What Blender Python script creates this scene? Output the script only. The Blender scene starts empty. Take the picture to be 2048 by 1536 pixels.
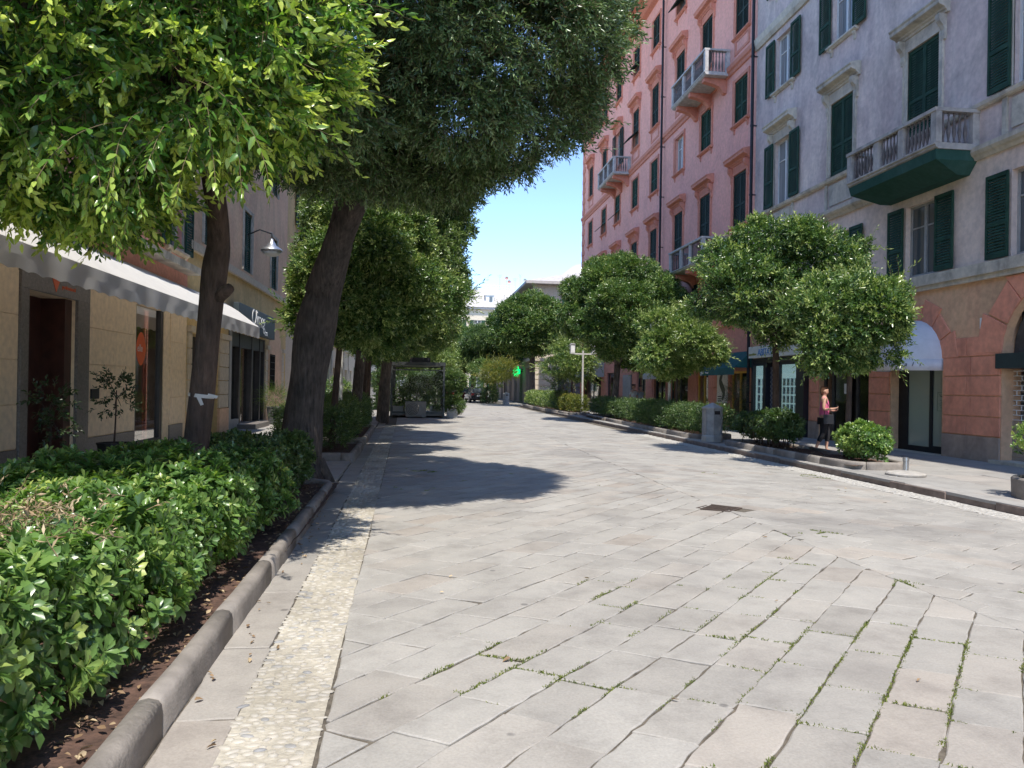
import bpy, bmesh, math, random
import numpy as np
from mathutils import Vector, Matrix, Euler

random.seed(7)
RNG = np.random.default_rng(11)
PI = math.pi
R_ = math.radians
scene = bpy.context.scene
COL = scene.collection

# ------------------------------------------------------------------ helpers
def link(o):
    COL.objects.link(o)
    return o

def tag(o, label=None, cat=None, group=None, kind=None):
    if label: o['label'] = label
    if cat: o['category'] = cat
    if group: o['group'] = group
    if kind: o['kind'] = kind
    return o

def thing(name, loc, label, cat, group=None, rz=0.0):
    o = link(bpy.data.objects.new(name, None))
    o.empty_display_size = 0.1
    o.location = loc
    o.rotation_euler = (0, 0, rz)
    return tag(o, label, cat, group)

class MB:
    """collects shapes, then becomes ONE mesh object"""
    def __init__(s):
        s.v = []; s.f = []; s.m = []; s.mi = 0
    def add(s, vs, fs):
        b = len(s.v)
        s.v.extend([tuple(p) for p in vs])
        for f in fs:
            s.f.append([b + i for i in f]); s.m.append(s.mi)
        return s
    def box(s, x0, x1, y0, y1, z0, z1):
        vs = [(x0,y0,z0),(x1,y0,z0),(x1,y1,z0),(x0,y1,z0),(x0,y0,z1),(x1,y0,z1),(x1,y1,z1),(x0,y1,z1)]
        return s.add(vs, [(0,3,2,1),(4,5,6,7),(0,1,5,4),(1,2,6,5),(2,3,7,6),(3,0,4,7)])
    def quad(s, a, b, c, d):
        return s.add([a,b,c,d], [(0,1,2,3)])
    def prism(s, pts, axis, a0, a1):
        """extrude a closed polygon (2-D pts) along axis 0/1/2"""
        n = len(pts)
        def mk(p, a):
            if axis == 0: return (a, p[0], p[1])
            if axis == 1: return (p[0], a, p[1])
            return (p[0], p[1], a)
        vs = [mk(p, a0) for p in pts] + [mk(p, a1) for p in pts]
        fs = [tuple(range(n))[::-1], tuple(range(n, 2*n))]
        for i in range(n):
            j = (i+1) % n
            fs.append((i, j, n+j, n+i))
        return s.add(vs, fs)
    def tube(s, pts, rad, n=8, cap=True, squash=1.0):
        pts = [Vector(p) for p in pts]
        if not hasattr(rad, '__len__'): rad = [rad]*len(pts)
        b = len(s.v); fs = []
        prev = None
        for i, p in enumerate(pts):
            d = (pts[min(i+1, len(pts)-1)] - pts[max(i-1, 0)])
            if d.length < 1e-9: d = Vector((0,0,1))
            d.normalize()
            if prev is None:
                a = d.orthogonal().normalized()
                if abs(d.z) > .9: a = Vector((1,0,0)) - d*d.x; a.normalize()
            else:
                a = prev - d*prev.dot(d); a.normalize()
            prev = a
            c = d.cross(a)
            for k in range(n):
                t = 2*PI*k/n
                s.v.append(tuple(p + (a*math.cos(t) + c*math.sin(t)*squash)*rad[i]))
        for i in range(len(pts)-1):
            for k in range(n):
                k2 = (k+1) % n
                s.f.append([b+i*n+k, b+i*n+k2, b+(i+1)*n+k2, b+(i+1)*n+k]); s.m.append(s.mi)
        if cap:
            s.f.append([b+k for k in range(n)][::-1]); s.m.append(s.mi)
            e = b+(len(pts)-1)*n
            s.f.append([e+k for k in range(n)]); s.m.append(s.mi)
        return s
    def lathe(s, prof, c=(0,0,0), n=16, cap=True, rot=0.0):
        b = len(s.v)
        for (r, z) in prof:
            for k in range(n):
                t = 2*PI*k/n + rot
                s.v.append((c[0]+r*math.cos(t), c[1]+r*math.sin(t), c[2]+z))
        for i in range(len(prof)-1):
            for k in range(n):
                k2 = (k+1) % n
                s.f.append([b+i*n+k, b+i*n+k2, b+(i+1)*n+k2, b+(i+1)*n+k]); s.m.append(s.mi)
        if cap:
            s.f.append([b+k for k in range(n)][::-1]); s.m.append(s.mi)
            e = b+(len(prof)-1)*n
            s.f.append([e+k for k in range(n)]); s.m.append(s.mi)
        return s
    def mesh(s, name, mats, off=(0,0,0), recalc=True, smooth=False):
        me = bpy.data.meshes.new(name)
        if off != (0,0,0):
            vs = [(p[0]-off[0], p[1]-off[1], p[2]-off[2]) for p in s.v]
        else: vs = s.v
        me.from_pydata(vs, [], s.f)
        if not isinstance(mats, (list, tuple)): mats = [mats]
        for m in mats: me.materials.append(m)
        if any(s.m): me.polygons.foreach_set('material_index', s.m)
        if recalc:
            bm = bmesh.new(); bm.from_mesh(me)
            bmesh.ops.recalc_face_normals(bm, faces=bm.faces[:])
            bm.to_mesh(me); bm.free()
        if smooth:
            me.polygons.foreach_set('use_smooth', [True]*len(me.polygons))
        me.update()
        return me
    def build(s, name, mats, parent=None, world=True, smooth=False, recalc=True, bevel=0, loc=None):
        """world=True: verts are in world space, parent's location is taken off"""
        off = (0,0,0)
        if parent is not None and world:
            L = Vector((0,0,0)); q = parent
            while q is not None: L += q.location; q = q.parent
            off = tuple(L)
        o = link(bpy.data.objects.new(name, s.mesh(name, mats, off, recalc, smooth)))
        if parent is not None: o.parent = parent
        if loc is not None: o.location = loc
        if bevel:
            md = o.modifiers.new('bevel', 'BEVEL'); md.width = bevel; md.segments = 2; md.limit_method = 'ANGLE'
        return o

def inst(name, me, parent, loc, rz=0.0):
    o = link(bpy.data.objects.new(name, me))
    o.parent = parent; o.location = loc; o.rotation_euler = (0,0,rz)
    return o

def copy_tree(o, parent=None):
    c = o.copy(); link(c); c.parent = parent
    for ch in list(o.children): copy_tree(ch, c)
    return c

def np_mesh(name, V, T, mats, attrs=None, mat_idx=None, smooth=True):
    """triangle mesh from numpy arrays"""
    me = bpy.data.meshes.new(name)
    n = len(V); t = len(T)
    me.vertices.add(n); me.vertices.foreach_set('co', np.asarray(V, dtype=np.float32).ravel())
    me.loops.add(3*t); me.loops.foreach_set('vertex_index', np.asarray(T, dtype=np.int32).ravel())
    me.polygons.add(t)
    me.polygons.foreach_set('loop_start', np.arange(0, 3*t, 3, dtype=np.int32))
    me.polygons.foreach_set('loop_total', np.full(t, 3, dtype=np.int32))
    if mat_idx is not None: me.polygons.foreach_set('material_index', np.asarray(mat_idx, dtype=np.int32))
    if smooth: me.polygons.foreach_set('use_smooth', np.ones(t, dtype=bool))
    for k, a in (attrs or {}).items():
        at = me.attributes.new(k, 'FLOAT', 'POINT')
        at.data.foreach_set('value', np.asarray(a, dtype=np.float32))
    for m in mats: me.materials.append(m)
    me.update(calc_edges=True)
    return me

# ------------------------------------------------------------------ materials
def nt(name):
    m = bpy.data.materials.new(name); m.use_nodes = True
    t = m.node_tree; b = t.nodes['Principled BSDF']
    return m, t, b
def N(t, ty, **kw):
    n = t.nodes.new(ty)
    for k, v in kw.items():
        if k in n.inputs: n.inputs[k].default_value = v
        else: setattr(n, k, v)
    return n
def L(t, a, b): t.links.new(a, b)
def c4(c): return (c[0], c[1], c[2], 1.0)
def ramp(t, stops):
    r = t.nodes.new('ShaderNodeValToRGB')
    e = r.color_ramp.elements
    while len(e) < len(stops): e.new(.5)
    for i, (p, c) in enumerate(stops):
        e[i].position = p; e[i].color = c4(c)
    return r
def coords(t, scale=(1,1,1)):
    tc = N(t, 'ShaderNodeTexCoord'); mp = N(t, 'ShaderNodeMapping')
    mp.inputs['Scale'].default_value = scale
    L(t, tc.outputs['Object'], mp.inputs['Vector'])
    return mp.outputs['Vector']
def geo_pos(t, scale=(1,1,1)):
    g = N(t, 'ShaderNodeNewGeometry'); mp = N(t, 'ShaderNodeMapping')
    mp.inputs['Scale'].default_value = scale
    L(t, g.outputs['Position'], mp.inputs['Vector'])
    return mp.outputs['Vector']

def mat_plain(name, col, rough=.6, metal=0.0, var=.12, scale=6.0, bump=0.0, bscale=60.0, spec=.5):
    """one colour with soft noise variation and a little bump"""
    m, t, b = nt(name)
    p = geo_pos(t)
    n = N(t, 'ShaderNodeTexNoise', Scale=scale, Detail=5.0, Roughness=.6)
    L(t, p, n.inputs['Vector'])
    lo = [max(0, c*(1-var)) for c in col]; hi = [min(1, c*(1+var)) for c in col]
    r = ramp(t, [(.3, lo), (.7, hi)])
    L(t, n.outputs['Fac'], r.inputs['Fac']); L(t, r.outputs['Color'], b.inputs['Base Color'])
    b.inputs['Roughness'].default_value = rough; b.inputs['Metallic'].default_value = metal
    b.inputs['Specular IOR Level'].default_value = spec
    if bump:
        n2 = N(t, 'ShaderNodeTexNoise', Scale=bscale, Detail=4.0)
        L(t, p, n2.inputs['Vector'])
        bp = N(t, 'ShaderNodeBump', Strength=bump, Distance=.02)
        L(t, n2.outputs['Fac'], bp.inputs['Height']); L(t, bp.outputs['Normal'], b.inputs['Normal'])
    return m

def mat_plaster(name, col, stain, amount=.5, streak=.5, bump=.15):
    """weathered wall paint: broad blotches, vertical rain streaks, fine grain"""
    m, t, b = nt(name)
    p = geo_pos(t)
    n1 = N(t, 'ShaderNodeTexNoise', Scale=.55, Detail=8.0, Roughness=.62); L(t, p, n1.inputs['Vector'])
    ps = geo_pos(t, (3.2, 3.2, .22))
    n2 = N(t, 'ShaderNodeTexNoise', Scale=1.0, Detail=6.0, Roughness=.6); L(t, ps, n2.inputs['Vector'])
    n3 = N(t, 'ShaderNodeTexNoise', Scale=9.0, Detail=6.0); L(t, p, n3.inputs['Vector'])
    r1 = ramp(t, [(.42, (0,0,0)), (.72, (1,1,1))]); L(t, n1.outputs['Fac'], r1.inputs['Fac'])
    r2 = ramp(t, [(.48, (0,0,0)), (.75, (1,1,1))]); L(t, n2.outputs['Fac'], r2.inputs['Fac'])
    a1 = N(t, 'ShaderNodeMath', operation='MULTIPLY'); a1.inputs[1].default_value = amount
    L(t, r1.outputs['Color'], a1.inputs[0])
    a2 = N(t, 'ShaderNodeMath', operation='MULTIPLY_ADD'); a2.inputs[1].default_value = streak
    L(t, r2.outputs['Color'], a2.inputs[0]); L(t, a1.outputs[0], a2.inputs[2])
    cl = N(t, 'ShaderNodeClamp'); L(t, a2.outputs[0], cl.inputs['Value'])
    mx = N(t, 'ShaderNodeMix', data_type='RGBA')
    mx.inputs['A'].default_value = c4(col); mx.inputs['B'].default_value = c4(stain)
    L(t, cl.outputs[0], mx.inputs['Factor'])
    r3 = ramp(t, [(.3, (.86,.86,.86)), (.7, (1.08,1.08,1.08))]); L(t, n3.outputs['Fac'], r3.inputs['Fac'])
    mm = N(t, 'ShaderNodeMix', data_type='RGBA', blend_type='MULTIPLY'); mm.inputs['Factor'].default_value = 1
    L(t, mx.outputs['Result'], mm.inputs['A']); L(t, r3.outputs['Color'], mm.inputs['B'])
    L(t, mm.outputs['Result'], b.inputs['Base Color'])
    b.inputs['Roughness'].default_value = .9; b.inputs['Specular IOR Level'].default_value = .2
    nb = N(t, 'ShaderNodeTexNoise', Scale=35.0, Detail=6.0); L(t, p, nb.inputs['Vector'])
    bp = N(t, 'ShaderNodeBump', Strength=bump, Distance=.02)
    L(t, nb.outputs['Fac'], bp.inputs['Height']); L(t, bp.outputs['Normal'], b.inputs['Normal'])
    return m

def mat_leaf(name, dark, mid, light, trans=.3, rough=.4, tcol=None, spec=.5):
    """leaf blades: colour by the 'tone' attribute each leaf carries, light passes through"""
    m, t, b = nt(name)
    at = N(t, 'ShaderNodeAttribute', attribute_name='tone')
    r = ramp(t, [(0.0, dark), (.5, mid), (1.0, light)])
    L(t, at.outputs['Fac'], r.inputs['Fac'])
    L(t, r.outputs['Color'], b.inputs['Base Color'])
    b.inputs['Roughness'].default_value = rough
    b.inputs['Specular IOR Level'].default_value = spec
    tr = N(t, 'ShaderNodeBsdfTranslucent')
    mul = N(t, 'ShaderNodeMix', data_type='RGBA', blend_type='MULTIPLY'); mul.inputs['Factor'].default_value = 1
    mul.inputs['B'].default_value = c4(tcol or (1.7, 2.0, .7))
    L(t, r.outputs['Color'], mul.inputs['A']); L(t, mul.outputs['Result'], tr.inputs['Color'])
    mx = N(t, 'ShaderNodeMixShader'); mx.inputs['Fac'].default_value = trans
    L(t, b.outputs[0], mx.inputs[1]); L(t, tr.outputs[0], mx.inputs[2])
    out = [n for n in t.nodes if n.type == 'OUTPUT_MATERIAL'][0]
    L(t, mx.outputs[0], out.inputs['Surface'])
    return m

def mat_bark(name, c0, c1):
    m, t, b = nt(name)
    p = geo_pos(t, (1, 1, .18))
    n = N(t, 'ShaderNodeTexNoise', Scale=26.0, Detail=8.0, Roughness=.65); L(t, p, n.inputs['Vector'])
    r = ramp(t, [(.3, c0), (.7, c1)]); L(t, n.outputs['Fac'], r.inputs['Fac'])
    p2 = geo_pos(t)
    n2 = N(t, 'ShaderNodeTexNoise', Scale=3.0, Detail=6.0); L(t, p2, n2.inputs['Vector'])
    r2 = ramp(t, [(.35, (.7,.7,.7)), (.7, (1.25,1.2,1.15))]); L(t, n2.outputs['Fac'], r2.inputs['Fac'])
    mm = N(t, 'ShaderNodeMix', data_type='RGBA', blend_type='MULTIPLY'); mm.inputs['Factor'].default_value = 1
    L(t, r.outputs['Color'], mm.inputs['A']); L(t, r2.outputs['Color'], mm.inputs['B'])
    L(t, mm.outputs['Result'], b.inputs['Base Color'])
    b.inputs['Roughness'].default_value = .95
    bp = N(t, 'ShaderNodeBump', Strength=1.0, Distance=.06)
    L(t, n.outputs['Fac'], bp.inputs['Height']); L(t, bp.outputs['Normal'], b.inputs['Normal'])
    return m

def mat_glass(name, tint=(.03,.035,.035), refl=.12, clear=.75):
    """window glass: mostly see-through, with a mirror-like coat"""
    m, t, b = nt(name)
    out = [n for n in t.nodes if n.type == 'OUTPUT_MATERIAL'][0]
    tr = N(t, 'ShaderNodeBsdfTransparent'); tr.inputs['Color'].default_value = c4([clear]*3)
    gl = N(t, 'ShaderNodeBsdfGlossy'); gl.inputs['Roughness'].default_value = .03
    fr = N(t, 'ShaderNodeLayerWeight', Blend=.5)
    pw = N(t, 'ShaderNodeMath', operation='POWER'); pw.inputs[1].default_value = 5.0; L(t, fr.outputs['Facing'], pw.inputs[0])
    ad = N(t, 'ShaderNodeMath', operation='MULTIPLY_ADD'); ad.inputs[1].default_value = .92; ad.inputs[2].default_value = .05+refl
    L(t, pw.outputs[0], ad.inputs[0])
    cl = N(t, 'ShaderNodeClamp'); L(t, ad.outputs[0], cl.inputs['Value'])
    mx = N(t, 'ShaderNodeMixShader'); L(t, cl.outputs[0], mx.inputs['Fac'])
    L(t, tr.outputs[0], mx.inputs[1]); L(t, gl.outputs[0], mx.inputs[2])
    L(t, mx.outputs[0], out.inputs['Surface'])
    return m

def mat_paving(name, cols, bump=.25, joint=None):
    """stone: per-slab tone/warm attributes, grain, gum spots, stains"""
    m, t, b = nt(name)
    p = geo_pos(t)
    at = N(t, 'ShaderNodeAttribute', attribute_name='tone')
    aw = N(t, 'ShaderNodeAttribute', attribute_name='warm')
    r = ramp(t, [(0, cols[0]), (.5, cols[1]), (1, cols[2])]); L(t, at.outputs['Fac'], r.inputs['Fac'])
    mw = N(t, 'ShaderNodeMix', data_type='RGBA', blend_type='MULTIPLY')
    mw.inputs['B'].default_value = (1.08, .96, .88, 1); L(t, aw.outputs['Fac'], mw.inputs['Factor'])
    L(t, r.outputs['Color'], mw.inputs['A'])
    n1 = N(t, 'ShaderNodeTexNoise', Scale=2.3, Detail=9.0, Roughness=.68); L(t, p, n1.inputs['Vector'])
    r1 = ramp(t, [(.28, (.70,.69,.69)), (.5, (.97,.97,.97)), (.75, (1.12,1.11,1.10))]); L(t, n1.outputs['Fac'], r1.inputs['Fac'])
    m1 = N(t, 'ShaderNodeMix', data_type='RGBA', blend_type='MULTIPLY'); m1.inputs['Factor'].default_value = .9
    L(t, mw.outputs['Result'], m1.inputs['A']); L(t, r1.outputs['Color'], m1.inputs['B'])
    n2 = N(t, 'ShaderNodeTexNoise', Scale=70.0, Detail=6.0, Roughness=.7); L(t, p, n2.inputs['Vector'])
    r2 = ramp(t, [(.3, (.80,.80,.80)), (.7, (1.1,1.1,1.1))]); L(t, n2.outputs['Fac'], r2.inputs['Fac'])
    m2 = N(t, 'ShaderNodeMix', data_type='RGBA', blend_type='MULTIPLY'); m2.inputs['Factor'].default_value = .8
    L(t, m1.outputs['Result'], m2.inputs['A']); L(t, r2.outputs['Color'], m2.inputs['B'])
    n5 = N(t, 'ShaderNodeTexNoise', Scale=.42, Detail=7.0, Roughness=.62, Distortion=.6); L(t, p, n5.inputs['Vector'])
    r5 = ramp(t, [(.30, (.74,.735,.745)), (.46, (.97,.97,.97)), (.7, (1.05,1.05,1.04))]); L(t, n5.outputs['Fac'], r5.inputs['Fac'])
    m5 = N(t, 'ShaderNodeMix', data_type='RGBA', blend_type='MULTIPLY'); m5.inputs['Factor'].default_value = 1
    L(t, m2.outputs['Result'], m5.inputs['A']); L(t, r5.outputs['Color'], m5.inputs['B']); m2 = m5
    # gum spots
    vo = N(t, 'ShaderNodeTexVoronoi', Scale=1.7, feature='F1'); L(t, p, vo.inputs['Vector'])
    r3 = ramp(t, [(.035, (.5,.5,.52)), (.055, (1,1,1))]); L(t, vo.outputs['Distance'], r3.inputs['Fac'])
    m3 = N(t, 'ShaderNodeMix', data_type='RGBA', blend_type='MULTIPLY'); m3.inputs['Factor'].default_value = .85
    L(t, m2.outputs['Result'], m3.inputs['A']); L(t, r3.outputs['Color'], m3.inputs['B'])
    L(t, m3.outputs['Result'], b.inputs['Base Color'])
    b.inputs['Roughness'].default_value = .8; b.inputs['Specular IOR Level'].default_value = .3
    nb = N(t, 'ShaderNodeTexNoise', Scale=28.0, Detail=8.0, Roughness=.65); L(t, p, nb.inputs['Vector'])
    bp = N(t, 'ShaderNodeBump', Strength=bump, Distance=.02)
    L(t, nb.outputs['Fac'], bp.inputs['Height']); L(t, bp.outputs['Normal'], b.inputs['Normal'])
    return m

M = {}
M['slab'] = mat_paving('paving_stone', [(.295,.28,.255), (.345,.33,.302), (.385,.37,.34)])
M['pave'] = mat_paving('pavement_stone', [(.285,.275,.262), (.33,.32,.302), (.37,.355,.335)], .12)
M['bed'] = mat_plain('joint_earth', (.10,.085,.065), .95, var=.5, scale=14, bump=.5, bscale=40)
M['ground'] = mat_plain('street_ground', (.34,.33,.31), .9, var=.2, scale=1.2, bump=.2)
M['pebble'] = mat_plain('river_pebbles', (.52,.50,.44), .7, var=.38, scale=22, bump=.15)
M['mortar'] = mat_plain('pebble_mortar', (.43,.40,.335), .95, var=.22, scale=18, bump=.5, bscale=50)
M['kerb'] = mat_plain('concrete_kerb', (.235,.21,.185), .85, var=.3, scale=3.5, bump=.3, bscale=45)
M['kerb'].name = 'concrete_kerb'
M['kerb_dark'] = mat_plain('weathered_kerb', (.20,.155,.13), .9, var=.3, scale=5, bump=.4, bscale=30)
M['soil'] = mat_plain('planter_soil', (.085,.048,.034), .98, var=.5, scale=18, bump=.8, bscale=35)
M['bark_dark'] = mat_bark('bark_holm_oak', (.036,.031,.029), (.15,.128,.115))
M['bark'] = mat_bark('bark_brown', (.05,.034,.027), (.135,.095,.075))
M['bark_far'] = mat_bark('bark_grey_brown', (.035,.027,.022), (.095,.072,.056))
M['leaf_privet'] = mat_leaf('leaf_privet', (.022,.060,.018), (.092,.205,.038), (.54,.62,.13), .26, .28)  # palest end is shoot-tip colour with sunlit highlights put into it
M['leaf_oak'] = mat_leaf('leaf_holm_oak', (.024,.052,.022), (.066,.122,.044), (.23,.31,.13), .14, .32)
M['leaf_top'] = mat_leaf('leaf_topiary', (.026,.060,.020), (.088,.16,.042), (.34,.40,.13), .2, .27)
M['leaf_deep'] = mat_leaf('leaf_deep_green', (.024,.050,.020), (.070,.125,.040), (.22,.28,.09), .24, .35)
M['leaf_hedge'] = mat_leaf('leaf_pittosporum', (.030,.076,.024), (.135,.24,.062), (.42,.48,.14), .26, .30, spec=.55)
M['leaf_gold'] = mat_leaf('leaf_golden', (.06,.09,.02), (.15,.17,.03), (.32,.26,.05), .3)
M['leaf_olive'] = mat_leaf('leaf_olive', (.06,.06,.035), (.11,.11,.06), (.18,.17,.10), .2)
M['leaf_pot'] = mat_leaf('leaf_potted', (.018,.035,.014), (.035,.065,.022), (.09,.12,.04), .2)
M['leaf_fern'] = mat_leaf('leaf_fern', (.06,.12,.02), (.12,.22,.03), (.22,.33,.05), .35)
M['stem'] = mat_plain('twig', (.16,.12,.06), .8, var=.3)
M['dry'] = mat_leaf('dry_leaf', (.14,.08,.04), (.30,.20,.11), (.50,.40,.25), .15, .7, (1.2,1.1,.8))
M['weed'] = mat_leaf('weed_blades', (.07,.11,.02), (.15,.19,.035), (.28,.28,.07), .3, .6)

# ------------------------------------------------------------------ foliage library
def leaf_np(Ln, W, hero=False, fold=.25, droop=.12, obov=False):
    """one blade, base at origin, along +Y, face up +Z -> verts, tris"""
    if hero:
        y1, y2, w1, w2 = (.32, .66, .46, .40) if not obov else (.40, .78, .30, .50)
        V = [(0,0,0), (0,y1,-.02), (0,y2,-.05-droop*.3), (0,1,-.08-droop),
             (-w1*W/Ln,y1-.03,fold*w1*W/Ln), (-w2*W/Ln,y2-.02,fold*w2*W/Ln-.05-droop*.3),
             (w1*W/Ln,y1-.03,fold*w1*W/Ln), (w2*W/Ln,y2-.02,fold*w2*W/Ln-.05-droop*.3)]
        T = [(0,1,4),(4,1,2),(4,2,5),(5,2,3),(0,6,1),(6,2,1),(6,7,2),(7,3,2)]
        if obov:
            T = T
    else:
        yy = .5 if not obov else .66
        V = [(0,0,0), (-.5*W/Ln,yy,fold*.5*W/Ln), (0,1,-droop), (.5*W/Ln,yy,fold*.5*W/Ln)]
        T = [(0,2,1),(0,3,2)]
    return np.array(V)*Ln, np.array(T)

def rot_axis(a, ang):
    a = np.asarray(a, float); a = a/np.linalg.norm(a)
    K = np.array([[0,-a[2],a[1]],[a[2],0,-a[0]],[-a[1],a[0],0]])
    return np.eye(3) + math.sin(ang)*K + (1-math.cos(ang))*K@K

def frame(d, roll):
    """3x3 whose columns are x,y,z with y along d"""
    d = d/np.linalg.norm(d)
    up = np.array([0,0,1.]) if abs(d[2]) < .95 else np.array([1.,0,0])
    x = np.cross(d, up); x /= np.linalg.norm(x); z = np.cross(x, d)
    c, s = math.cos(roll), math.sin(roll)
    return np.stack([x*c+z*s, d, -x*s+z*c], 1)

def make_sprig(rng, n=11, length=.26, leaf=(.085,.03), hero=False, ang=55, stem=True, tip_tone=.3, obov=False, curve=.15):
    """a shoot along +Y with n leaves set around it"""
    Vs, Ts, To, Mi = [], [], [], []; off = 0
    for i in range(n):
        f = (i+.6)/n
        y = f*length
        ax = np.array([0, y, -curve*length*f*f])
        az = i*2.4 + rng.normal(0,.3)
        a = R_(ang*(1-.45*f) + rng.normal(0,9))
        d = np.array([math.sin(a)*math.cos(az), math.cos(a), math.sin(a)*math.sin(az)*.75])
        s = (1-.35*f*f)*rng.uniform(.75,1.12)
        v, t = leaf_np(leaf[0]*s, leaf[1]*s, hero, rng.uniform(.1,.5), rng.uniform(.02,.2), obov)
        Fm = frame(d, rng.normal(0,.6))
        Vs.append(v@Fm.T + ax); Ts.append(t+off); off += len(v)
        To.append(np.full(len(v), tip_tone*f + rng.normal(0,.06))); Mi += [0]*len(t)
    if stem:
        r = .0018 if hero else .0025
        v = []
        for f in (0,.5,1):
            for k in range(3):
                t = 2*PI*k/3
                v.append((r*math.cos(t)*(1.2-f*.8), f*length-.02, -curve*length*f*f + r*math.sin(t)*(1.2-f*.8)))
        tt = []
        for i in range(2):
            for k in range(3):
                k2 = (k+1)%3
                tt += [(i*3+k, i*3+k2, i*3+3+k2), (i*3+k, i*3+3+k2, i*3+3+k)]
        Vs.append(np.array(v)); Ts.append(np.array(tt)+off); To.append(np.full(9,.4)); Mi += [1]*len(tt)
    return np.concatenate(Vs), np.concatenate(Ts), np.concatenate(To), np.array(Mi)

def make_rosette(rng, n=11, leaf=(.075,.03), hero=True, tone=0.0):
    """a whorl of obovate leaves opening upward round +Y"""
    Vs, Ts, To, Mi = [], [], [], []; off = 0
    for i in range(n):
        az = i*2.4 + rng.normal(0,.2)
        f = i/n
        a = R_(85 - 60*f + rng.normal(0,8))
        d = np.array([math.sin(a)*math.cos(az), math.cos(a), math.sin(a)*math.sin(az)])
        s = (1-.45*f)*rng.uniform(.85,1.15)
        v, t = leaf_np(leaf[0]*s, leaf[1]*s, hero, rng.uniform(.15,.45), rng.uniform(-.05,.18), True)
        Fm = frame(d, 0)
        # keep the blade's upper face towards the shoot tip
        z = Fm[:,2]
        want = np.array([-d[0]*d[1], 1-d[1]*d[1], -d[2]*d[1]]); want /= (np.linalg.norm(want)+1e-9)
        x = np.cross(d, want)
        Fm = np.stack([x, d, want], 1)
        Vs.append(v@Fm.T + np.array([0,.03*f,0])); Ts.append(t+off); off += len(v)
        To.append(np.full(len(v), tone + .22*f + rng.normal(0,.06))); Mi += [0]*len(t)
    return np.concatenate(Vs), np.concatenate(Ts), np.concatenate(To), np.array(Mi)

def scatter(temps, P, D, S, tone, rng, roll=True):
    """put templates at points P with their +Y along D -> arrays"""
    P = np.asarray(P); D = np.asarray(D); n = len(P)
    D = D/np.linalg.norm(D, axis=1, keepdims=True)
    up = np.tile([0,0,1.], (n,1)); up[np.abs(D[:,2])>.95] = [1.,0,0]
    X = np.cross(D, up); X /= np.linalg.norm(X, axis=1, keepdims=True); Z = np.cross(X, D)
    a = rng.uniform(0, 2*PI, n) if roll else rng.normal(0,.4,n)
    c, s = np.cos(a)[:,None], np.sin(a)[:,None]
    X, Z = X*c+Z*s, -X*s+Z*c
    which = rng.integers(0, len(temps), n)
    Vo, To, Ao, Mo = [], [], [], []; off = 0
    for w, (v, t, to, mi) in enumerate(temps):
        I = np.where(which == w)[0]
        if not len(I): continue
        B = np.stack([X[I], D[I], Z[I]], 2)                     # n,3,3 columns
        VV = np.einsum('nij,kj->nki', B, v)*S[I][:,None,None] + P[I][:,None,:]
        TT = t[None] + (np.arange(len(I))*len(v))[:,None,None] + off
        Vo.append(VV.reshape(-1,3)); To.append(TT.reshape(-1,3))
        Ao.append((to[None] + tone[I][:,None]).ravel()); Mo.append(np.tile(mi, len(I)))
        off += len(I)*len(v)
    return np.concatenate(Vo), np.concatenate(To), np.concatenate(Ao), np.concatenate(Mo)

def join_np(parts):
    V, T, A, Mi = [], [], [], []; off = 0
    for v, t, a, m in parts:
        V.append(v); T.append(t+off); A.append(a); Mi.append(m); off += len(v)
    return np.concatenate(V), np.concatenate(T), np.concatenate(A), np.concatenate(Mi)

class Noise3:
    """cheap smooth noise in -1..1"""
    def __init__(s, seed, f):
        r = np.random.default_rng(seed)
        s.k = r.normal(0, f, (7,3)); s.p = r.uniform(0, 2*PI, 7)
    def __call__(s, P):
        return np.sin(np.asarray(P)@s.k.T + s.p).sum(-1)/3.2

def crown_points(lumps, dens, rng, depth=.25, rough=.12, hole=.0, seed=0, clump=.35, inner=.35):
    """points and outward directions in the outer shell of a union of ellipsoids"""
    Ps, Ds, Ws = [], [], []
    nz = Noise3(seed+1, 2.2); nh = Noise3(seed+2, 1.8); nc = Noise3(seed+3, 5.0)
    for li, (c, r) in enumerate(lumps):
        c = np.array(c, float); r = np.array(r, float)
        p = 1.6; area = 4*PI*(((r[0]*r[1])**p+(r[0]*r[2])**p+(r[1]*r[2])**p)/3)**(1/p)
        n = int(area*dens*1.5)
        d = rng.normal(0,1,(n,3)); d /= np.linalg.norm(d, axis=1, keepdims=True)
        # even out over the ellipsoid surface
        w = np.linalg.norm(d/r, axis=1); w = w*r.min()
        keep = rng.uniform(0,1,n) < np.clip(w/w.max()*1.2, .25, 1)
        d = d[keep]; n = len(d)
        rho = 1 - np.abs(rng.normal(0, depth, n))
        rho = np.clip(rho, inner, 1.0)
        base = c + d*r
        rho = rho*(1 + rough*nz(base*1.3))
        cl = nc(base)
        rho = rho*(1 + clump*.22*cl)
        P = c + d*r*rho[:,None]
        nrm = d/r; nrm /= np.linalg.norm(nrm, axis=1, keepdims=True)
        ok = np.ones(n, bool)
        for lj, (c2, r2) in enumerate(lumps):
            if lj == li: continue
            q = (P-np.array(c2))/np.array(r2)
            ok &= (q*q).sum(1) > .55
        if hole > 0:
            ok &= nh(P) > -1.0 + hole
        # thin out between clumps
        ok &= rng.uniform(0,1,n) < np.clip(.62 + .5*cl, .12, 1)
        Ps.append(P[ok]); Ds.append(nrm[ok]); Ws.append(cl[ok])
    return np.concatenate(Ps), np.concatenate(Ds), np.concatenate(Ws)

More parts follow.
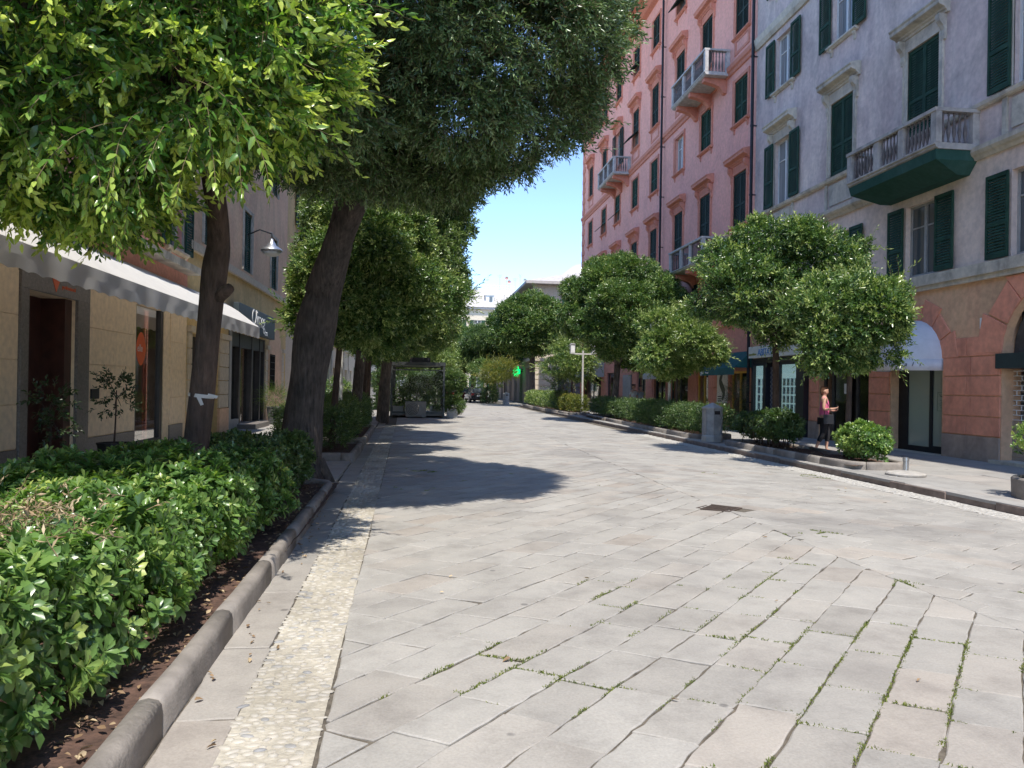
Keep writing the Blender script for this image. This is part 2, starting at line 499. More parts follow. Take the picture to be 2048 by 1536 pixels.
def clumpify(lumps, per_m2, r0, r1, seed, flat=.72, core=.70):
    """break smooth lumps into many small overhanging leaf clumps round a slightly smaller core"""
    rng = np.random.default_rng(seed+900); out = [(c, tuple(np.array(r)*core)) for c, r in lumps]
    for li, (c, r) in enumerate(lumps):
        c = np.array(c, float); r = np.array(r, float); p = 1.6
        area = 4*PI*(((r[0]*r[1])**p+(r[0]*r[2])**p+(r[1]*r[2])**p)/3)**(1/p)
        for k in range(int(area*per_m2)):
            d = rng.normal(0,1,3); d /= np.linalg.norm(d)
            q = rng.uniform(r0, r1)
            P = c + d*np.maximum(r*rng.uniform(.97,1.10) - q*np.array([.85,.85,.85*flat]), r*.5)
            if any((((P-np.array(c2))/np.array(r2))**2).sum() < .6 for j, (c2, r2) in enumerate(lumps) if j != li): continue
            out.append((tuple(P), (q*rng.uniform(.85,1.2), q*rng.uniform(.85,1.2), q*flat)))
    return out

def crown_arrays(lumps, dens, temps, rng, droop=.35, wild=.5, tone=.2, tone_var=.13, size=(.8,1.2), young=None, young_frac=.1, seed=0, clumps=None, stray=0, **kw):
    kw_scale = kw.pop('stray_scale', 1.0)
    if clumps: lumps = clumpify(lumps, *clumps, seed=seed)
    P, D, W = crown_points(lumps, dens, rng, seed=seed, **kw)
    n = len(P)
    D2 = D + rng.normal(0, wild, (n,3)); D2[:,2] -= droop
    S = rng.uniform(size[0], size[1], n)
    tn = tone + rng.normal(0, tone_var, n) + .06*W
    parts = [scatter(temps, P, D2, S, tn, rng)]
    if young is not None:
        if clumps: lumps = lumps[1:]
        P2, D3, W2 = crown_points(lumps, dens*young_frac, rng, seed=seed, depth=.05, rough=kw.get('rough',.12), clump=kw.get('clump',.35), inner=.85)
        n2 = len(P2)
        D4 = D3 + rng.normal(0, .45, (n2,3)); D4[:,2] -= droop*.6
        parts.append(scatter(young, P2+D3*.03, D4, rng.uniform(.8,1.3,n2), .60+rng.normal(0,.15,n2), rng))  # paler outer shoots: new growth, with sunlit highlights also put into the tone
    if stray:
        k = rng.choice(n, min(stray, n), replace=False)
        far = np.argsort(-np.linalg.norm((P-P.mean(0))/P.std(0), axis=1))[:max(stray*6, 50)]
        k = rng.choice(far, min(stray, len(far)), replace=False)
        D5 = D[k] + rng.normal(0,.35,(len(k),3)); D5[:,2] += .25
        parts.append(scatter(STRAY, P[k]+D[k]*.05, D5, rng.uniform(.9,1.6,len(k))*kw_scale, .45+rng.normal(0,.15,len(k)), rng))
    return join_np(parts)

def wobble_tube(mb, pts, rads, n=10, seed=0, amp=.06, sub=4):
    """tapered trunk/limb through pts with a knobbly surface"""
    P = [Vector(p) for p in pts]; pp, rr = [], []
    for i in range(len(P)-1):
        p0 = P[max(i-1,0)]; p1 = P[i]; p2 = P[i+1]; p3 = P[min(i+2,len(P)-1)]
        for k in range(sub):
            t = k/sub
            q = .5*((2*p1) + (p2-p0)*t + (2*p0-5*p1+4*p2-p3)*t*t + (3*p1-p0-3*p2+p3)*t**3)
            pp.append(q); rr.append(rads[i]*(1-t)+rads[i+1]*t)
    pp.append(P[-1]); rr.append(rads[-1])
    b = len(mb.v)
    mb.tube(pp, rr, n)
    rnd = random.Random(seed)
    ph = [rnd.uniform(0,6.28) for _ in range(6)]
    for i, p in enumerate(pp):
        for k in range(n):
            a = 2*PI*k/n
            f = 1 + amp*(math.sin(3*a+ph[0]+i*.35) + .7*math.sin(5*a+ph[1]-i*.5) + .5*math.sin(2*a+ph[2]+i*.9))
            v = Vector(mb.v[b+i*n+k]); q = p + (v-p)*f
            mb.v[b+i*n+k] = tuple(q)

def limbs_to(mb, fork, targets, r0, rng, n=7):
    """curving limbs from the fork up into the crown"""
    for j, tg in enumerate(targets):
        f = Vector(fork); t = Vector(tg); mid = f.lerp(t, .5) + Vector((rng.normal(0,.1), rng.normal(0,.1), .12*(t-f).length))
        r = r0*rng.uniform(.45,.65)
        wobble_tube(mb, [f - Vector((0,0,.1)), f.lerp(mid,.4), mid, t], [r, r*.85, r*.6, r*.22], n, j+3, .05, 3)

def make_tree(name, trunk, fork_r, lumps, arrays, leafmat, barkmat, label, cat='tree', group=None, nlimb=6, rng=None, extra=None, seed=0):
    base = trunk[0][0]
    t = thing(name, base, label, cat, group)
    mb = MB()
    wobble_tube(mb, [p for p, r in trunk], [r for p, r in trunk], 12, seed, .05, 4)
    rng = rng or np.random.default_rng(seed)
    tg = []
    for k in range(nlimb):
        c, r = lumps[k % len(lumps)]
        a = 2*PI*k/nlimb + rng.uniform(0,1)
        tg.append((c[0]+r[0]*.6*math.cos(a), c[1]+r[1]*.6*math.sin(a), c[2]+r[2]*rng.uniform(-.2,.5)))
    limbs_to(mb, trunk[-1][0], tg, trunk[-1][1], rng)
    if extra: extra(mb)
    mb.build('trunk', barkmat, t, smooth=True)
    V, T, A, Mi = arrays
    me = np_mesh('crown', V-np.array(base), T, [leafmat, M['stem']], {'tone': A}, Mi)
    o = link(bpy.data.objects.new('crown', me)); o.parent = t
    return t

def hedge_box_points(x0, x1, y0, y1, z0, z1, dens, rng, seed=0, rough=.06, round_=.12, ends=True):
    """points over the top, sides and ends of a clipped hedge (not the bottom), jittered inward"""
    P, D = [], []
    nz = Noise3(seed+5, 1.6); nz2 = Noise3(seed+6, 5.)
    def add(n, f, nrm):
        u = rng.uniform(0,1,(n,2)); p = np.array([f(a,b) for a,b in u]); P.append(p); D.append(np.tile(nrm,(n,1)).astype(float))
    lx, ly, lz = x1-x0, y1-y0, z1-z0
    add(int(lx*ly*dens), lambda a,b: (x0+a*lx, y0+b*ly, z1), (0,0,1.))
    for xx, nx in ((x0,-1.),(x1,1.)):
        add(int(ly*lz*dens), lambda a,b: (xx, y0+a*ly, z0+b*lz), (nx,0,.35))
    if ends:
        for yy, ny in ((y0,-1.),(y1,1.)):
            add(int(lx*lz*dens), lambda a,b: (x0+a*lx, yy, z0+b*lz), (0,ny,.35))
    P = np.concatenate(P); D = np.concatenate(D)
    # round the edges: pull corner points toward the middle
    c = np.array([(x0+x1)/2,(y0+y1)/2,(z0+z1)/2]); h = np.array([lx,ly,lz])/2
    q = np.abs((P-c))/h
    ex = np.clip((np.abs(P-c)-(h-round_))/round_, 0, 1); k = (ex.sum(1)-1).clip(0)
    P = P - np.sign(P-c)*ex*(k[:,None]*.45*round_)
    D = D/np.linalg.norm(D,axis=1,keepdims=True)
    P += D*(rough*nz(P)[:,None] + rough*.6*nz2(P)[:,None]) - D*np.abs(rng.normal(0,.06,len(P)))[:,None]
    return P, D, nz2(P)

def make_hedge(name, dims, dens, temps, mat, rng, label, cat='hedge', group=None, tone=.2, size=(.8,1.2), stems=0, seed=0, young=0.0, inner=.5, **kw):
    x0,x1,y0,y1,z0,z1 = dims
    base = ((x0+x1)/2,(y0+y1)/2,z0 if stems == 0 else min(z0,.12))
    t = thing(name, base, label, cat, group)
    parts = []
    P, D, W = hedge_box_points(*dims, dens, rng, seed, **kw)
    n = len(P)
    D2 = D + rng.normal(0,.42,(n,3)); D2[:,2] += .15
    tn = tone + rng.normal(0,.13,n) + .07*W
    if young: tn = tn + (rng.uniform(0,1,n) < young)*rng.uniform(.15,.45,n)
    parts.append(scatter(temps, P, D2, rng.uniform(size[0],size[1],n), tn, rng))
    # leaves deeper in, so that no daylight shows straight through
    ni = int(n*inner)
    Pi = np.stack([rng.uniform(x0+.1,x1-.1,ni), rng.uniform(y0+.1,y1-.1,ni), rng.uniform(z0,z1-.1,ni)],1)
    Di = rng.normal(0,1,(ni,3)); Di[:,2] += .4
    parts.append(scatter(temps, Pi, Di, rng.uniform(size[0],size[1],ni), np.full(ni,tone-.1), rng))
    V, T, A, Mi = join_np(parts)
    me = np_mesh('foliage', V-np.array(base), T, [mat, M['stem']], {'tone': A}, Mi)
    o = link(bpy.data.objects.new('foliage', me)); o.parent = t
    ns = stems or max(4, int((y1-y0)*3))
    for k in range(ns):
        mb = MB()
        x = rng.uniform(x0+.15*(x1-x0),x1-.1*(x1-x0)); y = rng.uniform(y0+.1,y1-.1)
        x2 = x+rng.normal(0,.1); y2 = y+rng.normal(0,.12)
        mb.tube([(x,y,base[2]-.05),((x+x2)/2+rng.normal(0,.03),(y+y2)/2,(z0+z1)/2*.6),(x2,y2,z1-.12)], [.013,.01,.005], 5)
        mb.build('stem', M['bark'], t)
    return t

# ------------------------------------------------------------------ camera and light
H_EYE = 1.6
yaw, pitch, roll = R_(7.0), R_(0.19), R_(0.95)
fw = Vector((math.sin(yaw)*math.cos(pitch), math.cos(yaw)*math.cos(pitch), math.sin(pitch)))
r0 = Vector((math.cos(yaw), -math.sin(yaw), 0)); u0 = r0.cross(fw)
cr = r0*math.cos(roll) + u0*math.sin(roll)
cu = -r0*math.sin(roll) + u0*math.cos(roll)
cam_d = bpy.data.cameras.new('camera'); cam = link(bpy.data.objects.new('camera', cam_d))
mw = Matrix((cr, cu, -fw)).transposed().to_4x4(); mw.translation = (0,0,H_EYE)
cam.matrix_world = mw
cam_d.sensor_width = 36; cam_d.lens = 36*1500/2048
cam_d.clip_start = .05; cam_d.clip_end = 6000
scene.camera = cam

SUN_EL, SUN_AZ = R_(62), R_(176.5)      # azimuth clockwise from +Y: behind the camera, a touch to the right
sdir = Vector((math.sin(SUN_AZ)*math.cos(SUN_EL), math.cos(SUN_AZ)*math.cos(SUN_EL), math.sin(SUN_EL)))
sd = bpy.data.lights.new('sun', 'SUN'); sd.energy = 2.5; sd.angle = R_(.5); sd.color = (1.0, .94, .85)
so = link(bpy.data.objects.new('sun', sd)); so.rotation_euler = sdir.to_track_quat('Z','Y').to_euler()
so.location = (0,-10,40)

w = bpy.data.worlds.new('World'); scene.world = w; w.use_nodes = True
wt = w.node_tree; bg = wt.nodes['Background']
sky = wt.nodes.new('ShaderNodeTexSky'); sky.sky_type = 'NISHITA'; sky.sun_disc = False
sky.sun_elevation = SUN_EL; sky.sun_rotation = SUN_AZ; sky.altitude = 3000; sky.air_density = 1.0; sky.dust_density = 0.0; sky.ozone_density = 3.0
bg.inputs['Strength'].default_value = .15
# a white cloud bank low over the end of the street, soft wisps elsewhere
tc = wt.nodes.new('ShaderNodeTexCoord')
def wmath(op, a, b=None, c=None):
    n = wt.nodes.new('ShaderNodeMath'); n.operation = op
    for i, x in enumerate((a,b,c)):
        if x is None: continue
        if isinstance(x, (int,float)): n.inputs[i].default_value = x
        else: wt.links.new(x, n.inputs[i])
    return n.outputs[0]
sx = wt.nodes.new('ShaderNodeSeparateXYZ'); wt.links.new(tc.outputs['Generated'], sx.inputs[0])
az_ = wmath('ARCTAN2', sx.outputs[0], sx.outputs[1])       # radians from the street axis
el_ = wmath('ARCSINE', sx.outputs[2])
cn = wt.nodes.new('ShaderNodeTexNoise'); cn.inputs['Scale'].default_value = 9; cn.inputs['Detail'].default_value = 6
wt.links.new(tc.outputs['Generated'], cn.inputs['Vector'])
# top edge of the bank: about 9 degrees up at azimuth 12 degrees, falling away to both sides
dx = wmath('DIVIDE', wmath('SUBTRACT', az_, R_(12.6)), R_(5.2))
top = wmath('MULTIPLY', wmath('DIVIDE', 1.0, wmath('ADD', wmath('MULTIPLY', dx, dx), 1.0)), R_(9.4))
top = wmath('ADD', top, wmath('MULTIPLY', wmath('SUBTRACT', cn.outputs['Fac'], .5), R_(2.0)))
mask = wt.nodes.new('ShaderNodeMapRange'); mask.interpolation_type = 'SMOOTHSTEP'
mask.inputs['From Min'].default_value = R_(-.35); mask.inputs['From Max'].default_value = R_(.6)
wt.links.new(wmath('SUBTRACT', top, el_), mask.inputs['Value'])
mixc = wt.nodes.new('ShaderNodeMix'); mixc.data_type = 'RGBA'
wt.links.new(mask.outputs[0], mixc.inputs['Factor'])
hs = wt.nodes.new('ShaderNodeHueSaturation'); hs.inputs['Saturation'].default_value = 1.0; hs.inputs['Value'].default_value = 1.0
wt.links.new(sky.outputs[0], hs.inputs['Color'])
wt.links.new(hs.outputs[0], mixc.inputs['A']); mixc.inputs['B'].default_value = (9.0, 9.2, 9.5, 1)
wt.links.new(mixc.outputs['Result'], bg.inputs['Color'])
vs = scene.view_settings
vs.view_transform = 'Standard'; vs.look = 'None'; vs.gamma = 1; vs.exposure = 1.4; vs.use_curve_mapping = False
scene.render.engine = 'CYCLES'
scene.cycles.max_bounces = 8; scene.cycles.transparent_max_bounces = 16
scene.cycles.diffuse_bounces = 4; scene.cycles.transmission_bounces = 4; scene.cycles.glossy_bounces = 3
scene.cycles.use_denoising = True
scene.cycles.sample_clamp_indirect = 6

# ------------------------------------------------------------------ ground, road, gutters, pavements
def sh(v): return -.019*(v-3.4)          # the left edge drifts slowly away from the street axis

g = MB(); g.quad((-900,-300,-.06),(900,-300,-.06),(900,1500,-.06),(-900,1500,-.06))
tag(g.build('ground', M['ground'], recalc=False), kind='structure')

rb = MB()
rb.quad((-1.6,-4,-.012),(8.0,-4,-.012),(8.0,62,-.012),(-2.6,62,-.012))
tag(rb.build('road_bed', M['bed'], recalc=False), kind='structure')
rf = MB()
rf.quad((-2.6,62,-.006),(9.5,62,-.006),(9.5,220,-.006),(-8,220,-.006))
rf.quad((8.0,56,-.008),(60,56,-.008),(60,68,-.008),(8.0,68,-.008))
far_road = rf.build('road', M['slab'], recalc=False)
tag(far_road, kind='structure')

def clip_poly(poly, a, b, c):
    """keep a*x+b*y+c >= 0"""
    out = []
    for i in range(len(poly)):
        p, q = poly[i], poly[(i+1) % len(poly)]
        dp = a*p[0]+b*p[1]+c; dq = a*q[0]+b*q[1]+c
        if dp >= 0: out.append(p)
        if (dp >= 0) != (dq >= 0):
            t = dp/(dp-dq); out.append((p[0]+(q[0]-p[0])*t, p[1]+(q[1]-p[1])*t))
    return out
def area2(p): return abs(sum(p[i][0]*p[(i+1)%len(p)][1]-p[(i+1)%len(p)][0]*p[i][1] for i in range(len(p))))/2

rnd = random.Random(5)
SV, SF, ST, SWm = [], [], [], []
weed_edges = []
nz_w = Noise3(31, .9); nz_h = Noise3(33, 1.3)
TH = R_(41.5); sn, cs = math.sin(TH), math.cos(TH)
SPINE, ROWW = 4.08, .30
DRAIN = (4.06, 9.76, .33)
NZX = Noise3(55, 1.1)
def add_slab(poly, near, thick=.04, zt=0.0, tone=None, jit=.0038, jv=True):
    if len(poly) < 3 or area2(poly) < .006: return
    # subdivide + jitter the outline
    pts = []
    n = len(poly)
    if jv and zt == 0.0 and thick == .04:
        poly = [(x+.012*NZX((x,y,0)), y+.012*NZX((x,y,9.))) for x, y in poly]
    seg = .09 if near else .45
    for i in range(n):
        p, q = poly[i], poly[(i+1)%n]
        Ln = math.hypot(q[0]-p[0], q[1]-p[1]); k = max(1, int(Ln/seg))
        for j in range(k):
            t = j/k
            jx = rnd.gauss(0, jit) if jv else 0; jy = rnd.gauss(0, jit) if jv else 0
            pts.append((p[0]+(q[0]-p[0])*t+jx, p[1]+(q[1]-p[1])*t+jy))
    cx = sum(p[0] for p in pts)/len(pts); cy = sum(p[1] for p in pts)/len(pts)
    # a few corners chipped
    b = len(SV); m = len(pts)
    gx, gy, z0 = rnd.gauss(0,.004), rnd.gauss(0,.004), zt + rnd.gauss(0,.0014) - .002
    tn = rnd.gauss(.5,.16) if tone is None else tone
    wm = max(0, rnd.gauss(-.1,.24)); wm = min(1, wm)
    zz = lambda x,y: z0 + (x-cx)*gx + (y-cy)*gy
    for x, y in pts: SV.append((x, y, zt-thick))
    for x, y in pts: SV.append((x, y, zz(x,y)-.005))
    for x, y in pts:
        d = math.hypot(cx-x, cy-y)+1e-6; s = min(.009, d*.2)/d
        SV.append((x+(cx-x)*s, y+(cy-y)*s, zz(x,y)))
    for r in range(2):
        for i in range(m):
            j = (i+1)%m
            SF.append((b+r*m+i, b+r*m+j, b+(r+1)*m+j, b+(r+1)*m+i))
    SF.append(tuple(b+2*m+i for i in range(m)))
    ST.extend([tn]*(3*m)); SWm.extend([wm]*(3*m))

def in_drain(poly):
    cx = sum(p[0] for p in poly)/len(poly); cy = sum(p[1] for p in poly)/len(poly)
    return abs(cx-DRAIN[0])+abs(cy-DRAIN[1]) < .30
for side in (0, 1):
    # p = perpendicular coordinate, t = along the row (in the left half); the right half is the mirror image
    for k in range(-160, 30):
        gap = .006
        t = rnd.uniform(-.8, 0) - 8
        while t < 85:
            Ln = rnd.uniform(.48, .76); gap = .0048 if -k*ROWW*sn+t*cs < 9 else .010
            p0, p1 = k*ROWW+gap+rnd.gauss(0,.002), (k+1)*ROWW-gap+rnd.gauss(0,.002)
            t0, t1 = t+.0022, t+Ln-.0022
            sk = .05+rnd.gauss(0,.012)
            c = []
            for (p, tt) in ((p0,t0),(p1,t0+sk),(p1,t1+sk),(p0,t1)):
                c.append((p*cs+tt*sn, -p*sn+tt*cs))
            t += Ln
            if min(q[1] for q in c) > 62 or max(q[1] for q in c) < .2: continue
            if min(q[0] for q in c) > SPINE or max(q[0] for q in c) < -2: continue
            if side == 0:
                pl = clip_poly(c, -1, 0, SPINE-.004)
                pl = clip_poly(pl, 1, .019, .42-.019*3.4) if len(pl) > 2 else pl     # left edge u > -.42+sh(v)
            else:
                if min(2*SPINE-q[0] for q in c) > 7.55: continue
                pl = clip_poly(c, -1, 0, SPINE-.004)
                pl = [(2*SPINE-x, y) for x, y in pl][::-1]
                pl = clip_poly(pl, -1, 0, 7.52) if len(pl) > 2 else pl
            pl = clip_poly(pl, 0, -1, 62) if len(pl) > 2 else pl
            if len(pl) < 3 or in_drain(pl): continue
            cy = sum(q[1] for q in pl)/len(pl)
            add_slab(pl, cy < 11)
            if cy < 16:
                for i in range(len(pl)):
                    a, b2 = pl[i], pl[(i+1)%len(pl)]
                    if math.hypot(a[0]-b2[0], a[1]-b2[1]) > .12: weed_edges.append((a, b2))
me = bpy.data.meshes.new('road'); me.from_pydata(SV, [], SF)
for nm, arr in (('tone', ST), ('warm', SWm)):
    at = me.attributes.new(nm, 'FLOAT', 'POINT'); at.data.foreach_set('value', np.array(arr, dtype=np.float32))
me.materials.append(M['slab']); me.update()
tag(link(bpy.data.objects.new('road_paving', me)), kind='structure')

# long flush slabs along the left kerb and the kerb of the right pavement, and both pavements
SV, SF, ST, SWm = [], [], [], []
v = .2
while v < 60:
    Ln = rnd.uniform(.85, 1.5)
    add_slab([(-1.12+sh(v), v+.006), (-.845+sh(v), v+.006), (-.845+sh(v+Ln), v+Ln-.006), (-1.12+sh(v+Ln), v+Ln-.006)], v < 9, tone=rnd.gauss(.3,.15))
    v += Ln
me = bpy.data.meshes.new('gutter_slabs'); me.from_pydata(SV, [], SF)
for nm, arr in (('tone', ST), ('warm', SWm)):
    at = me.attributes.new(nm, 'FLOAT', 'POINT'); at.data.foreach_set('value', np.array(arr, dtype=np.float32))
me.materials.append(M['slab']); me.update()
tag(link(bpy.data.objects.new('gutter_slabs', me)), kind='structure')

# pebble gutters: cobbles set on edge in mortar
def pebble_strip(name, x0, x1, v0, v1, shf, rng, size=(.021,.036), zb=-.006, mats=None):
    mb = MB()
    n = int((v1-v0)/2)+1
    for i in range(n):
        a = v0+(v1-v0)*i/n; b = v0+(v1-v0)*(i+1)/n
        mb.quad((x0+shf(a),a,zb),(x1+shf(a),a,zb),(x1+shf(b),b,zb),(x0+shf(b),b,zb))
    mats = mats or (M['mortar'], M['pebble']); base = mb.mesh(name, mats[0], recalc=False)
    # pebbles
    prof = [(1,0),(.92,.45),(.62,.85),(.0,1.0)]
    K = 7
    tv, tt = [], []
    for r, z in prof[:-1]:
        for k in range(K): tv.append((r*math.cos(2*PI*k/K), r*math.sin(2*PI*k/K), z))
    tv.append((0,0,1.))
    for i in range(2):
        for k in range(K):
            k2 = (k+1)%K
            tt += [(i*K+k, i*K+k2, i*K+K+k2), (i*K+k, i*K+K+k2, i*K+K+k)]
    for k in range(K): tt.append((2*K+k, 2*K+(k+1)%K, 3*K))
    tv = np.array(tv); tt = np.array(tt)
    P = []
    y = v0
    while y < v1:
        x = x0 + rng.uniform(0,.02)
        w_ = size[1]*2*.92
        while x < x1-.01:
            P.append((x+shf(y)+rng.normal(0,.004), y+rng.normal(0,.005)+.012*math.sin(x*24)))
            x += w_*rng.uniform(.75,1.1)
        y += size[0]*2*rng.uniform(.9,1.15)
        if y > 14: y += .02
    P = np.array(P); n = len(P)
    keep = rng.uniform(0,1,n) > .34; P = P[keep]; n = len(P)
    sx_ = size[1]*rng.uniform(.6,1.1,n); sy_ = size[0]*rng.uniform(.6,1.05,n); sz_ = rng.uniform(.004,.011,n)
    a = rng.normal(0,.35,n); c, s = np.cos(a), np.sin(a)
    X = tv[None,:,0]*sx_[:,None]; Y = tv[None,:,1]*sy_[:,None]; Z = tv[None,:,2]*sz_[:,None]+zb
    V = np.stack([X*c[:,None]-Y*s[:,None]+P[:,0:1], X*s[:,None]+Y*c[:,None]+P[:,1:2], Z], 2).reshape(-1,3)
    T = (tt[None]+(np.arange(n)*len(tv))[:,None,None]).reshape(-1,3)
    pm = np_mesh(name+'_p', V, T, [M['pebble']], {'tone': np.repeat(rng.uniform(0,1,n), len(tv))})
    o1 = bpy.data.objects.new(name, base)
    bm = bmesh.new(); bm.from_mesh(base); nf = len(bm.faces); bm.from_mesh(pm)
    bm.faces.ensure_lookup_table()
    for i, f in enumerate(bm.faces):
        f.material_index = 0 if i < nf else 1
    bm.to_mesh(base); bm.free(); base.materials.append(mats[1])
    bpy.data.meshes.remove(pm)
    link(o1); tag(o1, kind='structure')
# each pebble its own grey or cream
m_, t_, b_ = nt('pebble_tones')
at_ = N(t_, 'ShaderNodeNewGeometry'); rr_ = ramp(t_, [(0,(.25,.255,.265)),(.16,(.40,.38,.335)),(.8,(.46,.43,.37)),(1,(.36,.335,.295))])
L(t_, at_.outputs['Random Per Island'], rr_.inputs['Fac']); L(t_, rr_.outputs['Color'], b_.inputs['Base Color']); b_.inputs['Roughness'].default_value = .6
M['pebble'] = m_
def soiled(m, sc=.8, lo=.62):
    t = m.node_tree; b = t.nodes['Principled BSDF']; src = b.inputs['Base Color'].links[0].from_socket
    n = N(t, 'ShaderNodeTexNoise', Scale=sc, Detail=7.0, Roughness=.65); L(t, geo_pos(t), n.inputs['Vector'])
    r = ramp(t, [(.32, (lo, lo*.97, lo*.93)), (.62, (1.06,1.05,1.03))]); L(t, n.outputs['Fac'], r.inputs['Fac'])
    mm = N(t, 'ShaderNodeMix', data_type='RGBA', blend_type='MULTIPLY'); mm.inputs['Factor'].default_value = 1
    L(t, src, mm.inputs['A']); L(t, r.outputs['Color'], mm.inputs['B']); L(t, mm.outputs['Result'], b.inputs['Base Color'])
soiled(M['pebble']); soiled(M['mortar'])
M['mortar2'] = mat_plain('grey_mortar', (.36,.345,.315), .95, var=.25, scale=12, bump=.4)
M['pebble2'] = mat_plain('grey_pebbles', (.37,.355,.325), .75, var=.3, scale=16)
pebble_strip('left_gutter', -.835, -.425, .3, 30, sh, np.random.default_rng(3))
pebble_strip('right_gutter', 7.54, 7.93, 6.0, 26, lambda v: 0.0, np.random.default_rng(4), size=(.03,.045), mats=(M['mortar2'], M['pebble2']))

# right pavement: dark weathered kerb and big slabs
SV, SF, ST, SWm = [], [], [], []
x = 8.22
cols_x = [8.24, 9.2, 10.25, 11.35, 12.45]
for i in range(4):
    v = -3 + rnd.uniform(0,.5)
    while v < 58:
        Ln = rnd.uniform(.7,1.25)
        add_slab([(cols_x[i]+.004, v+.004),(cols_x[i+1]-.004, v+.004),(cols_x[i+1]-.004, v+Ln-.004),(cols_x[i]+.004, v+Ln-.004)], False, .05, .12, jit=.001)
        v += Ln
v = -3
while v < 58:
    Ln = rnd.uniform(.9,1.5)
    add_slab([(7.95, v+.004),(8.236, v+.004),(8.236, v+Ln-.004),(7.95, v+Ln-.004)], False, .05, .122, jit=.003)
    v += Ln
# left pavement
cols_l = [-5.95, -5.0, -4.1, -3.3]
for i in range(3):
    v = 2 + rnd.uniform(0,.5)
    while v < 60:
        Ln = rnd.uniform(.7,1.25)
        add_slab([(cols_l[i]+.004, v+.004),(cols_l[i+1]-.004, v+.004),(cols_l[i+1]-.004, v+Ln-.004),(cols_l[i]+.004, v+Ln-.004)], False, .05, .06, jit=.001)
        v += Ln
# the paved gaps between the left planters
for (a, b2) in ((11.75, 15.35), (19.2, 20.0), (26.4, 60)):
    for i, (xa, xb) in enumerate(((-3.3,-2.3),(-2.3,-1.14))):
        v = a
        while v < b2-.05:
            Ln = min(rnd.uniform(.7,1.1), b2-v)
            xo = sh(v) if i == 1 else 0
            add_slab([(xa+.004, v+.004),(xb-.004+xo, v+.004),(xb-.004+xo, v+Ln-.004),(xa+.004, v+Ln-.004)], False, .05, .055, jit=.001)
            v += Ln
me = bpy.data.meshes.new('pavement'); me.from_pydata(SV, [], SF)
for nm, arr in (('tone', ST), ('warm', SWm)):
    at = me.attributes.new(nm, 'FLOAT', 'POINT'); at.data.foreach_set('value', np.array(arr, dtype=np.float32))
me.materials.append(M['pave']); me.update()
tag(link(bpy.data.objects.new('pavement', me)), kind='structure')
pb = MB()
pb.box(7.962, 12.6, -3, 58, -.05, .095); pb.box(-6.1, -3.295, 2, 60, -.05, .03)
for (a, b2) in ((11.75, 15.35), (19.2, 20.0), (26.4, 60)): pb.box(-3.29, -1.16+sh(b2), a, b2, -.05, .025)
tag(pb.build('pavement_bed', M['bed']), kind='structure')
kb = MB(); v = -3
while v < 58:
    Ln = rnd.uniform(.9,1.5); e = rnd.gauss(0,.006)
    kb.box(7.945+e, 7.99, v+.003, v+Ln-.003, -.04, .105+rnd.gauss(0,.003)); v += Ln
tag(kb.build('right_kerb', M['kerb_dark'], bevel=.012), kind='structure')

# rounded concrete kerbs round the planting beds
def kerb_path(name, pts, w_=.125, h=.16, mat=None, z0=-.03):
    """sweep a round-topped kerb profile along pts (x,y)"""
    prof = [(-w_/2,z0),(-w_/2,h-.06),(-w_*.46,h-.03),(-w_*.34,h-.010),(0,h),(w_*.34,h-.010),(w_*.46,h-.03),(w_/2,h-.06),(w_/2,z0)]
    mb = MB(); n = len(prof)
    P = [Vector((p[0],p[1],0)) for p in pts]
    rings = []
    for i, p in enumerate(P):
        d = (P[min(i+1,len(P)-1)]-P[max(i-1,0)]).normalized(); nn = Vector((-d.y, d.x, 0))
        wv = 1+.02*math.sin(i*1.7); hv = .004*math.sin(i*2.3)
        rings.append([tuple(p + nn*a*wv + Vector((0,0,z+(hv if z>0 else 0)))) for a, z in prof])
    # cast in lengths of about a metre with open joints
    acc = 0.0; start = 0
    for i in range(1, len(P)):
        acc += (P[i]-P[i-1]).length
        if acc > .95 or i == len(P)-1:
            rr = [list(r) for r in rings[start:i+1]]
            for e_, o_ in ((0,1),(-1,-2)):
                a_ = [Vector(q) for q in rr[e_]]; b_ = [Vector(q) for q in rr[o_]]
                rr[e_] = [tuple(p_ + (q_-p_)*min(.4, .006/max(.02,(q_-p_).length))) for p_, q_ in zip(a_, b_)]
            vs = [q for r in rr for q in r]; m_n = len(rr); fs = []
            for a in range(m_n-1):
                for k in range(n-1): fs.append((a*n+k, a*n+k+1, (a+1)*n+k+1, (a+1)*n+k))
            fs.append(tuple(range(n))); fs.append(tuple(range((m_n-1)*n, m_n*n)))
            mb.add(vs, fs); start = i; acc = 0.0
    o = mb.build(name, mat or M['kerb'], smooth=True)
    return tag(o, kind='structure')
def bed_outline(xr0, xr1, xl, v0, v1, rad=.45, step=.45):
    """right side from v0 up to v1, round corner, across to xl and back"""
    pts = []
    v = v0
    f = lambda q: xr0+(xr1-xr0)*(q-v0)/(v1-v0)
    while v < v1-rad: pts.append((f(v), v)); v += step
    for k in range(7):
        a = PI/2*k/6
        pts.append((f(v1)-rad+rad*math.cos(a), v1-rad+rad*math.sin(a)))
    x_ = f(v1)-rad-.3
    while x_ > xl: pts.append((x_, v1)); x_ -= .4
    pts.append((xl, v1)); 
    v = v1-.4
    while v > v0: pts.append((xl, v)); v -= .6
    pts.append((xl, v0)); pts.append((xl+.25, v0)); pts.append((f(v0)-.2, v0)); pts.append((f(v0), v0+.02))
    return pts
kerb_path('left_bed_kerb', bed_outline(-1.13, -1.30, -3.25, -.5, 11.6), h=.17)
kerb_path('left_bed_kerb', bed_outline(-1.36, -1.42, -3.2, 15.5, 19.1, .25), h=.2)
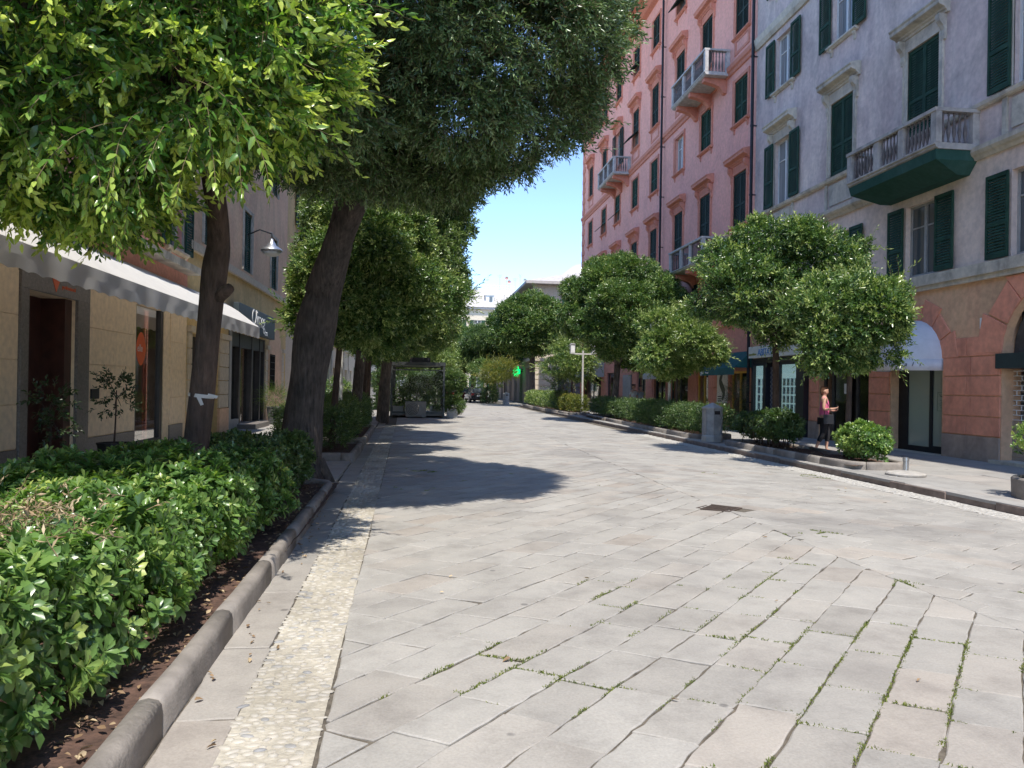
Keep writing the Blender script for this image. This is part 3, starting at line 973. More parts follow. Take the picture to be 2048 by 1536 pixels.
kerb_path('left_bed_kerb', bed_outline(-1.45, -1.58, -3.2, 20.1, 26.3, .25), h=.2)
def mir(pts): return pts
kerb_path('right_bed_kerb', [(8.22,19.3),(8.2,18.4),(8.2,17.5),(8.2,16.5),(8.2,15.5),(8.22,14.5),(8.26,13.9),(8.34,13.6),(8.5,13.42),(8.75,13.36),(9.1,13.36),(9.3,13.5),(9.36,14),(9.36,15.5),(9.36,17),(9.36,19.3),(9.2,19.42),(8.4,19.42),(8.22,19.3)], .12, .27, M['kerb'], .05)
kerb_path('right_bed_kerb', [(8.6,38),(8.5,36),(8.4,33),(8.3,30),(8.22,27),(8.18,24),(8.18,21.9),(8.3,21.6),(9.2,21.6),(9.4,21.9),(9.4,26),(9.4,32),(9.5,38),(8.6,38.1)], .12, .27, M['kerb'], .05)
kerb_path('right_bed_kerb', [(8.02,58),(7.95,52),(7.98,47),(8.05,43),(8.1,40.3),(8.3,40.0),(9.2,40.0),(9.3,40.5),(9.3,50),(9.3,58)], .12, .25, M['kerb'], .05)
# brown earth in the beds, with a crust of dead leaves
def soil(name, x0, x1, v0, v1, z, seed):
    r = np.random.default_rng(seed); nzq = Noise3(seed, 3.)
    nx, ny = max(3,int((x1-x0)/.12)), max(3,int((v1-v0)/.12))
    xs = np.linspace(x0,x1,nx); ys = np.linspace(v0,v1,ny)
    vs = []; fs = []
    for j in range(ny):
        for i in range(nx):
            vs.append((xs[i], ys[j], z+.025*nzq((xs[i],ys[j],0))+r.normal(0,.006)))
    for j in range(ny-1):
        for i in range(nx-1): fs.append((j*nx+i, j*nx+i+1, (j+1)*nx+i+1, (j+1)*nx+i))
    mb = MB().add(vs, fs)
    tag(mb.build(name, M['soil'], recalc=False, smooth=True), kind='structure')
soil('soil', -3.22, -1.17, -.4, 11.5, .09, 1); soil('soil', -3.15, -1.44, 15.55, 19.0, .11, 2); soil('soil', -3.15, -1.58, 20.2, 26.2, .11, 3)
soil('soil', 8.24, 9.34, 13.4, 19.35, .2, 4); soil('soil', 8.3, 9.4, 21.7, 38, .2, 5); soil('soil', 8.05, 9.3, 40.1, 58, .18, 6)

rgl = np.random.default_rng(21)
def litter(name, pts, label_kind='stuff', size=(.6,1.2)):
    P = np.array(pts); n = len(P)
    tp = []
    for k in range(4):
        v_, t_ = leaf_np(.05, .022, True, rgl.uniform(.2,.9), rgl.uniform(-.3,.4))
        v_ = v_ - np.array([0,.025,0]); tp.append((v_, t_, np.zeros(len(v_)), np.zeros(len(t_),int)))
    D = rgl.normal(0,1,(n,3)); D[:,2] *= .12
    V, T, A, Mi = scatter(tp, P, D, rgl.uniform(size[0],size[1],n), rgl.uniform(.05,1,n), rgl, roll=False)
    o = link(bpy.data.objects.new(name, np_mesh(name, V, T, [M['dry'], M['stem']], {'tone': A}, Mi)))
    return tag(o, kind='stuff')
lp = []
for k in range(900): lp.append((rgl.uniform(-2.0,-1.2)+sh(3)*0, rgl.uniform(1.6,11.4), .115+rgl.uniform(0,.02)))
for k in range(150): lp.append((8.3+rgl.uniform(0,1), rgl.uniform(13.5,18.5), .235))
for k in range(50):
    v = rgl.uniform(2.5,10); lp.append((-1.10+abs(rgl.normal(0,.12))+sh(v), v, .012))
for k in range(8): lp.append((rgl.uniform(-.3,7.4), rgl.uniform(3,12), .012))
for k in range(6): lp.append((rgl.uniform(.0,3), rgl.uniform(3,7), .012))
litter('fallen_leaves', lp)

# weeds in the joints of the paving
wp, wd, wsz, wtn = [], [], [], []
nzb = Noise3(77, .55); nzs = Noise3(78, 4.5); nzt = Noise3(79, 16.)
for (a, b2) in weed_edges:
    Ln = math.hypot(a[0]-b2[0], a[1]-b2[1]); k = int(Ln/.012)
    mx_, my_ = (a[0]+b2[0])/2, (a[1]+b2[1])/2
    if my_ > 15 or my_ < 1.5: continue
    dens_ = 1.02*math.exp(-((mx_-2.3)/1.9)**2 - ((my_-4.2)/2.3)**2) + .12
    for i in range(k):
        f = (i+rnd.random())/k
        x_, y_ = a[0]+(b2[0]-a[0])*f, a[1]+(b2[1]-a[1])*f
        q = nzb((x_,y_,0))*.4 + nzs((x_,y_,.3))*.6 + nzt((x_,y_,.7))*.45
        if q > 1.18 - dens_*1.02 and rnd.random() < .8:
            hgt = rnd.uniform(.3,.7)*(1.0 + .8*max(0,q-.6))
            for _ in range(3):
                wp.append((x_+rnd.gauss(0,.0045), y_+rnd.gauss(0,.0045), -.008)); wsz.append(hgt*rnd.uniform(.5,1.1)); wtn.append(rnd.uniform(.1,.9))
                wd.append((rnd.gauss(0,.6), rnd.gauss(0,.6), .8))
wt_ = []
for k in range(5):
    v_, t_ = leaf_np(.030, .008 if k < 3 else .013, False, .2, .25); wt_.append((v_, t_, np.zeros(len(v_)), np.zeros(len(t_),int)))
V, T, A, Mi = scatter(wt_, np.array(wp), np.array(wd), np.array(wsz), np.array(wtn), np.random.default_rng(9))
o = link(bpy.data.objects.new('grass', np_mesh('grass', V, T, [M['weed'], M['stem']], {'tone': A}, Mi)))
tag(o, 'small green weeds growing in the joints between paving slabs', 'weeds', kind='stuff')

# iron drain grating set cornerwise in the paving
M['iron'] = mat_plain('rusty_iron', (.10,.075,.06), .7, .4, .4, 20, .3)
dr = thing('drain_grate', (DRAIN[0],DRAIN[1],0), 'rusty square iron drain grating set cornerwise in the paving', 'drain grate', rz=R_(45))
q = MB(); s_ = .235
for a, b2, c_, d_ in ((-s_,s_,-s_,-s_+.03),(-s_,s_,s_-.03,s_),(-s_,-s_+.03,-s_+.03,s_-.03),(s_-.03,s_,-s_+.03,s_-.03)): q.box(a,b2,c_,d_,-.03,.002)
q.build('frame', M['iron'], dr, world=False)
q = MB()
for i in range(10):
    x_ = -s_+.045+i*.0425; q.box(x_-.009,x_+.009,-s_+.03,s_-.03,-.03,-.001)
for i in range(3): q.box(-s_+.03,s_-.03,-.14+i*.14-.006,-.14+i*.14+.006,-.03,-.004)
q.build('bar_grid', M['iron'], dr, world=False)

# ------------------------------------------------------------------ buildings: kit
def blotched(m, lo=.74, hi=1.12, sc=1.1):
    """old paint: broad cloudy blotches and soot-dark runs"""
    t = m.node_tree; b = t.nodes['Principled BSDF']; src = b.inputs['Base Color'].links[0].from_socket
    n = N(t, 'ShaderNodeTexNoise', Scale=sc, Detail=9.0, Roughness=.6, Distortion=.8); L(t, geo_pos(t, (1,1,.6)), n.inputs['Vector'])
    r = ramp(t, [(.33, (lo,lo,lo*1.02)), (.5, (.98,.98,.98)), (.68, (hi,hi*.99,hi*.97))]); L(t, n.outputs['Fac'], r.inputs['Fac'])
    mm = N(t, 'ShaderNodeMix', data_type='RGBA', blend_type='MULTIPLY'); mm.inputs['Factor'].default_value = 1
    L(t, src, mm.inputs['A']); L(t, r.outputs['Color'], mm.inputs['B']); L(t, mm.outputs['Result'], b.inputs['Base Color'])
    return m
M['pink'] = mat_plaster('pink_plaster', (.86,.43,.345), (.73,.35,.28), .45, .25)
M['pink_trim'] = mat_plaster('terracotta_trim', (.66,.27,.19), (.55,.23,.16), .4, .3)
M['pink_base'] = mat_plaster('red_base_plaster', (.60,.27,.20), (.50,.25,.19), .5, .4)
M['grey'] = mat_plaster('grey_plaster', (.62,.495,.455), (.76,.64,.56), .75, .8)
M['mezz'] = mat_plaster('beige_plaster', (.82,.65,.54), (.70,.56,.48), .45, .4)
M['ochre'] = mat_plaster('ochre_plaster', (.68,.43,.26), (.64,.33,.21), .5, .5)
M['rustic'] = mat_plaster('red_block_plaster', (.74,.31,.20), (.62,.30,.20), .5, .45)
M['plinth'] = mat_plaster('worn_plinth', (.42,.32,.25), (.33,.27,.235), .5, .5)
M['stone'] = mat_plaster('pale_stone_trim', (.60,.545,.45), (.45,.39,.30), .5, .5)
M['cream'] = mat_plaster('cream_plaster', (.62,.54,.42), (.55,.47,.37), .4, .3)
M['beige_panel'] = mat_plaster('beige_wall_panel', (.90,.72,.50), (.84,.66,.46), .3, .1, .05)
M['peach'] = mat_plaster('peach_plaster', (.78,.55,.36), (.70,.42,.29), .5, .4)
M['yellow'] = mat_plaster('yellow_plaster', (.70,.52,.25), (.60,.42,.22), .4, .3)
M['tan'] = mat_plaster('taupe_plaster', (.36,.30,.25), (.30,.25,.21), .4, .3)
for k_, a_ in (('grey',(.70,1.15,.9)),('mezz',(.80,1.08,.8)),('stone',(.62,1.12,1.6)),('ochre',(.78,1.12,.9)),('rustic',(.75,1.10,1.3)),('plinth',(.7,1.15,1.5)),('pink',(.88,1.05,.7)),('peach',(.8,1.08,.8)),('yellow',(.8,1.08,.8))): blotched(M[k_], *a_)
M['shutter'] = mat_plain('green_shutter_paint', (.020,.058,.036), .75, var=.35, scale=4, bump=.1, spec=.25)
M['shutter_dark'] = mat_plain('dark_green_shutter_paint', (.022,.040,.032), .75, var=.35, scale=4, spec=.25)
M['white'] = mat_plain('white_window_paint', (.70,.70,.67), .5, var=.08)
M['woodgrey'] = mat_plain('grey_window_paint', (.36,.35,.33), .6, var=.15)
M['iron_dark'] = mat_plain('black_iron', (.025,.026,.03), .5, .5, .2)
M['steel'] = mat_plain('brushed_steel', (.45,.46,.47), .35, .85, .1)
M['granite'] = mat_plain('grey_granite', (.19,.17,.155), .45, var=.3, scale=30)
M['tile_roof'] = mat_plain('roof_slate', (.42,.39,.37), .8, var=.2, scale=3, bump=.3)
m_, t_, b_ = nt('window_pane'); b_.inputs['Base Color'].default_value = (.10,.115,.12,1); b_.inputs['Roughness'].default_value = .06; b_.inputs['Specular IOR Level'].default_value = .7
M['pane'] = m_
m_, t_, b_ = nt('curtained_pane')
n_ = N(t_, 'ShaderNodeTexNoise', Scale=2.0); L(t_, geo_pos(t_, (1,14,.3)), n_.inputs['Vector'])
r_ = ramp(t_, [(.35,(.17,.185,.19)),(.65,(.34,.35,.345))]); L(t_, n_.outputs['Fac'], r_.inputs['Fac']); L(t_, r_.outputs['Color'], b_.inputs['Base Color'])
b_.inputs['Roughness'].default_value = .08; b_.inputs['Specular IOR Level'].default_value = .7
M['pane_curtain'] = m_
M['glass'] = mat_glass('clear_glass', refl=.05, clear=.86)
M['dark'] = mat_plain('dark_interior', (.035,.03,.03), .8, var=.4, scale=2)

def fm_right(s, z, d): return (12.4-d, s, z)
def fm_left(s, z, d): return (-5.9+d, s, z)
def fbox(mb, fm, s0, s1, z0, z1, d0, d1):
    a = fm(s0,z0,d0); b = fm(s1,z1,d1)
    mb.box(min(a[0],b[0]),max(a[0],b[0]),min(a[1],b[1]),max(a[1],b[1]),min(a[2],b[2]),max(a[2],b[2]))
def wall_holes(mb, fm, s0, s1, z0, z1, holes, depth=.22):
    ss = sorted({s0,s1} | {h[i] for h in holes for i in (0,1) if s0 <= h[i] <= s1})
    zs = sorted({z0,z1} | {h[i] for h in holes for i in (2,3) if z0 <= h[i] <= z1})
    for i in range(len(ss)-1):
        for j in range(len(zs)-1):
            cs_, cz = (ss[i]+ss[i+1])/2, (zs[j]+zs[j+1])/2
            if any(h[0] < cs_ < h[1] and h[2] < cz < h[3] for h in holes): continue
            mb.quad(fm(ss[i],zs[j],0), fm(ss[i+1],zs[j],0), fm(ss[i+1],zs[j+1],0), fm(ss[i],zs[j+1],0))
    for h in holes:
        a,b,c,d = h[:4]; dp = h[4] if len(h) > 4 else depth
        c2, d2 = max(c,z0), min(d,z1)
        if c2 >= d2: continue
        for sx_ in (a,b):
            mb.quad(fm(sx_,c2,0), fm(sx_,d2,0), fm(sx_,d2,-dp), fm(sx_,c2,-dp))
        if c >= z0: mb.quad(fm(a,c,0), fm(b,c,0), fm(b,c,-dp), fm(a,c,-dp))
        if d <= z1: mb.quad(fm(a,d,0), fm(b,d,0), fm(b,d,-dp), fm(a,d,-dp))

_cache = {}
def cached(key, fn):
    if key not in _cache: _cache[key] = fn()
    return _cache[key]
# kit pieces in facade space: -x points out of the wall, y runs along it, z up; origin at the opening's bottom centre
def k_frame(w, h, mat):
    def f():
        q = MB(); x0,x1 = .13,.185
        q.box(x0,x1,-w/2,-w/2+.06,0,h); q.box(x0,x1,w/2-.06,w/2,0,h)
        q.box(x0,x1,-w/2+.06,w/2-.06,0,.07); q.box(x0,x1,-w/2+.06,w/2-.06,h-.06,h)
        q.box(x0-.012,x1,-.045,.045,.07,h-.06)
        q.box(x0+.006,x1,-w/2+.06,-.045,h*.68,h*.68+.035); q.box(x0+.006,x1,.045,w/2-.06,h*.68,h*.68+.035)
        return q.mesh('window', mat)
    return cached(('fr',w,h,mat.name), f)
def k_pane(w, h, mat):
    def f():
        q = MB(); q.box(.162,.170,-w/2+.03,w/2-.03,.03,h-.03); return q.mesh('pane', mat)
    return cached(('pn',w,h,mat.name), f)
def k_shutter(w, h, mat, th=.045):
    """one louvred leaf, origin bottom centre, lying in the plane x 0..-th"""
    def f():
        q = MB(); st = .055
        q.box(-th,0,-w/2,-w/2+st,0,h); q.box(-th,0,w/2-st,w/2,0,h)
        rails = [(0,.10),(h*.38,h*.38+.08),(h-.09,h)]
        for a,b in rails: q.box(-th+.002,-.002,-w/2+st,w/2-st,a,b)
        for (a,b) in ((.10,h*.38),(h*.38+.08,h-.09)):
            n = max(3,int((b-a)/.062)); p = (b-a)/n
            for i in range(n):
                z = a+p*(i+.5)
                q.prism([(-th+.004,z-.034),(-th+.014,z-.036),(-.004,z+.026),(-.014,z+.028)], 1, -w/2+st, w/2-st)
        return q.mesh('shutter', mat)
    return cached(('sh',w,h,mat.name), f)
def k_surround(w, h, mat, t=.13, p=.035, sillgap=False):
    def f():
        q = MB()
        q.box(-p,.02,-w/2-t,-w/2,0,h); q.box(-p,.02,w/2,w/2+t,0,h); q.box(-p,.02,-w/2-t,w/2+t,h,h+t)
        q.box(-p-.02,0,-w/2-t-.025,-w/2-t,0,h+t); q.box(-p-.02,0,w/2+t,w/2+t+.025,0,h+t)
        return q.mesh('surround', mat)
    return cached(('su',w,h,t,mat.name), f)
def k_sill(w, mat, brackets=True, panel=0):
    def f():
        q = MB()
        q.prism([(.05,-.10),(-.05,-.10),(-.09,-.07),(-.13,-.05),(-.13,0),(.05,0)], 1, -w/2-.2, w/2+.2)
        if panel:
            q.box(-.03,0,-w/2-.1,-w/2+.05,-panel,-.10); q.box(-.03,0,w/2-.05,w/2+.1,-panel,-.10)
            q.box(-.02,0,-w/2+.05,w/2-.05,-.2,-.10); q.box(-.02,0,-w/2+.05,w/2-.05,-panel,-panel+.12)
        elif brackets:
            for s_ in (-1,1):
                y = s_*(w/2+.02)
                q.prism([(0,-.34),(-.03,-.30),(-.04,-.2),(-.085,-.14),(-.085,-.10),(0,-.10)], 1, y-.055, y+.055)
        return q.mesh('sill', mat)
    return cached(('si',w,brackets,panel,mat.name), f)
def k_pediment(w, mat):
    def f():
        q = MB(); e = w/2+.16
        q.box(-.04,0,-e,e,.0,.20)
        q.prism([(0,.20),(-.07,.20),(-.09,.25),(-.13,.27),(-.15,.31),(-.29,.36),(-.31,.38),(-.31,.46),(-.34,.50),(-.34,.53),(-.05,.60),(0,.60)], 1, -e-.18, e+.18)
        for s_ in (-1,1):
            y = s_*(e+.0)
            q.prism([(0,-.42),(-.05,-.40),(-.07,-.30),(-.06,-.18),(-.10,-.08),(-.19,.02),(-.21,.10),(-.21,.195),(0,.195)], 1, y-.07, y+.07)
        return q.mesh('pediment', mat)
    return cached(('pe',w,mat.name), f)

def add_window(root, origin, s, z, w, h, style, mats, rz=0.0, out=1, surround=True, pediment=False, sill='bracket', lift=False):
    """origin(s,z,d) -> point relative to root.  style: open | closed | half | bare"""
    fr, pn, shm, trim = mats
    fo = inst('window', k_frame(w,h,fr), root, origin(s,z,0), rz)
    inst('pane', k_pane(w,h,pn), fo, (0,0,0))
    lw = round(w/2, 3)
    if style == 'closed':
        for k in (-1,1):
            o = inst('shutter', k_shutter(lw-.006,h-.02,shm), fo, (.065,k*lw/2,.01))
        if lift: pass
    elif style == 'open':
        for k in (-1,1):
            inst('shutter', k_shutter(lw+.03,h,shm), fo, (-.055,k*(w/2+lw/2+.02),0))
    elif style == 'flap':
        # leaves closed, the lower half pushed out from the top hinge
        h1 = round(h*.42,3)
        for k in (-1,1):
            inst('shutter', k_shutter(lw-.006,round(h-h1-.03,3),shm), fo, (.065,k*lw/2,h1+.02))
            c = inst('shutter', k_shutter(lw-.006,h1,shm), fo, (.065-h1*math.sin(R_(48)), k*lw/2, h1-h1*math.cos(R_(48))+.01))
            c.rotation_euler = (0, R_(48), 0)
    if surround: inst('surround', k_surround(w,h,trim), fo, (0,0,0))
    if pediment: inst('pediment', k_pediment(w,trim), fo, (0,0,h+.13))
    if sill: inst('sill', k_sill(w,trim,True,sill if isinstance(sill,float) else 0), fo, (0,0,0))
    return fo

def baluster_mesh(h, mat):
    def f():
        q = MB(); q.lathe([(.032,0),(.032,.04),(.018,.07),(.03,.16),(.045,.27),(.036,.38),(.018,.52),(.016,.60),(.028,.64),(.018,.68),(.03,h-.03),(.03,h)], n=8)
        return q.mesh('baluster', mat, smooth=True)
    return cached(('ba',h,mat.name), f)
def balcony(root, rel, s0, s1, zs, zr, depth, slabm, balm, underm, under='brackets', iron=False):
    """slab top at zs, rail top at zr; rel maps (s,z,d) to a point relative to root"""
    c = (s0+s1)/2; Ln = s1-s0; hb = zr-zs-.08
    q = MB()
    q.prism([(0,-.14),(-depth+.1,-.14),(-depth+.04,-.10),(-depth+.04,-.06),(-depth,-.04),(-depth,0),(0,0)], 1, -Ln/2, Ln/2)
    b = q.build('balcony', slabm, root, world=False, loc=rel(c, zs, 0))
    q = MB()
    pw = .09; ys = [-Ln/2+.08, -Ln/2+Ln*.36, Ln/2-Ln*.36, Ln/2-.08]
    X = -depth+.10
    for y in ys: q.box(X-pw*.8,X+pw*.8,y-pw,y+pw,0,hb)
    for y in (ys[0],ys[-1]): q.box(-.16,-.0,y-pw*.8,y+pw*.8,0,hb)
    q.box(X-.10,X+.10,-Ln/2-.02,Ln/2+.02,hb,hb+.08)
    for y in (ys[0],ys[-1]): q.box(X+.10,0,y-.1,y+.1,hb,hb+.08)
    if not iron: q.box(X-.07,X+.07,-Ln/2+.03,Ln/2-.03,0,.05) if False else None
    q.build('balustrade', slabm, b, world=False)
    bm = baluster_mesh(hb, balm)
    q = MB(); src_v = [v.co.copy() for v in bm.vertices]; src_f = [tuple(p.vertices) for p in bm.polygons]
    if iron:
        q2 = MB(); q2.tube([(0,0,0),(0,0,hb)], .012, 5); src_v = [Vector(v) for v in q2.v]; src_f = q2.f
    y = ys[0]+pw+.07
    while y < ys[-1]-pw-.03:
        if all(abs(y-p) > pw+.04 for p in ys): q.add([(v.x+X, v.y+y, v.z) for v in src_v], src_f)
        y += .135 if not iron else .10
    for yy in (ys[0],ys[-1]):
        x = X+.16
        while x < -.2:
            q.add([(v.x+x, v.y+yy, v.z) for v in src_v], src_f); x += .135 if not iron else .10
    q.build('baluster_row', balm, b, world=False, smooth=not iron)
    q = MB()
    if under == 'brackets':
        for y in (-Ln/2+.45, 0, Ln/2-.45):
            q = MB(); q.prism([(0,-.75),(-.12,-.72),(-.2,-.6),(-.32,-.48),(-.6,-.38),(-depth+.12,-.30),(-depth+.12,-.142),(0,-.142)], 1, y-.13, y+.13); q.build('corbel', underm, b, world=False)
    else:
        t0, t1 = Ln/2-.03, Ln/2-.30
        a = [(-depth+.06,-t0,-.145),(0,-t0,-.145),(0,t0,-.145),(-depth+.06,t0,-.145)]
        m_ = [(-depth+.10,-t0+.04,-.36),(0,-t0+.04,-.36),(0,t0-.04,-.36),(-depth+.10,t0-.04,-.36)]
        e = [(-.30,-t1,-.62),(0,-t1,-.62),(0,t1,-.62),(-.30,t1,-.62)]
        q.add(a+m_+e, [(0,1,2,3)]+[(r*4+i, r*4+(i+1)%4, r*4+4+(i+1)%4, r*4+4+i) for r in (0,1) for i in range(4)]+[(11,10,9,8)])
        q.build('corbel', underm, b, world=False)
    return b

# ------------------------------------------------------------------ grey building (right, near)
gb = thing('apartment_building', (12.4,9,0), 'grey plastered apartment building with green louvred shutters and a green-bellied stone balcony', 'building')
rel_g = lambda s, z, d: (-d, s-9, z)
G0, G1 = -14.0, 26.9
colsG = [24.75, 21.05, 17.4, 13.9, 10.25, 6.6]
wG = 1.2
hol = []
for c in colsG:
    hol += [(c-.6,c+.6,4.55,6.38),(c-.6,c+.6,8.17,10.4),(c-.6,c+.6,12.2,14.1),(c-.6,c+.6,15.8,18.0),(c-.6,c+.6,19.9,21.6)]
ARC_A = (17.53, .98, 2.43); ARC_B = (13.3, 1.40, 2.49); ARC_C = (9.2,1.4,2.49)
base_h = [(19.5,22.1,.0,2.5,.5),(22.75,26.55,.0,3.0,.3)] + [(c-r,c+r,0,z+r,.45) for c,r,z in (ARC_A,ARC_B,ARC_C)]
q = MB()
q.mi = 0; wall_holes(q, fm_right, G0, G1, 0, 4.25, base_h)
q.mi = 1; wall_holes(q, fm_right, G0, G1, 4.25, 6.95, hol)
q.mi = 2; wall_holes(q, fm_right, G0, G1, 6.95, 22.6, hol)
# spandrels of the arches
q.mi = 0
for c, r, z in (ARC_A, ARC_B, ARC_C):
    for sg in (-1,1):
        pts = [(c+sg*r, z+r)] + [(c+sg*r*math.cos(a*PI/2/8), z+r*math.sin(a*PI/2/8)) for a in range(9)]
        q.prism(pts, 0, 12.4, 12.6)
q.mi = 2
q.box(13.7, 24, G0, G1, -.05, 22.4)
q.box(12.4, 13.7, G0, G0+.3, 0, 22.4)
q.build('wall', [M['ochre'], M['mezz'], M['grey']], gb, recalc=False)
# string courses, eaves
q = MB()
q.box(12.24,12.4,G0,G1,4.25,4.50); q.box(12.30,12.4,G0,G1,4.14,4.25)
q.prism([(12.4,6.86),(12.34,6.86),(12.30,6.92),(12.24,6.96),(12.20,7.02),(12.20,7.12),(12.4,7.16)], 1, G0, G1)
q.prism([(12.4,7.98),(12.32,7.98),(12.28,8.02),(12.26,8.10),(12.4,8.13)], 1, G0, G1)
q.prism([(12.4,14.36),(12.33,14.36),(12.26,14.50),(12.22,14.72),(12.4,14.80)], 1, G0, G1)
for c in colsG:
    if abs(c-17.4) > .1:
        for a, b in ((-.85,-.72),(.72,.85)): q.box(12.35,12.4,c+a,c+b,7.16,7.98)
        q.box(12.365,12.4,c-.6,c+.6,7.27,7.9)
q.build('string_course', M['stone'], gb)
q = MB(); q.prism([(12.4,21.9),(12.2,22.0),(12.0,22.3),(11.75,22.45),(11.75,22.62),(12.4,22.7),(24,24.5),(24,22.4),(12.4,22.4)], 1, G0, G1)
q.build('roof', M['stone'], gb)
MG = (M['white'], M['pane_curtain'], M['shutter'], M['stone'])
for i, c in enumerate(colsG):
    st0 = 'open'
    add_window(gb, rel_g, c, 4.55, wG, 1.83, 'open', (M['woodgrey'], M['pane'], M['shutter'], M['stone']), surround=False, sill=None)
    add_window(gb, rel_g, c, 8.17, wG, 2.23, 'closed' if i in (1,2) else 'open', MG, pediment=True, sill=None)
    add_window(gb, rel_g, c, 12.2, wG, 1.9, 'open', MG, surround=(i > 1), sill='bracket')
    if i < 4:
        add_window(gb, rel_g, c, 15.8, wG, 2.2, 'closed' if i%2 else 'open', MG, pediment=True, sill='bracket')
        add_window(gb, rel_g, c, 19.9, wG, 1.7, 'closed', MG, sill='bracket')
M['balc_green'] = mat_plaster('green_painted_underside', (.028,.085,.068), (.06,.125,.105), .6, .5)
M['bal_dark'] = mat_plain('weathered_baluster', (.16,.135,.125), .9, var=.35, scale=8)
M['balc_stone'] = blotched(mat_plaster('weathered_balcony_stone', (.50,.46,.42), (.34,.30,.27), .6, .7), .6, 1.15, 2.0)
balcony(gb, rel_g, 15.45, 18.95, 7.22, 8.0, 1.1, M['balc_stone'], M['bal_dark'], M['balc_green'], 'belly')
# rusticated blocks on the piers
def blocks(s0, s1, zs, split, fm=fm_right):
    for j in range(len(zs)-1):
        z0, z1 = zs[j]+.012, zs[j+1]-.012
        cuts = [s0, (s0+s1)/2 + (.0 if j%2 else .12*split), s1] if split else [s0, s1]
        for k in range(len(cuts)-1): fbox(q, fm, cuts[k]+.008, cuts[k+1]-.008, z0, z1, -.01, .028)
zc = [.67,1.10,1.56,2.01,2.45]
for a_, b_2, zz_, sp_ in ((14.72,16.5,zc+[2.9],1),(18.55,19.48,zc,0),(10.62,11.88,zc+[2.9],1),(22.12,22.7,zc,0)):
    q = MB(); blocks(a_, b_2, zz_, sp_); q.build('rustication', M['rustic'], gb, bevel=.008)
for c, r, z in (ARC_A, ARC_B, ARC_C):
    nv = 7; q = MB()
    for k in range(nv):
        a0, a1 = PI*k/nv+.012, PI*(k+1)/nv-.012
        ro = r + (.58 if k%2 else .74)
        if r < 1: ro = r+(.42 if k%2 else .55)
        pts = [(c+r*math.cos(a), z+r*math.sin(a)) for a in (a0,(a0+a1)/2,a1)] + [(c+ro*math.cos(a), z+ro*math.sin(a)) for a in (a1,a0)]
        q.prism([(p[0], min(p[1],4.12)) for p in pts], 0, 12.364, 12.41)
    q.build('arch_stones', M['rustic'], gb, bevel=.008)
for a, b in ((14.72,16.5),(18.55,19.48),(22.12,22.7),(10.62,11.88)):
    q = MB(); fbox(q, fm_right, a, b, .1, .66, -.01, .04); q.build('plinth', M['plinth'], gb)
# door under the white half-dome awning: dark frame, two pale panes
q = MB()
for a,b in ((16.55,16.62),(17.20,17.30),(18.14,18.51)): q.box(12.62,12.70,a,b,.12,2.5)
q.box(12.62,12.70,16.62,17.20,.12,.30); q.box(12.62,12.70,17.30,18.14,.12,.26)
q.box(12.615,12.70,16.55,18.51,2.5,3.42)
dr = q.build('door', M['iron_dark'], gb)
m_, t_, b_ = nt('greenish_frosted_pane')
b_.inputs['Base Color'].default_value = (.33,.38,.31,1); b_.inputs['Roughness'].default_value = .10; b_.inputs['Specular IOR Level'].default_value = .6
M['frost'] = m_
q = MB(); q.box(12.655,12.665,16.62,17.20,.30,2.5); q.build('pane', M['frost'], dr); q = MB(); q.box(12.655,12.665,17.30,18.14,.26,2.5); q.build('pane', M['frost'], dr)
M['notice_ink'] = mat_plain('green_notice_ink', (.10,.17,.12), .7)
q = MB(); 
for a,b,c_,d_ in ((16.78,17.05,1.62,1.63),(16.78,17.05,1.17,1.18),(16.78,16.79,1.18,1.62),(17.04,17.05,1.18,1.62)): q.box(12.650,12.654,a,b,c_,d_)
q.tube([(12.65,16.85,1.57),(12.65,16.91,1.52),(12.65,16.98,1.57)], .008, 5)
for i in range(5): q.box(12.650,12.654,16.84,16.84+.1+.03*(i%3),1.25+i*.045,1.262+i*.045)
q.build('notice', M['notice_ink'], dr)
# rolling grille in the big right arch: brick-pattern grille above, solid slats below, dark box across
q = MB()
for i in range(9): q.box(12.66,12.69,ARC_B[0]-1.4,ARC_B[0]+1.4,.18+i*.095,.18+i*.095+.088)
dr = q.build('roller_shutter', M['steel'], gb)
q = MB()
for j in range(11):
    z = 1.06+j*.105
    q.tube([(12.675,ARC_B[0]-1.4,z),(12.675,ARC_B[0]+1.4,z)], .010, 5)
    for k in range(11):
        y = ARC_B[0]-1.4+.14+k*.27+(.135 if j%2 else 0)
        if y < ARC_B[0]+1.4 and j < 10: q.tube([(12.675,y,z),(12.675,y,z+.105)], .009, 5)
q.build('grille', M['white'], dr)
q = MB(); q.box(12.30,12.68,ARC_B[0]-1.45,ARC_B[0]+1.48,2.16,2.48)
M['dark_green_box'] = mat_plain('dark_green_awning_cloth', (.02,.035,.032), .8, var=.2)
q.build('awning_box', M['dark_green_box'], gb)
q = MB(); q.prism([(ARC_B[0]+1.38*math.cos(PI*a/14), 2.49+1.38*math.sin(PI*a/14)) for a in range(15)], 0, 12.66, 12.70)
M['meshdark'] = mat_plain('dark_arch_panel', (.07,.065,.062), .7, var=.4, scale=10)
q.build('arch_panel', M['meshdark'], gb)
q = MB(); q.box(12.2,12.9,ARC_B[0]-1.5,ARC_B[0]+1.52,.10,.19); q.build('doorstep', M['stone'], gb); q = MB(); q.box(12.25,12.9,16.5,18.55,.10,.125); q.build('doorstep', M['stone'], gb)
q = MB(); q.box(12.37,12.40,15.2,15.33,3.06,3.30)
q.build('house_number', M['white'], gb)
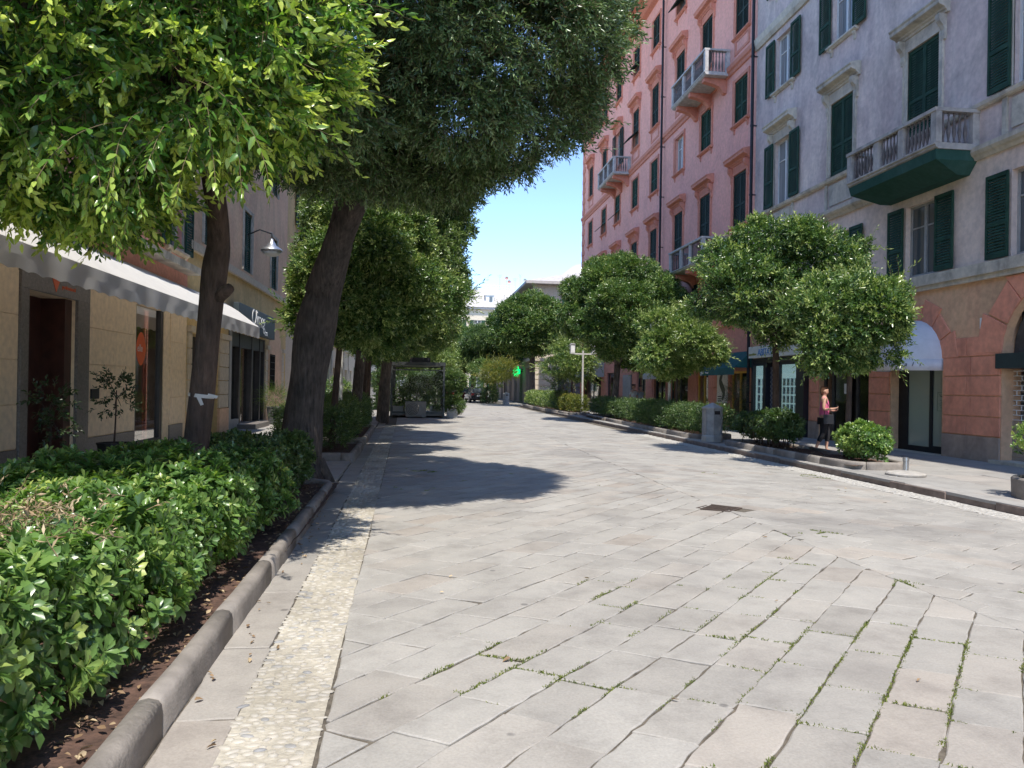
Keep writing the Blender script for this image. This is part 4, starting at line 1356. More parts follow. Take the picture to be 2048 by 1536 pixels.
# clothes shop with a dark frame and red cloth valance
M['frame_dark'] = mat_plain('dark_bronze_frame', (.06,.055,.055), .45, .3, .2)
q = MB()
for a,b in ((19.5,19.6),(20.28,20.36),(20.70,20.78),(21.55,21.65),(22.02,22.1)): q.box(12.55,12.63,a,b,.12,2.5)
q.box(12.555,12.63,19.5,22.1,2.36,2.5); q.box(12.555,12.63,19.6,20.28,.12,.5); q.box(12.555,12.63,21.65,22.02,.12,.6)
sw = q.build('shop_window', M['frame_dark'], gb)
q = MB(); q.box(12.588,12.594,19.6,20.28,.5,2.36); q.build('pane', M['glass'], sw); q = MB(); q.box(12.588,12.594,20.78,21.55,.15,2.36); q.build('pane', M['glass'], sw); q = MB(); q.box(12.588,12.594,21.65,22.02,.6,2.36); q.build('pane', M['glass'], sw)
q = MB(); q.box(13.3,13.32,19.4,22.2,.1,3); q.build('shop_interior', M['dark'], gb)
def dress_form(y, z0, col, matname, h=.95):
    q = MB(); q.lathe([(.13,0),(.17,.10),(.15,.3),(.14,.42),(.18,.6),(.17,.72),(.07,.80),(.05,.86)], (12.95,y,z0), 14)
    q.build('dummy', M['white'] if col is None else mat_plain(matname, col, .8), gb, smooth=True)
dress_form(19.95, 1.35, (.72,.72,.70), 'white_top_cloth'); dress_form(19.95, .62, (.10,.10,.12), 'dark_pattern_cloth')
dress_form(21.85, 1.3, (.32,.32,.36), 'grey_top_cloth')
q = MB(); q.box(12.575,12.58,20.9,21.02,1.55,1.85); q.build('notice', M['white'], sw)
# black-framed estate agency front
M['black_panel'] = mat_plain('black_shopfront_panel', (.018,.020,.028), .3, var=.2)
q = MB()
for a,b in ((22.75,23.25),(24.42,24.72),(25.42,25.62),(26.42,26.58)): q.box(12.22,12.44,a,b,.12,2.62)
q.box(12.215,12.44,22.75,26.58,2.62,2.76); 
for a,b in ((23.25,24.42),(25.62,26.42)): q.box(12.25,12.44,a,b,.12,.55); q.box(12.25,12.44,a,b,2.5,2.62)
sw = q.build('shop_window', M['black_panel'], gb)
q = MB(); q.box(12.265,12.271,23.25,24.42,.55,2.5); q.build('pane', M['glass'], sw); q = MB(); q.box(12.265,12.271,25.62,26.42,.55,2.5); q.build('pane', M['glass'], sw)
m_, t_, b_ = nt('pale_blue_display_glow'); b_.inputs['Base Color'].default_value = (.42,.58,.60,1); b_.inputs['Roughness'].default_value = .7; b_.inputs['Emission Color'].default_value = (.45,.72,.75,1); b_.inputs['Emission Strength'].default_value = .22; M['disp'] = m_  # board glows faintly: brightness added to the window, no lamp behind it
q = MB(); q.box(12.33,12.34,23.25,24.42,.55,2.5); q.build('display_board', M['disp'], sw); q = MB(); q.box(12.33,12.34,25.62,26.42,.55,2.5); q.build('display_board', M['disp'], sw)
M['paper'] = mat_plain('listing_paper', (.62,.74,.76), .8, var=.1, scale=20)
M['paper_dark'] = mat_plain('listing_photo', (.16,.28,.36), .7, var=.7, scale=12)
q = MB(); q2 = MB()
for (a,b) in ((23.3,24.38),(25.66,26.38)):
    n = int((b-a)/.26)
    for j in range(5):
        for i in range(n):
            y = a+.03+i*(b-a)/n; z = .62+j*.29
            q.box(12.322,12.328,y,y+.2,z,z+.25)
            q2.box(12.317,12.321,y+.02,y+.11,z+.12,z+.22); q2.box(12.317,12.321,y+.02,y+.17,z+.03,z+.045); q2.box(12.317,12.321,y+.02,y+.15,z+.07,z+.08)
lst = q.build('listing_sheet', M['paper'], sw); tag(lst, 'sheets of property listings pinned in rows'); q2.build('printing', M['paper_dark'], sw)
# lozenge-lattice door with two notices
q = MB(); q.box(12.40,12.43,24.72,25.42,.12,2.45)
dr = q.build('door', mat_plain('dark_blue_door', (.05,.07,.12), .4, .2), gb)
q = MB()
for k in range(-6,24):
    z = .12+k*.16
    for sg in (1,-1):
        ya, yb = (24.75,25.39) if sg > 0 else (25.39,24.75)
        za, zb = z, z+.55
        # clip to the leaf
        f0 = max(0,(.14-za)/(zb-za)); f1 = min(1,(2.43-za)/(zb-za))
        if f1 <= f0: continue
        q.tube([(12.385,ya+(yb-ya)*f0,za+(zb-za)*f0),(12.385,ya+(yb-ya)*f1,za+(zb-za)*f1)], .006, 4)
q.build('lattice', M['woodgrey'], dr)
q = MB(); q.box(12.372,12.376,24.86,25.1,1.55,1.78); q.build('notice', M['paper'], dr); q = MB(); q.box(12.372,12.376,24.86,25.1,1.25,1.48); q.build('notice', M['paper'], dr)
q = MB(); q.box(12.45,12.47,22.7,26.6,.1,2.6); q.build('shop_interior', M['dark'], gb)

# ------------------------------------------------------------------ pink building (right, far)
pbld = thing('apartment_building', (12.4,42,0), 'tall pink apartment building with terracotta window pediments and dark shutters', 'building')
rel_p = lambda s, z, d: (-d, s-42, z)
P0, P1 = 26.9, 57.4
colsP = [28.25,31.9,35.35,39.3,42.95,46.9,50.5,54.6]
hol = []
for c in colsP:
    hol += [(c-.6,c+.6,4.6,6.35),(c-.6,c+.6,8.1,10.2),(c-.6,c+.6,12.2,13.95),(c-.6,c+.6,15.75,18.0),(c-.6,c+.6,20.0,21.7)]
shopsP = [(27.4,28.95,.1,2.35,.5),(31.2,32.65,.1,2.35,.5),(33.7,36.2,.1,2.35,.5),(36.9,38.8,.1,2.35,.5),(40.3,42.0,.1,2.9,.5),(46.0,49.0,.1,2.6,.5),(50.6,56.0,.1,2.5,.5)]
q = MB()
q.mi = 0; wall_holes(q, fm_right, P0, P1, 0, 4.25, shopsP)
q.mi = 1; wall_holes(q, fm_right, P0, P1, 4.25, 22.9, hol)
q.box(13.7, 24, P0+.02, P1, -.05, 22.8)
q.quad((12.4,P1,0),(12.4,P1,22.9),(13.7,P1,22.9),(13.7,P1,0))
q.build('wall', [M['pink_base'], M['pink']], pbld, recalc=False)
q = MB()
q.box(12.26,12.4,P0+.05,P1+.05,4.25,4.5)
q.prism([(12.4,6.86),(12.33,6.88),(12.24,7.0),(12.22,7.12),(12.4,7.16)], 1, P0+.05, P1+.05)
q.prism([(12.4,14.40),(12.34,14.42),(12.32,14.55),(12.26,14.60),(12.24,14.76),(12.4,14.84)], 1, P0+.05, P1+.05)
k = 0; z = 4.6
while z < 22:
    q.box(12.36 if k%2 else 12.34, 12.4, P1-.55 if k%2 else P1-.8, P1+.03, z, z+.38); z += .4; k += 1
q.build('string_course', M['pink_trim'], pbld)
q = MB(); q.prism([(12.4,22.5),(12.15,22.6),(11.9,22.85),(11.45,22.95),(11.45,23.1),(12.4,23.3),(18,25.5),(24,25.5),(24,22.8),(12.4,22.8)], 1, P0+.02, P1+.5)
q.build('roof', M['pink_trim'], pbld)
MP = (M['woodgrey'], M['pane_curtain'], M['shutter_dark'], M['pink_trim'])
MP2 = (M['white'], M['pane_curtain'], M['shutter'], M['pink_trim'])
for i, c in enumerate(colsP):
    add_window(pbld, rel_p, c, 4.6, 1.2, 1.75, 'open' if i%3 else 'closed', MP, sill='bracket')
    add_window(pbld, rel_p, c, 8.1, 1.2, 2.1, 'closed', MP, pediment=True, sill=.7)
    add_window(pbld, rel_p, c, 12.2, 1.2, 1.75, 'bare' if i == 2 else ('flap' if i in (5,6) else 'closed'), MP2, sill='bracket')
    add_window(pbld, rel_p, c, 15.75, 1.2, 2.25, 'flap' if i == 4 else ('open' if i == 5 else 'closed'), MP, pediment=True, sill=.7)
    add_window(pbld, rel_p, c, 20.0, 1.2, 1.7, 'flap' if i in (2,4) else 'closed', MP, sill='bracket')
M['balc_white'] = mat_plain('pale_balcony_stone', (.46,.44,.42), .8, var=.25)
balcony(pbld, rel_p, 29.4, 33.5, 14.62, 15.55, 1.1, M['balc_white'], M['bal_dark'], M['pink_trim'])
balcony(pbld, rel_p, 44.0, 48.0, 14.66, 15.58, 1.1, M['balc_white'], M['bal_dark'], M['pink_trim'])
balcony(pbld, rel_p, 29.4, 33.5, 6.95, 7.87, 1.1, M['balc_white'], M['iron_dark'], M['pink_trim'], iron=True)
# shopfronts of the pink building
M['yellow_frame'] = mat_plain('yellow_frame', (.60,.38,.06), .5, var=.1)
for i, (a,b,c_,d_,_) in enumerate(shopsP):
    q = MB(); fr = M['yellow_frame'] if i in (0,1) else M['frame_dark']
    for y in (a, (a+b)/2-.03, b-.07): q.box(12.5,12.58,y,y+.07,c_+.02,d_)
    q.box(12.505,12.58,a+.07,b-.07,d_-.08,d_); q.box(12.505,12.58,a+.07,b-.07,c_+.02,c_+.25)
    sw = q.build('shop_window', fr, pbld)
    q = MB(); q.box(12.54,12.546,a+.05,b-.05,c_+.2,d_-.05); q.build('pane', M['glass'], sw)
    if i in (3,6):
        q = MB(); q.box(13.0,13.1,a+.4,a+.55,.3,1.9); q.box(13.05,13.2,a+.9,a+1.2,.3,1.4); q.build('display', mat_plain('warm_display', (.45,.28,.14), .7, var=.4), pbld)
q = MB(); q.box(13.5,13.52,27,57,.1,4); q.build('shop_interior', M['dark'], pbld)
for (a,b) in ((29.0,31.15),(39.0,40.2),(42.1,45.9)):
    q = MB()
    for j in range(5): fbox(q, fm_right, a, b, .2+j*.5, .2+j*.5+.48, -.01, .03)
    q.build('rustication', M['pink_base'], pbld, bevel=.008)
q = MB(); fbox(q, fm_right, 42.9, 44.6, .1, 2.4, .03, .12); q.build('pilaster', mat_plaster('grey_pilaster', (.34,.33,.32), (.28,.27,.26)), pbld)

# rain pipes
def pipe(y, z0, z1, label):
    q = MB(); q.tube([(12.22,y,z0),(12.22,y,z1)], .06, 10)
    z = z0+1
    while z < z1: q.lathe([(.075,0),(.075,.06)], (12.22,y,z), 10); q.box(12.22,12.4,y-.02,y+.02,z+.01,z+.05); z += 2.6
    tag(q.build('drainpipe', M['iron_dark']), label, 'drainpipe', 'rain pipes down the right facades')
pipe(26.86, .12, 22.4, 'dark rain pipe where the pink and the grey building meet')
pipe(37.65, .12, 22.4, 'dark rain pipe running down the middle of the pink facade')

# ------------------------------------------------------------------ lettering
def text(name, body, size, mat, parent, at, facing, extrude=.006, spacing=1.0, shear=0.0, align='LEFT'):
    """raised letters; facing 'R' = on the right-hand facades, 'L' = on the left-hand facades, 'N' = facing back down the street"""
    cu_ = bpy.data.curves.new(name, 'FONT'); cu_.body = body; cu_.size = size; cu_.extrude = extrude
    cu_.space_character = spacing; cu_.shear = shear; cu_.align_x = align; cu_.resolution_u = 3
    tmp = bpy.data.objects.new('tmp_text', cu_); link(tmp)
    dg = bpy.context.evaluated_depsgraph_get()
    me_ = bpy.data.meshes.new_from_object(tmp.evaluated_get(dg)); me_.name = name
    bpy.data.objects.remove(tmp); bpy.data.curves.remove(cu_)
    X = {'R': Vector((0,-1,0)), 'L': Vector((0,1,0)), 'N': Vector((1,0,0))}[facing]
    Z = X.cross(Vector((0,0,1)))
    mt = Matrix((X, Vector((0,0,1)), Z)).transposed().to_4x4()
    off = Vector(at)
    q = parent
    while q is not None: off = off - q.location; q = q.parent
    mt.translation = off
    me_.transform(mt)
    me_.materials.clear(); me_.materials.append(mat)
    o = link(bpy.data.objects.new(name, me_)); o.parent = parent
    return o

M['ink_blue'] = mat_plain('blue_letter_paint', (.02,.17,.42), .5)
M['ink_green'] = mat_plain('olive_letter_paint', (.22,.24,.05), .6)
M['ink_white'] = mat_plain('white_letter_paint', (.75,.75,.74), .5)
M['ink_dark'] = mat_plain('dark_letter_paint', (.06,.07,.06), .6)
M['orange'] = mat_plain('orange_decal', (.72,.13,.035), .5, var=.05)
M['sign_face'] = mat_plain('pale_sign_board', (.56,.57,.52), .6, var=.1)
M['canvas_white'] = mat_plain('white_awning_cloth', (.74,.73,.71), .85, var=.06, scale=3, bump=.1)
def cloth(name, col, tr=.35):
    m = mat_plain(name, col, .85, var=.06, scale=3, bump=.1); t = m.node_tree; b = t.nodes['Principled BSDF']
    out = [n for n in t.nodes if n.type == 'OUTPUT_MATERIAL'][0]
    tl = N(t, 'ShaderNodeBsdfTranslucent'); tl.inputs['Color'].default_value = c4(col)
    mx = N(t, 'ShaderNodeMixShader'); mx.inputs['Fac'].default_value = tr
    L(t, b.outputs[0], mx.inputs[1]); L(t, tl.outputs[0], mx.inputs[2]); L(t, mx.outputs[0], out.inputs['Surface'])
    return m
M['canvas_white'] = cloth('white_awning_canvas', (.80,.79,.77), .4)
M['canvas_dome'] = mat_plain('lilac_white_awning_cloth', (.62,.62,.66), .85, var=.10, scale=4)
M['canvas_teal'] = mat_plain('teal_awning_cloth', (.012,.085,.085), .85, var=.2, scale=3)
M['canvas_grey'] = mat_plain('grey_awning_cloth', (.42,.43,.40), .85, var=.08)
M['canvas_red'] = mat_plain('red_awning_cloth', (.50,.12,.09), .85, var=.1)

# shop sign over the agency
sg = thing('shop_sign', (12.2,24.6,2.8), 'long pale shop sign with blue ABITAT lettering over the black shopfront', 'sign')
q = MB(); q.box(12.08,12.2,22.8,26.55,2.78,3.2); q.build('board', M['sign_face'], sg, bevel=.01)
text('lettering', 'ABITAT', .36, M['ink_blue'], sg, (12.075,25.78,2.85), 'R', spacing=.92)
text('lettering', 'TAVSKA', .24, M['ink_green'], sg, (12.075,24.45,2.90), 'R')
text('lettering', 'immobiliare', .13, M['ink_green'], sg, (12.075,26.5,2.88), 'R')

# teal awnings
def awning(label, s0, s1, d, zt, ze, val, mat, group=None, fm=fm_right, scallop=0.0, side=True, name='awning', d0=0.0):
    t = thing(name, fm((s0+s1)/2, ze, d), label, 'awning', group)
    q = MB()
    prof = [(d0,zt),(d*.35,zt-(zt-ze)*.30),(d,ze)]
    n = max(6, int((s1-s0)/.5))
    vs = []; fs = []
    for i in range(n+1):
        s = s0+(s1-s0)*i/n; sag = .012*math.sin(i*2.1)+.008*math.sin(i*.9)
        for (dd, zz) in prof: vs.append(fm(s, zz-(sag if 0 < dd < d else 0), dd))
    for i in range(n):
        for k in range(2): fs.append((i*3+k, (i+1)*3+k, (i+1)*3+k+1, i*3+k+1))
    q.add(vs, fs)
    if side:
        for s in (s0,s1): q.add([fm(s,zt,d0),fm(s,prof[1][1],prof[1][0]),fm(s,ze,d),fm(s,ze,d0)],[(0,1,2,3)])
    o = q.build('canopy_cloth', mat, t)
    md = o.modifiers.new('thick','SOLIDIFY'); md.thickness = .012
    q = MB()
    nn = int((s1-s0)/.05); vs = []; fs = []
    for i in range(nn+1):
        s = s0+(s1-s0)*i/nn
        zb = ze-val + (scallop*abs(math.sin(PI*(s-s0)/.42)) if scallop else 0)
        dd = d + .010*math.sin(s*5.3)
        vs += [fm(s,ze,d), fm(s,(ze+zb)/2,dd), fm(s,zb,dd+.008*math.sin(s*7))]
    for i in range(nn):
        for k in range(2): fs.append((i*3+k,(i+1)*3+k,(i+1)*3+k+1,i*3+k+1))
    q.add(vs, fs)
    o = q.build('valance', mat, t); md = o.modifiers.new('thick','SOLIDIFY'); md.thickness = .008
    q = MB()
    for s in (s0+.3, s1-.3): q.tube([fm(s,zt-.15,d0),fm(s,ze-.02,d-.03)], .018, 6)
    q.build('bracket', M['woodgrey'], t)
    return t
a1 = awning('teal shop awning lettered gier, next to the black shopfront', 26.85, 30.3, .75, 3.1, 2.45, .27, M['canvas_teal'], 'teal awnings')
text('lettering', 'gier', .24, M['ink_white'], a1, (11.63,30.15,2.24), 'R'); text('lettering', 'farmani', .10, M['ink_white'], a1, (11.63,29.62,2.26), 'R')
a2 = awning('teal shop awning lettered gier, behind the square white lamp post', 31.3, 36.5, .75, 3.1, 2.45, .27, M['canvas_teal'], 'teal awnings')
text('lettering', 'gier', .26, M['ink_white'], a2, (11.63,35.4,2.24), 'R'); text('lettering', 'farmani', .11, M['ink_white'], a2, (11.63,34.8,2.26), 'R')
awning('small pale grey awning over a pink doorway', 36.8, 39.2, .5, 2.75, 2.35, .25, M['canvas_grey'])
awning('large plain grey awning at the far end of the pink building', 49.8, 56.6, 1.3, 3.5, 2.35, .35, M['canvas_grey'])
awning('red cloth awning over the clothes shop window', 19.5, 22.05, .35, 2.78, 2.6, .18, M['canvas_red'])
# half-dome awning on the near arch
t = thing('dome_awning', (12.4,17.53,2.45), 'white half-dome awning with dark script over the pale glass door', 'awning')
q = MB(); c, r, zc_ = ARC_A[0], ARC_A[1]+.03, 2.42; dep = .95
nu, nv_ = 14, 8; vs = []; fs = []
for j in range(nv_+1):
    b = PI/2*j/nv_                       # 0 = front lip, PI/2 = wall arch
    for i in range(nu+1):
        a = PI*i/nu
        # ribs meet at the lip: point on a quarter sphere-like shell
        yy = c + r*math.cos(a)
        zz = zc_ + r*1.0*math.sin(a)*math.sin(b)
        dd = dep*math.sin(a)*math.cos(b)
        vs.append((12.4-dd-.005, yy, zz))
for j in range(nv_):
    for i in range(nu): fs.append((j*(nu+1)+i, j*(nu+1)+i+1, (j+1)*(nu+1)+i+1, (j+1)*(nu+1)+i))
q.add(vs, fs)
o = q.build('canopy_cloth', M['canvas_dome'], t, smooth=True)
q = MB(); vs = []; fs = []
for i in range(nu*3+1):
    a = PI*i/(nu*3); yy = c+r*math.cos(a); dd = dep*math.sin(a)
    vs += [(12.4-dd-.006, yy, zc_+.005), (12.4-dd-.006-.01*math.sin(i*1.3), yy, zc_-.27)]
for i in range(nu*3): fs.append((2*i,2*i+2,2*i+3,2*i+1))
q.add(vs, fs); o = q.build('valance', M['canvas_dome'], t, smooth=True); md = o.modifiers.new('thick','SOLIDIFY'); md.thickness = .008
# script follows the curved valance letter by letter
for k, ch in enumerate('Cose Naturali'):
    a = PI*(.80-.052*k)
    if ch == ' ': continue
    lo = text('lettering', ch, .15, M['ink_dark'], t, (0,0,0), 'R', shear=.35)
    lo.location = Vector((12.4-(dep+.02)*math.sin(a)-.014, c+r*math.cos(PI-a), zc_-.17)) - t.location
    lo.data.transform(Matrix.Translation(Vector(t.location)))
    nrm = math.atan2(-math.cos(PI-a)*dep, math.sin(a)*r)
    lo.rotation_euler = (0,0,nrm*.8)

# S-curve poster on the red pier
ps = thing('poster', (12.36,29.6,1.7), 'grey wall poster with a black S-shaped curve', 'poster')
q = MB(); q.box(12.335,12.37,29.05,30.1,1.05,2.35); q.build('sheet', mat_plain('pale_poster_paper', (.66,.66,.63), .7), ps)
q = MB()
pp = [(12.325,29.75-.20*math.sin(i/12*PI*2)*(.9), 1.2+1.05*i/12) for i in range(13)]
q.tube([(p[0],p[1]-.2,p[2]) for p in pp], [.07+.09*math.sin(i/12*PI) for i in range(13)], 6, squash=1); 
for i in range(3): q.box(12.328,12.334,29.6,30.0,1.12+i*.09,1.17+i*.09)
qv = [(min(max(v[0],12.325),12.334),v[1],v[2]) for v in q.v]; q.v = qv
q.build('black_curve', M['ink_dark'], ps)
bx = thing('box_sign', (12.0,42.4,2.9), 'small black box sign projecting from the pink wall', 'sign')
q = MB(); q.box(11.6,12.38,42.3,42.5,2.75,3.12); q.build('box', M['iron_dark'], bx, bevel=.01)

# ------------------------------------------------------------------ left-hand buildings
lb = thing('shop_building', (-5.9,12,0), 'beige panelled shop building with a dark doorway under the long white awning', 'building')
q = MB()
dh = [(12.1,13.7,.06,2.95,.5),(16.5,18.22,.2,3.2,.35)]
q.mi = 0; wall_holes(q, fm_left, -8, 19.9, 0, 3.9, dh)
uph = [(c-.55,c+.55,z,z+2.0) for c in (18.9,15.2,11.5,7.8,4.1) for z in (4.75,8.6,12.4)]
q.mi = 1; wall_holes(q, fm_left, -8, 19.9, 3.9, 16, uph)
q.box(-18,-6.9,-8,19.88,-.05,15.9)
q.mi = 1; q.quad((-5.9,19.9,0),(-5.9,19.9,16),(-6.9,19.9,16),(-6.9,19.9,0))
q.build('wall', [M['beige_panel'], M['pink']], lb, recalc=False)
rel_l = lambda s, z, d: (d, s-12, z)
ML = (M['white'], M['pane_curtain'], M['shutter'], M['stone'])
for c in (18.9,15.2,11.5,7.8,4.1):
    for z in (4.75,8.6,12.4): add_window(lb, rel_l, c, z, 1.1, 2.0, 'open', ML, rz=PI, sill='bracket')
q = MB(); q.box(-5.9,-5.55,-8,19.9,4.28,4.45); q.box(-5.9,-5.4,-8,19.9,15.8,16.1); q.build('string_course', M['stone'], lb)
# cladding panels with open joints
def panels(a, b, zs):
    q = MB()
    for j in range(len(zs)-1): fbox(q, fm_left, a+.006, b-.006, zs[j]+.006, zs[j+1]-.006, -.005, .022)
    q.build('cladding', M['beige_panel'], lb, bevel=.004)
zp = [.56,1.21,1.87,2.53,3.2]
panels(14.2,16.42,zp); panels(18.62,19.6,zp); panels(9.6,11.84,zp); panels(7.4,9.6,zp); panels(5.2,7.4,zp)
q = MB()
for a,b in ((11.86,12.09),(13.71,14.18)): fbox(q, fm_left, a, b, .04, 2.95, -.2, .05)
fbox(q, fm_left, 11.86, 14.18, 2.952, 3.24, -.2, .05)
q.build('door_surround', M['granite'], lb, bevel=.006); q = MB()
fbox(q, fm_left, 16.3, 18.4, .05, .19, -.2, .12)
q.build('window_ledge', M['granite'], lb, bevel=.006)
for a,b in ((14.2,16.42),(18.62,19.6),(5.2,11.84)):
    q = MB(); fbox(q, fm_left, a, b, .04, .55, -.005, .035); q.build('plinth', M['granite'], lb, bevel=.006)
M['brown_door'] = mat_plain('dark_brown_door', (.060,.022,.017), .4, var=.3, scale=5)
q = MB(); fbox(q, fm_left, 13.45, 13.7, .06, 2.95, -.45, -.05); q.build('door', M['brown_door'], lb); q = MB(); fbox(q, fm_left, 12.1, 13.45, .06, 2.95, -.48, -.43); q.build('door', M['brown_door'], lb)
q = MB()
for a,b in ((16.5,16.58),(18.05,18.22)): fbox(q, fm_left, a, b, .2, 3.2, -.12, -.02)
fbox(q, fm_left, 16.58, 18.05, .2, .3, -.12, -.02)
sw = q.build('shop_window', M['frame_dark'], lb)
M['pane_shop'] = mat_glass('reflecting_shop_glass', refl=.38, clear=.8)
q = MB(); fbox(q, fm_left, 16.56, 18.07, .28, 3.2, -.08, -.074); q.build('pane', M['pane_shop'], sw)
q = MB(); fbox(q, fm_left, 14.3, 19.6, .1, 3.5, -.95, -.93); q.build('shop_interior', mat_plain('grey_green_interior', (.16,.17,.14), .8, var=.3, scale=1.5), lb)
q = MB(); fbox(q, fm_left, 14.3, 14.62, 1.25, 1.43, .02, .05); q.build('letter_box', M['iron_dark'], lb)
# orange drop-shaped decal with the word on the glass, and the same mark above the door
def drop(q, fm, s, z, h, w_, d0, d1):
    pts = []
    for i in range(24):
        a = 2*PI*i/24; r = 1.0
        x_ = w_*math.sin(a)*(.55+.45*math.cos(a)*.5); y_ = h*math.cos(a)
        x_ = w_*math.sin(a)*(1-.25*abs(math.cos(a)))
        pts.append((s+x_, z+y_))
    vs = [fm(p[0],p[1],d0) for p in pts]+[fm(p[0],p[1],d1) for p in pts]
    n = 24; q.add(vs, [tuple(range(n)), tuple(range(n,2*n))]+[(i,(i+1)%n,n+(i+1)%n,n+i) for i in range(n)])
q = MB(); drop(q, fm_left, 17.0, 2.28, .36, .30, -.073, -.070); dc = q.build('decal', M['orange'], sw)
text('lettering', 'elle', .22, M['ink_white'], sw, (-5.967,16.78,2.22), 'L', extrude=.001)
q = MB(); q.prism([(12.75,3.24),(13.05,3.24),(12.9,3.0)], 0, -5.85, -5.842); q.build('decal', M['orange'], lb)
text('lettering', 'professional', .10, M['orange'], lb, (-5.845,13.1,3.08), 'L', extrude=.003)
q = MB(); fbox(q, fm_left, 15.3, 15.45, 1.95, 2.1, .021, .026); q.build('plaque', M['beige_panel'], lb)

awning('long white shop awning with a scalloped valance along the left facade', 5.0, 23.7, 1.0, 3.98, 3.28, .36, M['canvas_white'], None, fm_left, .03, name='shop_awning')

pb2 = thing('shop_building', (-5.9,27,0), 'peach and yellow house with green shutters above the dark shop sign', 'building')
q = MB()
h2 = [(20.3,22.9,.06,2.85,.5),(24.1,29.5,.06,3.2,.5)]
q.mi = 0; wall_holes(q, fm_left, 19.9, 34, 0, 5.05, h2)
u2 = [(c-.55,c+.55,z,z+2.0) for c in (21.8,26.4,31.0) for z in (5.35,9.1,12.8)]
q.mi = 1; wall_holes(q, fm_left, 19.9, 34, 5.05, 16.5, u2)
q.box(-18,-6.9,19.92,33.98,-.05,16.4)
q.build('wall', [M['yellow'], M['peach']], pb2, recalc=False)
rel_2 = lambda s, z, d: (d, s-27, z)
for c in (21.8,26.4,31.0):
    for z in (5.35,9.1,12.8): add_window(pb2, rel_2, c, z, 1.1, 2.0, 'closed', ML, rz=PI, sill=None)
q = MB(); fbox(q, fm_left, 19.9,34,4.98,5.2,-.0,.10); q.build('string_course', M['cream'], pb2); q = MB(); fbox(q, fm_left, 19.9,34,16.3,16.7,-.5,.6); q.build('cornice', M['cream'], pb2)
for a,b in ((19.95,20.25),(22.95,24.0),(29.6,30.0),(33.0,33.4)):
    q = MB(); fbox(q, fm_left, a-.04, b+.04, 2.86, 3.02, 0, .12)
    for j in range(5): fbox(q, fm_left, a, b, .82+j*.41, .82+j*.41+.39, -.005, .05)
    q.build('pilaster', M['cream'], pb2, bevel=.01)
q = MB()
for a,b in ((19.95,20.25),(22.95,24.0),(29.6,30.0),(33.0,33.4)):
    q = MB(); fbox(q, fm_left, a-.02, b+.02, .05, .8, -.005, .07); q.build('plinth', M['peach'], pb2)
q = MB()
# pink arched niche
pts = [(30.1,.06),(32.9,.06),(32.9,2.6)]+[(31.5+1.4*math.cos(PI*i/10), 2.6+1.25*math.sin(PI*i/10)) for i in range(1,10)]+[(30.1,2.6)]
q.prism(pts, 0, -5.895, -5.86)
q.build('niche', M['peach'], pb2)
q = MB()
for i in range(8): s = 30.05+i*.13; q.tube([fm_left(s,1.3,.12),fm_left(s,2.7,.12)], .014, 5)
for i in range(6): q.tube([fm_left(30.0,1.35+i*.26,.12),fm_left(31.0,1.35+i*.26,.12)], .014, 5)
q.build('window_grille', M['iron_dark'], pb2)
q = MB()
for a,b in ((24.1,24.35),(25.5,25.65),(27.3,27.5),(28.6,28.75),(29.35,29.5)): fbox(q, fm_left, a,b,.06,3.2,-.25,.02)
fbox(q, fm_left, 24.35,29.35,2.75,3.2,-.25,.0)
sw = q.build('shop_window', M['frame_dark'], pb2)
q = MB(); fbox(q, fm_left, 24.35,29.35,.1,2.75,-.15,-.145); q.build('pane', M['glass'], sw)
q = MB(); fbox(q, fm_left, 24.1,24.35,.06,3.2,.021,.05); fbox(q, fm_left, 24.35,25.5,.12,.4,-.1,.02); q.build('side_panel', M['woodgrey'], sw)
for nm, a, b, z0, z1, c in (('display',24.7,25.1,1.7,2.3,(.55,.08,.06)),('display',24.7,25.1,1.2,1.7,(.05,.30,.42)),('display',24.7,25.1,.35,1.2,(.72,.42,.05)),('display',28.8,29.2,1.5,2.2,(.06,.25,.45)),('display',28.8,29.2,.4,1.5,(.70,.42,.05))):
    q = MB(); fbox(q, fm_left, a,b,z0,z1,-.135,-.13); q.build(nm, mat_plain('coloured_display', c, .6), pb2)
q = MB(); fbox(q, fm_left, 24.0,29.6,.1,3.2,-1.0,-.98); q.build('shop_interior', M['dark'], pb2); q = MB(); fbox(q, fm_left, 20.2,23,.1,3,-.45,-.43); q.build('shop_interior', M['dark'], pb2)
q = MB(); fbox(q, fm_left, 25.3,27.6,.04,.22,-.2,.6); q.build('doorstep', M['granite'], pb2); q = MB(); fbox(q, fm_left, 28.0,29.4,.04,.18,-.2,.4); q.build('doorstep', M['granite'], pb2)
sg = thing('shop_sign', (-5.8,27,3.2), 'dark slate shop sign with white lettering above the grey shopfront', 'sign')
q = MB(); fbox(q, fm_left, 24.1,29.9,3.24,4.08,.12,.30); q.build('board', mat_plain('slate_sign', (.035,.05,.058), .5, var=.2), sg, bevel=.01)
text('lettering', 'Olimeg', .80, M['ink_white'], sg, (-5.595,25.9,3.52), 'L', spacing=.9); text('lettering', 'casa', .3, M['ink_white'], sg, (-5.595,28.0,3.3), 'L')

